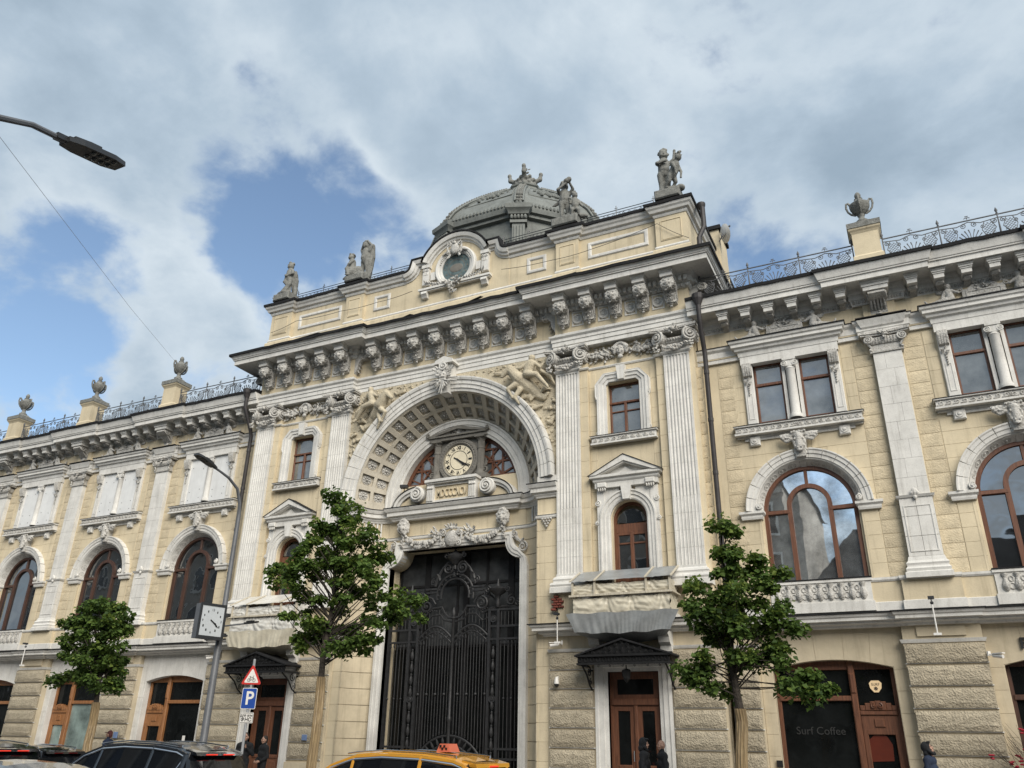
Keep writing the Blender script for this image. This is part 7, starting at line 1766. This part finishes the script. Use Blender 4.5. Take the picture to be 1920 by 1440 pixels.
low = obj('low_arm', MB().tube([(0, 0, 4.75), (-.2, -.9, 4.95)], .025, 6), 'pole', lt)
h2 = put('low_lamp_head', lh_me, lt, T(-.2, -.85, 4.94) @ RZ(193) @ RX(12) @ S(.8, .8, .8))
# second lamp: the pole stands on the camera's pavement, left of the picture
t = thing('street_lamp', 'dark street lamp arm reaching in at the upper left corner', 'street lamp', (7.37, -23.45, .15), 0, 'grey street lamps')
obj('pole', MB().lathe([(.14, 0), (.14, .6), (.115, .65), (.1, 4.6), (.085, 4.65), (.06, 7.3)], 14), 'pole', t, True)
obj('arm', MB().tube([(0, 0, 7.2), (0, .15, 7.55), (0, .55, 7.78), (0, 1.0, 7.92), (0, 1.31, 8.06), (0, 1.66, 8.24), (0, 2.1, 8.33)], [.06, .055, .05, .045, .04, .038, .038], 8), 'pole', t, True)
hd = put('lamp_head', lh_me, t, T(0, 2.07, 8.32) @ RX(13)); put('lens', ll_me, hd)
ckx = thing('street_clock', 'square street clock with grey dial fixed to the lamp post', 'clock', (-3.82, -7.05, 4.98), R(-14))
obj('case', MB().box(-.1, .185, -.42, .42, -.52, .5), 'pole', ckx); rim = MB()
for a, b, c, d in ((-.44, .44, .45, .52), (-.44, .44, -.54, -.44), (-.44, -.38, -.45, .46), (.38, .44, -.45, .46)): rim.box(.185, .22, a, b, c, d)
obj('rim', rim, 'lamp_dark', ckx); obj('dial', MB().box(.186, .2, -.38, .38, -.44, .45), 'dial', ckx)
md = MB()
for k in range(12):
    a = k * PI / 6; r_ = .31
    if k % 3: md.box(.2, .205, math.sin(a) * r_ - .015, math.sin(a) * r_ + .015, math.cos(a) * r_ - .03, math.cos(a) * r_ + .03)
obj('marks', md, 'black', ckx)
for tx, a in (('12', 0), ('3', 90), ('6', 180), ('9', 270)): put('numeral', text(tx, .1, 'black', .004), ckx, T(.204, math.sin(R(a)) * .31, math.cos(R(a)) * .33) @ RZ(90))
hd_ = MB(); hand(hd_, (0, 0), -.01, 128, .3, .014, .06); hand(hd_, (0, 0), -.015, 122, .2, .016, .05); obj('hands', hd_, 'black', ckx, False, T(.205, 0, 0) @ RZ(90))
obj('bracket', MB().tube([(0, .4, .25), (0, .72, .25)], .035, 6).tube([(0, .4, -.35), (0, .72, -.35)], .035, 6).lathe([(.12, .2), (.12, .3)], 10, (0, .55, 0)).lathe([(.12, -.4), (.12, -.3)], 10, (0, .55, 0)), 'lamp_dark', ckx)
sg = thing('sign_post', 'pole with triangular bicycle sign, blue parking sign and small plate', 'road sign', (-1.98, -6.8, .15), R(28))
obj('pole', MB().lathe([(.04, 0), (.04, 3.7), (.0, 3.72)], 10, (0, .05, 0)), 'pole_light', sg, True)
def round_rect(w_, h, r_, n=4): return sum([[(sx * (w_ / 2 - r_) + r_ * math.cos(R(a0 + 90 * i / n)), sz * (h / 2 - r_) + r_ * math.sin(R(a0 + 90 * i / n))) for i in range(n + 1)] for sx, sz, a0 in ((1, 1, 0), (-1, 1, 90), (-1, -1, 180), (1, -1, 270))], [])
def tri(h): return sum([[(x + .05 * math.cos(R(a)) , z + .05 * math.sin(R(a))) for a in range(a0, a0 + 121, 30)] for x, z, a0 in ((h * .52, -h * .33, -90), (0, h * .60, 30), (-h * .52, -h * .33, 150))], [])
p1 = obj('warning_sign', MB().extr(tri(.62), 0, .012), 'sign_red', sg, False, T(0, 0, 3.2) @ S(.74, 1, .78)); obj('field', MB().extr([(x * .72, z * .72 - .012) for x, z in tri(.62)], -.004, 0), 'sign_white', p1)
bk_ = MB()
for s in (-1, 1): bk_.tube([(s * .1 + .055 * math.cos(k * PI / 6), -.008, -.1 + .055 * math.sin(k * PI / 6)) for k in range(12)], .007, 4, True)
bk_.tube([(-.1, -.008, -.1), (-.05, -.008, .0), (.06, -.008, .0), (.1, -.008, -.1)], .007, 4); bk_.tube([(-.05, -.008, .0), (0, -.008, -.1), (.06, -.008, .0)], .007, 4); bk_.tube([(-.1, -.008, -.1), (0, -.008, -.1)], .007, 4); bk_.tube([(.06, -.008, 0), (.05, -.008, .05), (.09, -.008, .05)], .007, 4); bk_.tube([(-.05, -.008, 0), (-.06, -.008, .03), (-.09, -.008, .03), (-.03, -.008, .03)], .007, 4)
obj('bicycle_symbol', bk_, 'black', p1)
p2 = obj('parking_sign', MB().extr(round_rect(.56, .7, .05), 0, .012), 'sign_white', sg, False, T(0, 0, 2.62) @ S(.76, 1, .82)); obj('field', MB().extr(round_rect(.52, .66, .04), -.004, 0), 'sign_blue', p2); put('letter', text('P', .62, 'sign_white', .006, bold=.012), p2, T(.02, -.007, -.01))
p3 = obj('plate', MB().extr(round_rect(.5, .34, .03), 0, .012), 'sign_white', sg, False, T(0, 0, 2.1) @ S(.78, 1, .84)); obj('edge', MB().sweepxz(round_rect(.47, .31, .025), [(0, -.001), (0, -.004), (.012, -.004), (.012, -.001)], True), 'black', p3)
put('lettering', text('для а/м', .12, 'black', .004, bold=.002), p3, T(0, -.005, .075)); put('lettering', text('ФНС', .17, 'black', .004, bold=.004), p3, T(0, -.005, -.06))

# ================================================================ trees
def tree(x, y, lobes, label, h_wrap, lean, nleaf, seed, size=.115, top=8.0, darkness=.25):
    q = random.Random(seed); t = thing('street_tree', label, 'tree', (x, y, .15), 0, 'young street trees')
    tr_ = MB(); N_ = 9; pts = [(lean[0] * (i / N_) ** 1.3 + .06 * math.sin(i * 1.7 + seed), lean[1] * (i / N_) + .05 * math.cos(i * 2.1), top * i / N_) for i in range(N_ + 1)]
    tr_.tube(pts, [.115 * (1 - i / N_) ** .8 + .012 for i in range(N_ + 1)], 9)
    def trunk_at(z):
        k = max(0, min(.999, z / top)) * N_; i = int(k); f_ = k - i; return Vector(pts[i]).lerp(Vector(pts[i + 1]), f_)
    obj('trunk', tr_, 'bark', t, True)
    wr = MB(); zz = 0
    rings = 18
    for i in range(rings + 1):
        z_ = h_wrap * i / rings; c = trunk_at(z_); o_ = len(wr.v)
        for j in range(26): a = 2 * PI * j / 26; r_ = .132 - .014 * i / rings + .009 * math.cos(j * PI) + .006 * math.sin(i * 5 + j); wr.v.append((c.x + r_ * math.cos(a), c.y + r_ * math.sin(a), z_))
        if i:
            for j in range(26): wr.f.append((o_ - 26 + j, o_ - 26 + (j + 1) % 26, o_ + (j + 1) % 26, o_ + j))
    obj('straw_wrap', wr, 'straw', t)
    clumps = []
    for cx, cy, cz, rx, ry, rz in lobes:
        k = max(4, int(rx * ry * rz * 19 + 3))
        for i in range(k):
            d = Vector((q.gauss(0, 1), q.gauss(0, 1), q.gauss(0, 1))); d.normalize(); s_ = q.random() ** .3
            clumps.append((Vector((cx + d.x * rx * s_, cy + d.y * ry * s_, cz + d.z * rz * s_)), q.uniform(.13, .30)))
    br_ = MB()
    for c, r_ in clumps:
        s_ = trunk_at(max(h_wrap + .25 + q.random() * .9, c.z - .5 - .55 * math.hypot(c.x, c.y))); m_ = s_.lerp(c, .55) + Vector((q.uniform(-.12, .12), q.uniform(-.12, .12), q.uniform(-.05, .15)))
        br_.tube([s_, m_, c], [.024, .015, .005], 4)
    obj('limbs', br_, 'bark', t, True)
    vs, fs, mi = [], [], []; zmax = max(c.z for c, r_ in clumps); per = nleaf // len(clumps)
    for c, r_ in clumps:
        light = q.random()
        for i in range(per):
            d = Vector((q.gauss(0, 1), q.gauss(0, 1), q.gauss(0, .6))); d.normalize(); p = c + d * r_ * (q.random() ** .45) * 1.15
            a = q.uniform(0, 2 * PI); tilt = q.uniform(.15, 1.25); sz = size * q.uniform(.5, 1.45)
            u = Vector((math.cos(a), math.sin(a), -math.sin(tilt) * .9)).normalized(); n_ = Vector((q.gauss(0, .5), q.gauss(0, .5), 1)).normalized(); w_ = u.cross(n_).normalized(); n2 = w_.cross(u)
            o_ = len(vs); vs += [p, p + u * sz * .45 + w_ * sz * .52 + n2 * sz * .12, p + u * sz * 1.15 - n2 * sz * .1, p + u * sz * .45 - w_ * sz * .52 + n2 * sz * .12]
            fs += [(o_, o_ + 1, o_ + 2), (o_, o_ + 2, o_ + 3)]
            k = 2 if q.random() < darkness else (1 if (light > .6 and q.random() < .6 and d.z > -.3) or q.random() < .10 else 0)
            mi += [k, k]
    me = bpy.data.meshes.new('mesh'); me.from_pydata([tuple(v) for v in vs], [], fs)
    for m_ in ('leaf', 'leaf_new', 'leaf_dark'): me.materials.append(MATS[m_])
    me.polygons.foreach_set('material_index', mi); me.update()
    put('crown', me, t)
    return t
# lobes: centre (relative to trunk foot) and radii
tree(.28, -6.5, [(-.0, 0, 8.4, .3, .3, .45), (.25, 0, 7.8, .5, .5, .5), (-.35, 0, 7.3, .7, .7, .6), (.55, 0, 7.2, .7, .6, .6), (1.1, 0, 6.7, .7, .7, .55), (-1.1, .1, 6.6, .8, .7, .6), (-2.3, 0, 6.35, .5, .5, .35), (0, -.4, 6.5, .9, .6, .8), (1.5, .1, 6.0, .6, .6, .5),
     (-.7, 0, 5.8, .8, .8, .6), (.9, 0, 5.5, .9, .9, .6), (2.3, 0, 5.3, .6, .5, .4), (2.9, 0, 5.0, .5, .5, .35), (1.9, -.2, 4.8, .7, .5, .35), (-.9, 0, 5.0, .6, .6, .4), (-.3, 0, 4.4, .7, .7, .4), (.6, 0, 4.3, .7, .7, .45), (-.9, 0, 4.1, .4, .4, .3), (1.5, 0, 4.1, .35, .35, .25)],
     'leafy young tree in front of the left side of the gate', 3.2, (.1, .15), 12500, 5, .115, 8.4, .2)
tree(11.97, -6.5, [(.05, 0, 6.4, .22, .22, .35), (0, 0, 5.9, .3, .3, .35), (.3, 0, 5.5, .6, .5, .4), (-.35, 0, 5.1, .55, .55, .45), (.8, 0, 5.2, .55, .5, .4), (.3, -.2, 4.6, .9, .7, .55), (1.1, 0, 4.5, .5, .5, .45), (-.6, 0, 4.3, .6, .6, .5), (.1, 0, 3.9, .9, .8, .5), (1.2, 0, 3.8, .4, .4, .4),
     (-.9, 0, 3.5, .5, .5, .4), (.5, 0, 3.3, .9, .8, .4), (-.4, 0, 2.95, .7, .6, .3), (1.4, 0, 2.85, .55, .45, .22), (1.7, 0, 2.75, .3, .3, .15)],
     'leafy young tree in front of the right wing and coffee shop', 2.35, (-.02, .1), 11500, 9, .10, 6.3, .2)
tree(-8.65, -6.5, [(-1.2, 0, 5.7, .5, .5, .35), (-.5, 0, 5.4, .8, .8, .5), (-1.6, 0, 5.0, .7, .7, .6), (-.4, 0, 4.7, 1.0, .9, .7), (.3, 0, 4.9, .4, .4, .4), (-1.8, 0, 4.3, .6, .6, .5), (-.6, 0, 3.9, 1.1, 1.0, .5), (.3, 0, 4.1, .4, .4, .4), (-1.5, 0, 3.4, .8, .7, .4), (-.2, 0, 3.3, .9, .8, .35), (.3, 0, 3.1, .3, .3, .2)],
     'dense round young tree in front of the left wing', 2.55, (-.6, .1), 12500, 13, .11, 5.7, .35)

# ================================================================ cars
def car(label, x_rear, y, L_, Hh, paint, kind='suv', face=-1, group='cars in the street', trim='chrome', rails=True, lit=True):
    """local x runs from the rear (0) to the nose (L_); the car is turned so that it faces -x"""
    t = thing('parked_car' if kind != 'taxi' else 'taxi', label, 'taxi' if kind == 'taxi' else 'car', (x_rear, y, .004), PI, group)
    k = Hh / 1.6; W_ = .92; f = L_ / 4.7
    if kind == 'sedan': gh = [(.75, .98, .985), (1.25, .985, 1.28), (1.75, .985, 1.4), (2.4, .98, 1.43), (2.95, .97, 1.38), (3.35, .96, 1.18), (3.7, .95, .96)]
    else: gh = [(.12, 1.05, 1.06), (.3, 1.05, 1.46), (.55, 1.05, 1.53), (1.2, 1.04, 1.585), (2.0, 1.03, 1.6), (2.6, 1.02, 1.56), (3.05, 1.0, 1.42), (3.4, .99, 1.2), (3.72, .98, .99)]
    gh = [(a * f, b * k, c * k) for a, b, c in gh]
    lower = [(0, .45, .8, .84), (.06, .3, .98, .9), (.3, .26, 1.05, .94), (1, .24, 1.04, .95), (2, .24, 1.02, .95), (3, .24, 1.0, .95), (3.75, .25, .97, .94), (4.2, .27, .92, .91), (4.55, .3, .82, .83), (4.7, .38, .68, .72)]
    lower = [(a * f, b, c * k, d) for a, b, c, d in lower]
    mb = MB(); m = 9
    for a, zl, zt, w_ in lower:
        for u, v in ((-.9, 0), (-1, .2), (-1.0, .55), (-.97, .85), (-.86, 1), (.86, 1), (.97, .85), (1.0, .55), (1, .2), (.9, 0)): mb.v.append((a, u * w_, zl + (zt - zl) * v))
    for i in range(len(lower) - 1):
        for j in range(9): mb.f.append((i * 10 + j, (i + 1) * 10 + j, (i + 1) * 10 + j + 1, i * 10 + j + 1))
    mb.f.append(tuple(range(10))); mb.f.append(tuple((len(lower) - 1) * 10 + j for j in reversed(range(10))))
    obj('body', mb, paint, t, True, None, 50)
    gl, rf, pil = MB(), MB(), MB(); n = len(gh)
    def sec(i):
        a, zb, zt = gh[i]; h = zt - zb; wt = W_ * (.86 - .18 * min(1, h / (.55 * k))); tk = min(.075, h * .5)
        return [(a, -W_ * .9, zb - .04), (a, -wt - .03, zt - tk), (a, -wt + .06, zt - tk * .35), (a, -wt * .5, zt), (a, 0, zt + .012), (a, wt * .5, zt), (a, wt - .06, zt - tk * .35), (a, wt + .03, zt - tk), (a, W_ * .9, zb - .04)]
    S_ = [sec(i) for i in range(n)]
    def strip(mbx, i, js):
        for j in js: mbx.add([S_[i][j], S_[i + 1][j], S_[i + 1][j + 1], S_[i][j + 1]], [(0, 1, 2, 3)])
    roof0, roof1 = (1, n - 3)
    for i in range(n - 1):
        strip(gl, i, (0, 7))
        strip(rf if roof0 <= i < roof1 else gl, i, range(1, 7))
    obj('windows', gl, 'car_glass', t, True, None, 50); obj('roof', rf, paint, t, True, None, 50)
    ends = [(gh[0][0], gh[0][2]), (gh[-1][0], gh[-1][2])]
    for s, (j0, j1) in ((-1, (0, 1)), (1, (8, 7))):
        for i, wd in ((0, .09), (1, .1), (n // 2 - 1, .06), (n // 2 + 1, .05)):
            a, b = Vector(S_[i][j0]), Vector(S_[i][j1]); pil.tube([a + Vector((0, s * .004, 0)), b + Vector((0, s * .004, 0))], wd * .5, 5)
        pil.tube([Vector(S_[i][j1]) + Vector((0, 0, .0)) for i in range(1, n)], .03, 5)
    obj('pillars', pil, paint, t, True)
    tm = MB()
    for s, j1 in ((-1, 1), (1, 7)): tm.tube([Vector(S_[0 if kind == 'sedan' else 1][0 if s < 0 else 8]) + Vector((.12, s * .05, .02))] + [Vector(S_[i][j1]) + Vector((0, s * .025, -.04)) for i in range(1, n)], .02, 5)
    obj('window_trim', tm, trim, t, True)
    if rails:
        rl = MB()
        for s, j1 in ((-1, 2), (1, 6)): P_ = [Vector(S_[i][j1]) for i in range(2, n - 3)]; rl.tube([P_[0]] + [p + Vector((0, 0, .028)) for p in P_] + [P_[-1] + Vector((.2, 0, 0))], .014, 6)
        obj('roof_rails', rl, trim, t, True)
    if kind != 'sedan':
        zt = gh[1][2]; sp_ = MB().add([(.17 * f, -.6, zt - .03), (.17 * f, .6, zt - .03), (.42 * f, .62, zt + .02), (.42 * f, -.62, zt + .02), (.15 * f, -.58, zt - .09), (.15 * f, .58, zt - .09), (.42 * f, .62, zt - .06), (.42 * f, -.62, zt - .06)], [(0, 1, 2, 3), (7, 6, 5, 4), (0, 4, 5, 1), (1, 5, 6, 2), (2, 6, 7, 3), (3, 7, 4, 0)])
        obj('spoiler', sp_, paint, t)
        for s in ((-1, 1) if kind == 'suv' else (0,)): obj('brake_light', MB().box(.125 * f, .16 * f, s * .22 - .13, s * .22 + .13, zt - .08, zt - .062), 'tail_red' if lit else 'tail_dark', t)
    for s in (-1, 1):
        obj('tail_light', MB().box(-.01, .12 * f, s * .74 - .13, s * .74 + .13, .78 * k, .93 * k), 'tail_red' if kind != 'sedan' and lit else 'tail_dark', t); obj('headlight', MB().ell((4.5 * f, s * .66, .7 * k), (.14, .16, .08), 10, 6), 'dial', t, True)
        obj('door_mirror', MB().ell((3.1 * f, s * 1.04, 1.02 * k), (.09, .12, .08), 8, 6), paint, t, True)
        for a in (.85 * f, 3.75 * f):
            wmb = MB().lathe([(.2, -.1), (.33, -.1), (.345, -.07), (.345, .07), (.33, .1), (.2, .1)], 20, (a, s * .84, .345), RX(90).to_3x3()); wh = obj('wheel', wmb, 'rubber', t, True)
            rim_ = MB().lathe([(.0, .02), (.2, .05), (.215, .1)], 12, (a, s * .84, .345), RX(-90 * s).to_3x3() if s > 0 else RX(90).to_3x3()); obj('rim', rim_, 'chrome', wh, True)
    obj('number_plate', MB().box(-.012, .0, -.26, .26, .62, .73), 'sign_white', t)
    if kind == 'taxi':
        ts = obj('roof_sign', MB().add([(2.0, -.2, Hh + .0), (2.32, -.2, Hh + .0), (2.32, .2, Hh + .0), (2.0, .2, Hh + .0), (2.06, -.17, Hh + .15), (2.26, -.17, Hh + .15), (2.26, .17, Hh + .15), (2.06, .17, Hh + .15)], [(4, 5, 6, 7), (0, 1, 5, 4), (1, 2, 6, 5), (2, 3, 7, 6), (3, 0, 4, 7)]), 'taxi_sign', t, False, T(1.02, 0, Hh - .012) @ S(.82, .85, .85) @ T(-2.16, 0, -Hh))
        for sd in (-1, 1):
            ck_ = MB()
            for i in range(4):
                for j in range(2):
                    if (i + j) % 2 == 0: ck_.box(2.07 + i * .045, 2.11 + i * .045, sd * .2 - .004 - (.012 if 0 else 0), sd * .2 + .004, Hh + .04 + j * .045, Hh + .08 + j * .045)
            obj('checks', ck_, 'black', ts)
    return t
car('yellow taxi with orange roof sign passing the gate', 9.4, -13.0, 4.45, 1.58, 'taxi_yellow', 'taxi'); car('glossy black crossover with chrome window line and lit brake lights', 3.62, -13.2, 4.65, 1.64, 'car_navy', 'suv')
car('black crossover at the left edge, one brake light glowing', -2.75, -13.0, 4.8, 1.58, 'car_black', 'suv'); car('dark parked estate with roof rails behind the crossovers', -5.75, -9.4, 4.6, 1.45, 'car_black', 'suv', lit=False); car('silver grey saloon nearest the camera at the bottom left', 5.45, -17.0, 4.8, 1.52, 'car_silver', 'sedan', rails=False)

# ================================================================ people
def person(label, x, y, rz, cloth, pose='stand', head='hair', hood=None, h=1.76, seed=1, legs='cloth_black', bald=False, face_down=0):
    t = thing('person', label, 'person', (x, y, .15), R(rz), 'people on the pavement'); k = h / 1.76
    m = MB()
    def c(a, b, r0, r1): m.caps(a, b, r0, r1, 12)
    step = .16 if pose == 'walk' else .03
    # torso, arms, legs as one clothed body
    c((0, 0, .98), (0, 0, 1.15), .155, .15); c((-.07, 0, 1.18), (.07, 0, 1.18), .15, .15); c((-.12, .0, 1.36), (.12, 0, 1.36), .12, .12); c((0, 0, 1.42), (0, -.01, 1.52), .075, .065)
    for s in (-1, 1):
        st_ = step * s; c((s * .09, 0, .95), (s * .1, -st_ * .6 - .02, .52), .105, .075); c((s * .1, -st_ * .6 - .02, .52), (s * .1, st_ * -1.0 + (.1 if st_ < 0 and pose == 'walk' else 0), .1), .07, .045)
        c((s * .1, -st_, .05), (s * .11, -st_ - .17, .04), .045, .04)
        c((s * .2, 0, 1.38), (s * .27, .02, 1.1), .07, .055)
        if pose == 'phone' and s > 0: c((s * .27, .02, 1.1), (.12, -.22, 1.3), .05, .04)
        elif pose in ('phone', 'pocket'): c((s * .27, .02, 1.1), (s * .16, -.16, .98), .05, .045)
        else: c((s * .27, .02, 1.1), (s * .25, -.1 - .08 * s * (pose == 'walk'), .88), .05, .04)
    Mk = S(k, k, k)
    put('body', blob(MB().merge(m, Mk), cloth, .022, 3), t)
    hd = MB(); Mh = T(0, -.01, 1.6) @ RX(-face_down)
    hh = MB(); hh.ell((0, 0, .02), (.078, .095, .115), 14, 10); hh.ell((0, -.03, -.05), (.055, .06, .06), 10, 8); hh.ell((0, -.1, .0), (.016, .025, .026), 8, 6); hh.ell((0, -.085, -.055), (.03, .014, .011), 8, 5); hh.caps((0, .01, -.06), (0, .02, -.13), .05, .055)
    for s in (-1, 1): hh.ell((s * .08, .0, 0), (.014, .025, .035), 8, 5); hh.ell((s * .03, -.086, .022), (.016, .012, .01), 6, 4); hh.ell((s * .045, -.07, -.02), (.025, .025, .025), 8, 5); hh.ell((s * .032, -.085, .042), (.026, .012, .008), 6, 4)
    put('head', blob(MB().merge(hh, Mk @ Mh), 'skin', .008, 2), t)
    ey = MB()
    for s in (-1, 1): ey.ell((s * .03, -.093, .024), (.012, .008, .006), 6, 4); ey.ell((s * .032, -.096, .043), (.024, .006, .005), 6, 4)
    obj('eyes', MB().merge(ey, Mk @ Mh), 'black', t)
    if not bald:
        hr = MB(); hr.ell((0, .018, .05), (.086, .095, .1), 14, 9); hr.ell((0, .05, .0), (.08, .06, .1), 12, 8)
        put('hair' if head == 'hair' else 'cap', blob(MB().merge(hr, Mk @ Mh), 'hair' if head == 'hair' else head, .01, 2), t)
        if head != 'hair': obj('cap_peak', MB().merge(MB().ell((0, -.1, .075), (.07, .08, .014), 12, 5), Mk @ Mh), head, t, True)
    if hood:
        hq = MB(); hq.ell((0, .03, .04), (.115, .115, .14), 14, 10); hq.ell((0, .07, -.08), (.13, .09, .1), 12, 8); hq.caps((-.1, -.02, -.05), (-.06, -.06, -.12), .04, .04); hq.caps((.1, -.02, -.05), (.06, -.06, -.12), .04, .04); hq.ell((0, -.06, .13), (.08, .06, .03), 10, 6)
        put('hood', blob(MB().merge(hq, Mk @ Mh), hood, .012, 2), t)
    # hands: palm and five bent fingers
    for s in (-1, 1):
        if pose == 'phone' and s > 0: p0, d = Vector((.1, -.24, 1.32)), Vector((-.35, -.5, .6))
        elif pose in ('phone', 'pocket'): p0, d = Vector((s * .15, -.18, .97)), Vector((-s * .5, -.5, -.2))
        else: p0, d = Vector((s * .25, -.11 - .08 * s * (pose == 'walk'), .86)), Vector((0, -.15, -1))
        d.normalize(); side = d.cross(Vector((0, 1, .3))).normalized(); nn = side.cross(d); hm = MB(); hm.ell(p0 + d * .045, (.022, .022, .022), 8, 6); hm.caps(p0, p0 + d * .075, .028, .03)
        for i, ln in enumerate((.062, .075, .07, .055)):
            b = p0 + d * .085 + side * (i - 1.5) * .019; e_ = b + d * ln * .55 + nn * .006; hm.caps(b, e_, .0095, .009, 6); hm.caps(e_, e_ + d * ln * .4 + nn * ln * .3, .009, .0075, 6)
        tb = p0 + d * .03 + side * -.032; hm.caps(tb, tb + d * .035 - side * .02, .011, .01, 6); hm.caps(tb + d * .035 - side * .02, tb + d * .065 - side * .018, .01, .008, 6)
        put('hand', blob(MB().merge(hm, Mk), 'skin', .005, 1), t)
    if pose == 'phone': obj('phone', MB().box(.03, .1, -.335, -.325, 1.34, 1.48), 'black', t)
    return t
person('bald man in black seen from the side by the right entrance', 9.72, -4.9, -60, 'cloth_black', 'pocket', bald=True, h=1.72); person('person in black with dark hair beside the bald man', 9.28, -4.95, 100, 'cloth_black', 'pocket', hood='cloth_black', h=1.74)
person('person in dark blue hooded jacket walking along the right pier', 15.6, -3.5, 75, 'cloth_navy', 'walk', hood='cloth_black', h=1.76, face_down=22); person('man in dark clothes raising a phone beside the sign post', -3.55, -5.0, 25, 'cloth_black', 'phone', h=1.74)
person('person in black partly hidden beside the left entrance', -3.05, -4.7, -20, 'cloth_black', 'pocket', h=1.66); person('man in dark jacket and maroon cap behind the black crossover', -9.68, -5.0, -70, 'cloth_navy', 'walk', head='cloth_maroon', h=1.74)

# ================================================================ branches with red flowers at the right edge
fb = thing('flower_garland', 'tangle of bare twigs with red flowers at the right shop entrance', 'flowers', (18.0, .2, .15)); q = random.Random(3); tw = MB(); pt = MB()
for i in range(70):
    x0 = q.uniform(-.05, .5); P_ = [Vector((x0, q.uniform(-.1, .2), q.uniform(0, .4)))]; d = Vector((q.uniform(-.25, .1), q.uniform(-.2, .2), 1))
    for k in range(7): d = d + Vector((q.uniform(-.35, .3), q.uniform(-.25, .25), 0)); P_.append(P_[-1] + d.normalized() * q.uniform(.2, .38))
    tw.tube(P_, [.012 - .0012 * k for k in range(8)], 4)
    for k in range(2, 8):
        if q.random() < .10:
            for j in range(4): pt.ell(P_[k] + Vector((q.uniform(-.06, .06), q.uniform(-.06, .06), q.uniform(-.06, .06))), (.05, .05, .025), 6, 4)
obj('twigs', tw, 'bark', fb, True); obj('blossoms', pt, 'petal', fb, True)

# ================================================================ houses across the street (they shade the street and show in the window panes)
def house(x0, x1, hgt, label, m='far_stucco', gable=False):
    h = thing('street_house', label, 'building', ((x0 + x1) / 2, -31.2, .15), 0, 'houses across the street'); w_ = (x1 - x0) / 2
    mb = MB().box(-w_, w_, -14, 0, 0, hgt); mb.box(-w_, w_, -.1, .35, hgt - .7, hgt - .3); obj('wall', mb, m, h)
    obj('roof', MB().add([(-w_ - .3, .6, hgt - .2), (w_ + .3, .6, hgt - .2), (w_ + .3, -14, hgt - .2), (-w_ - .3, -14, hgt - .2), (-w_ + (3 if gable else .5), -6, hgt + (5 if gable else 2)), (w_ - (3 if gable else .5), -6, hgt + (5 if gable else 2))], [(0, 1, 5, 4), (1, 2, 5), (2, 3, 4, 5), (3, 0, 4)]), 'roof', h)
    fl_ = int(hgt // 3.6); nx = int(2 * w_ // 3)
    wme = mesh_of(MB().cham(-.65, .65, .0, .06, -1, 1, .02), 'car_glass'); fme = mesh_of(MB().sweepxz([(-.65, -1), (-.65, 1), (.65, 1), (.65, -1)], [(0, -.02), (0, .14), (.15, .14), (.16, -.02)], True), 'white')
    for i in range(nx):
        for j in range(fl_): q_ = put('window', wme, h, T(-w_ + (i + .5) * 2 * w_ / nx, .02, 2.1 + j * 3.6)); put('surround', fme, q_)
house(-75, -42, 20, 'grey-brown house far left across the street, only mirrored in windows'); house(-42, -16, 21, 'brown house left across the street, only mirrored in windows'); house(-16, 9, 19, 'grey-brown house opposite the gate, only mirrored in windows', gable=True); house(9, 30, 11.0, 'low brown house opposite the right wing, only mirrored in windows', gable=True); house(30, 70, 19, 'brown house far right across the street, only mirrored in windows')
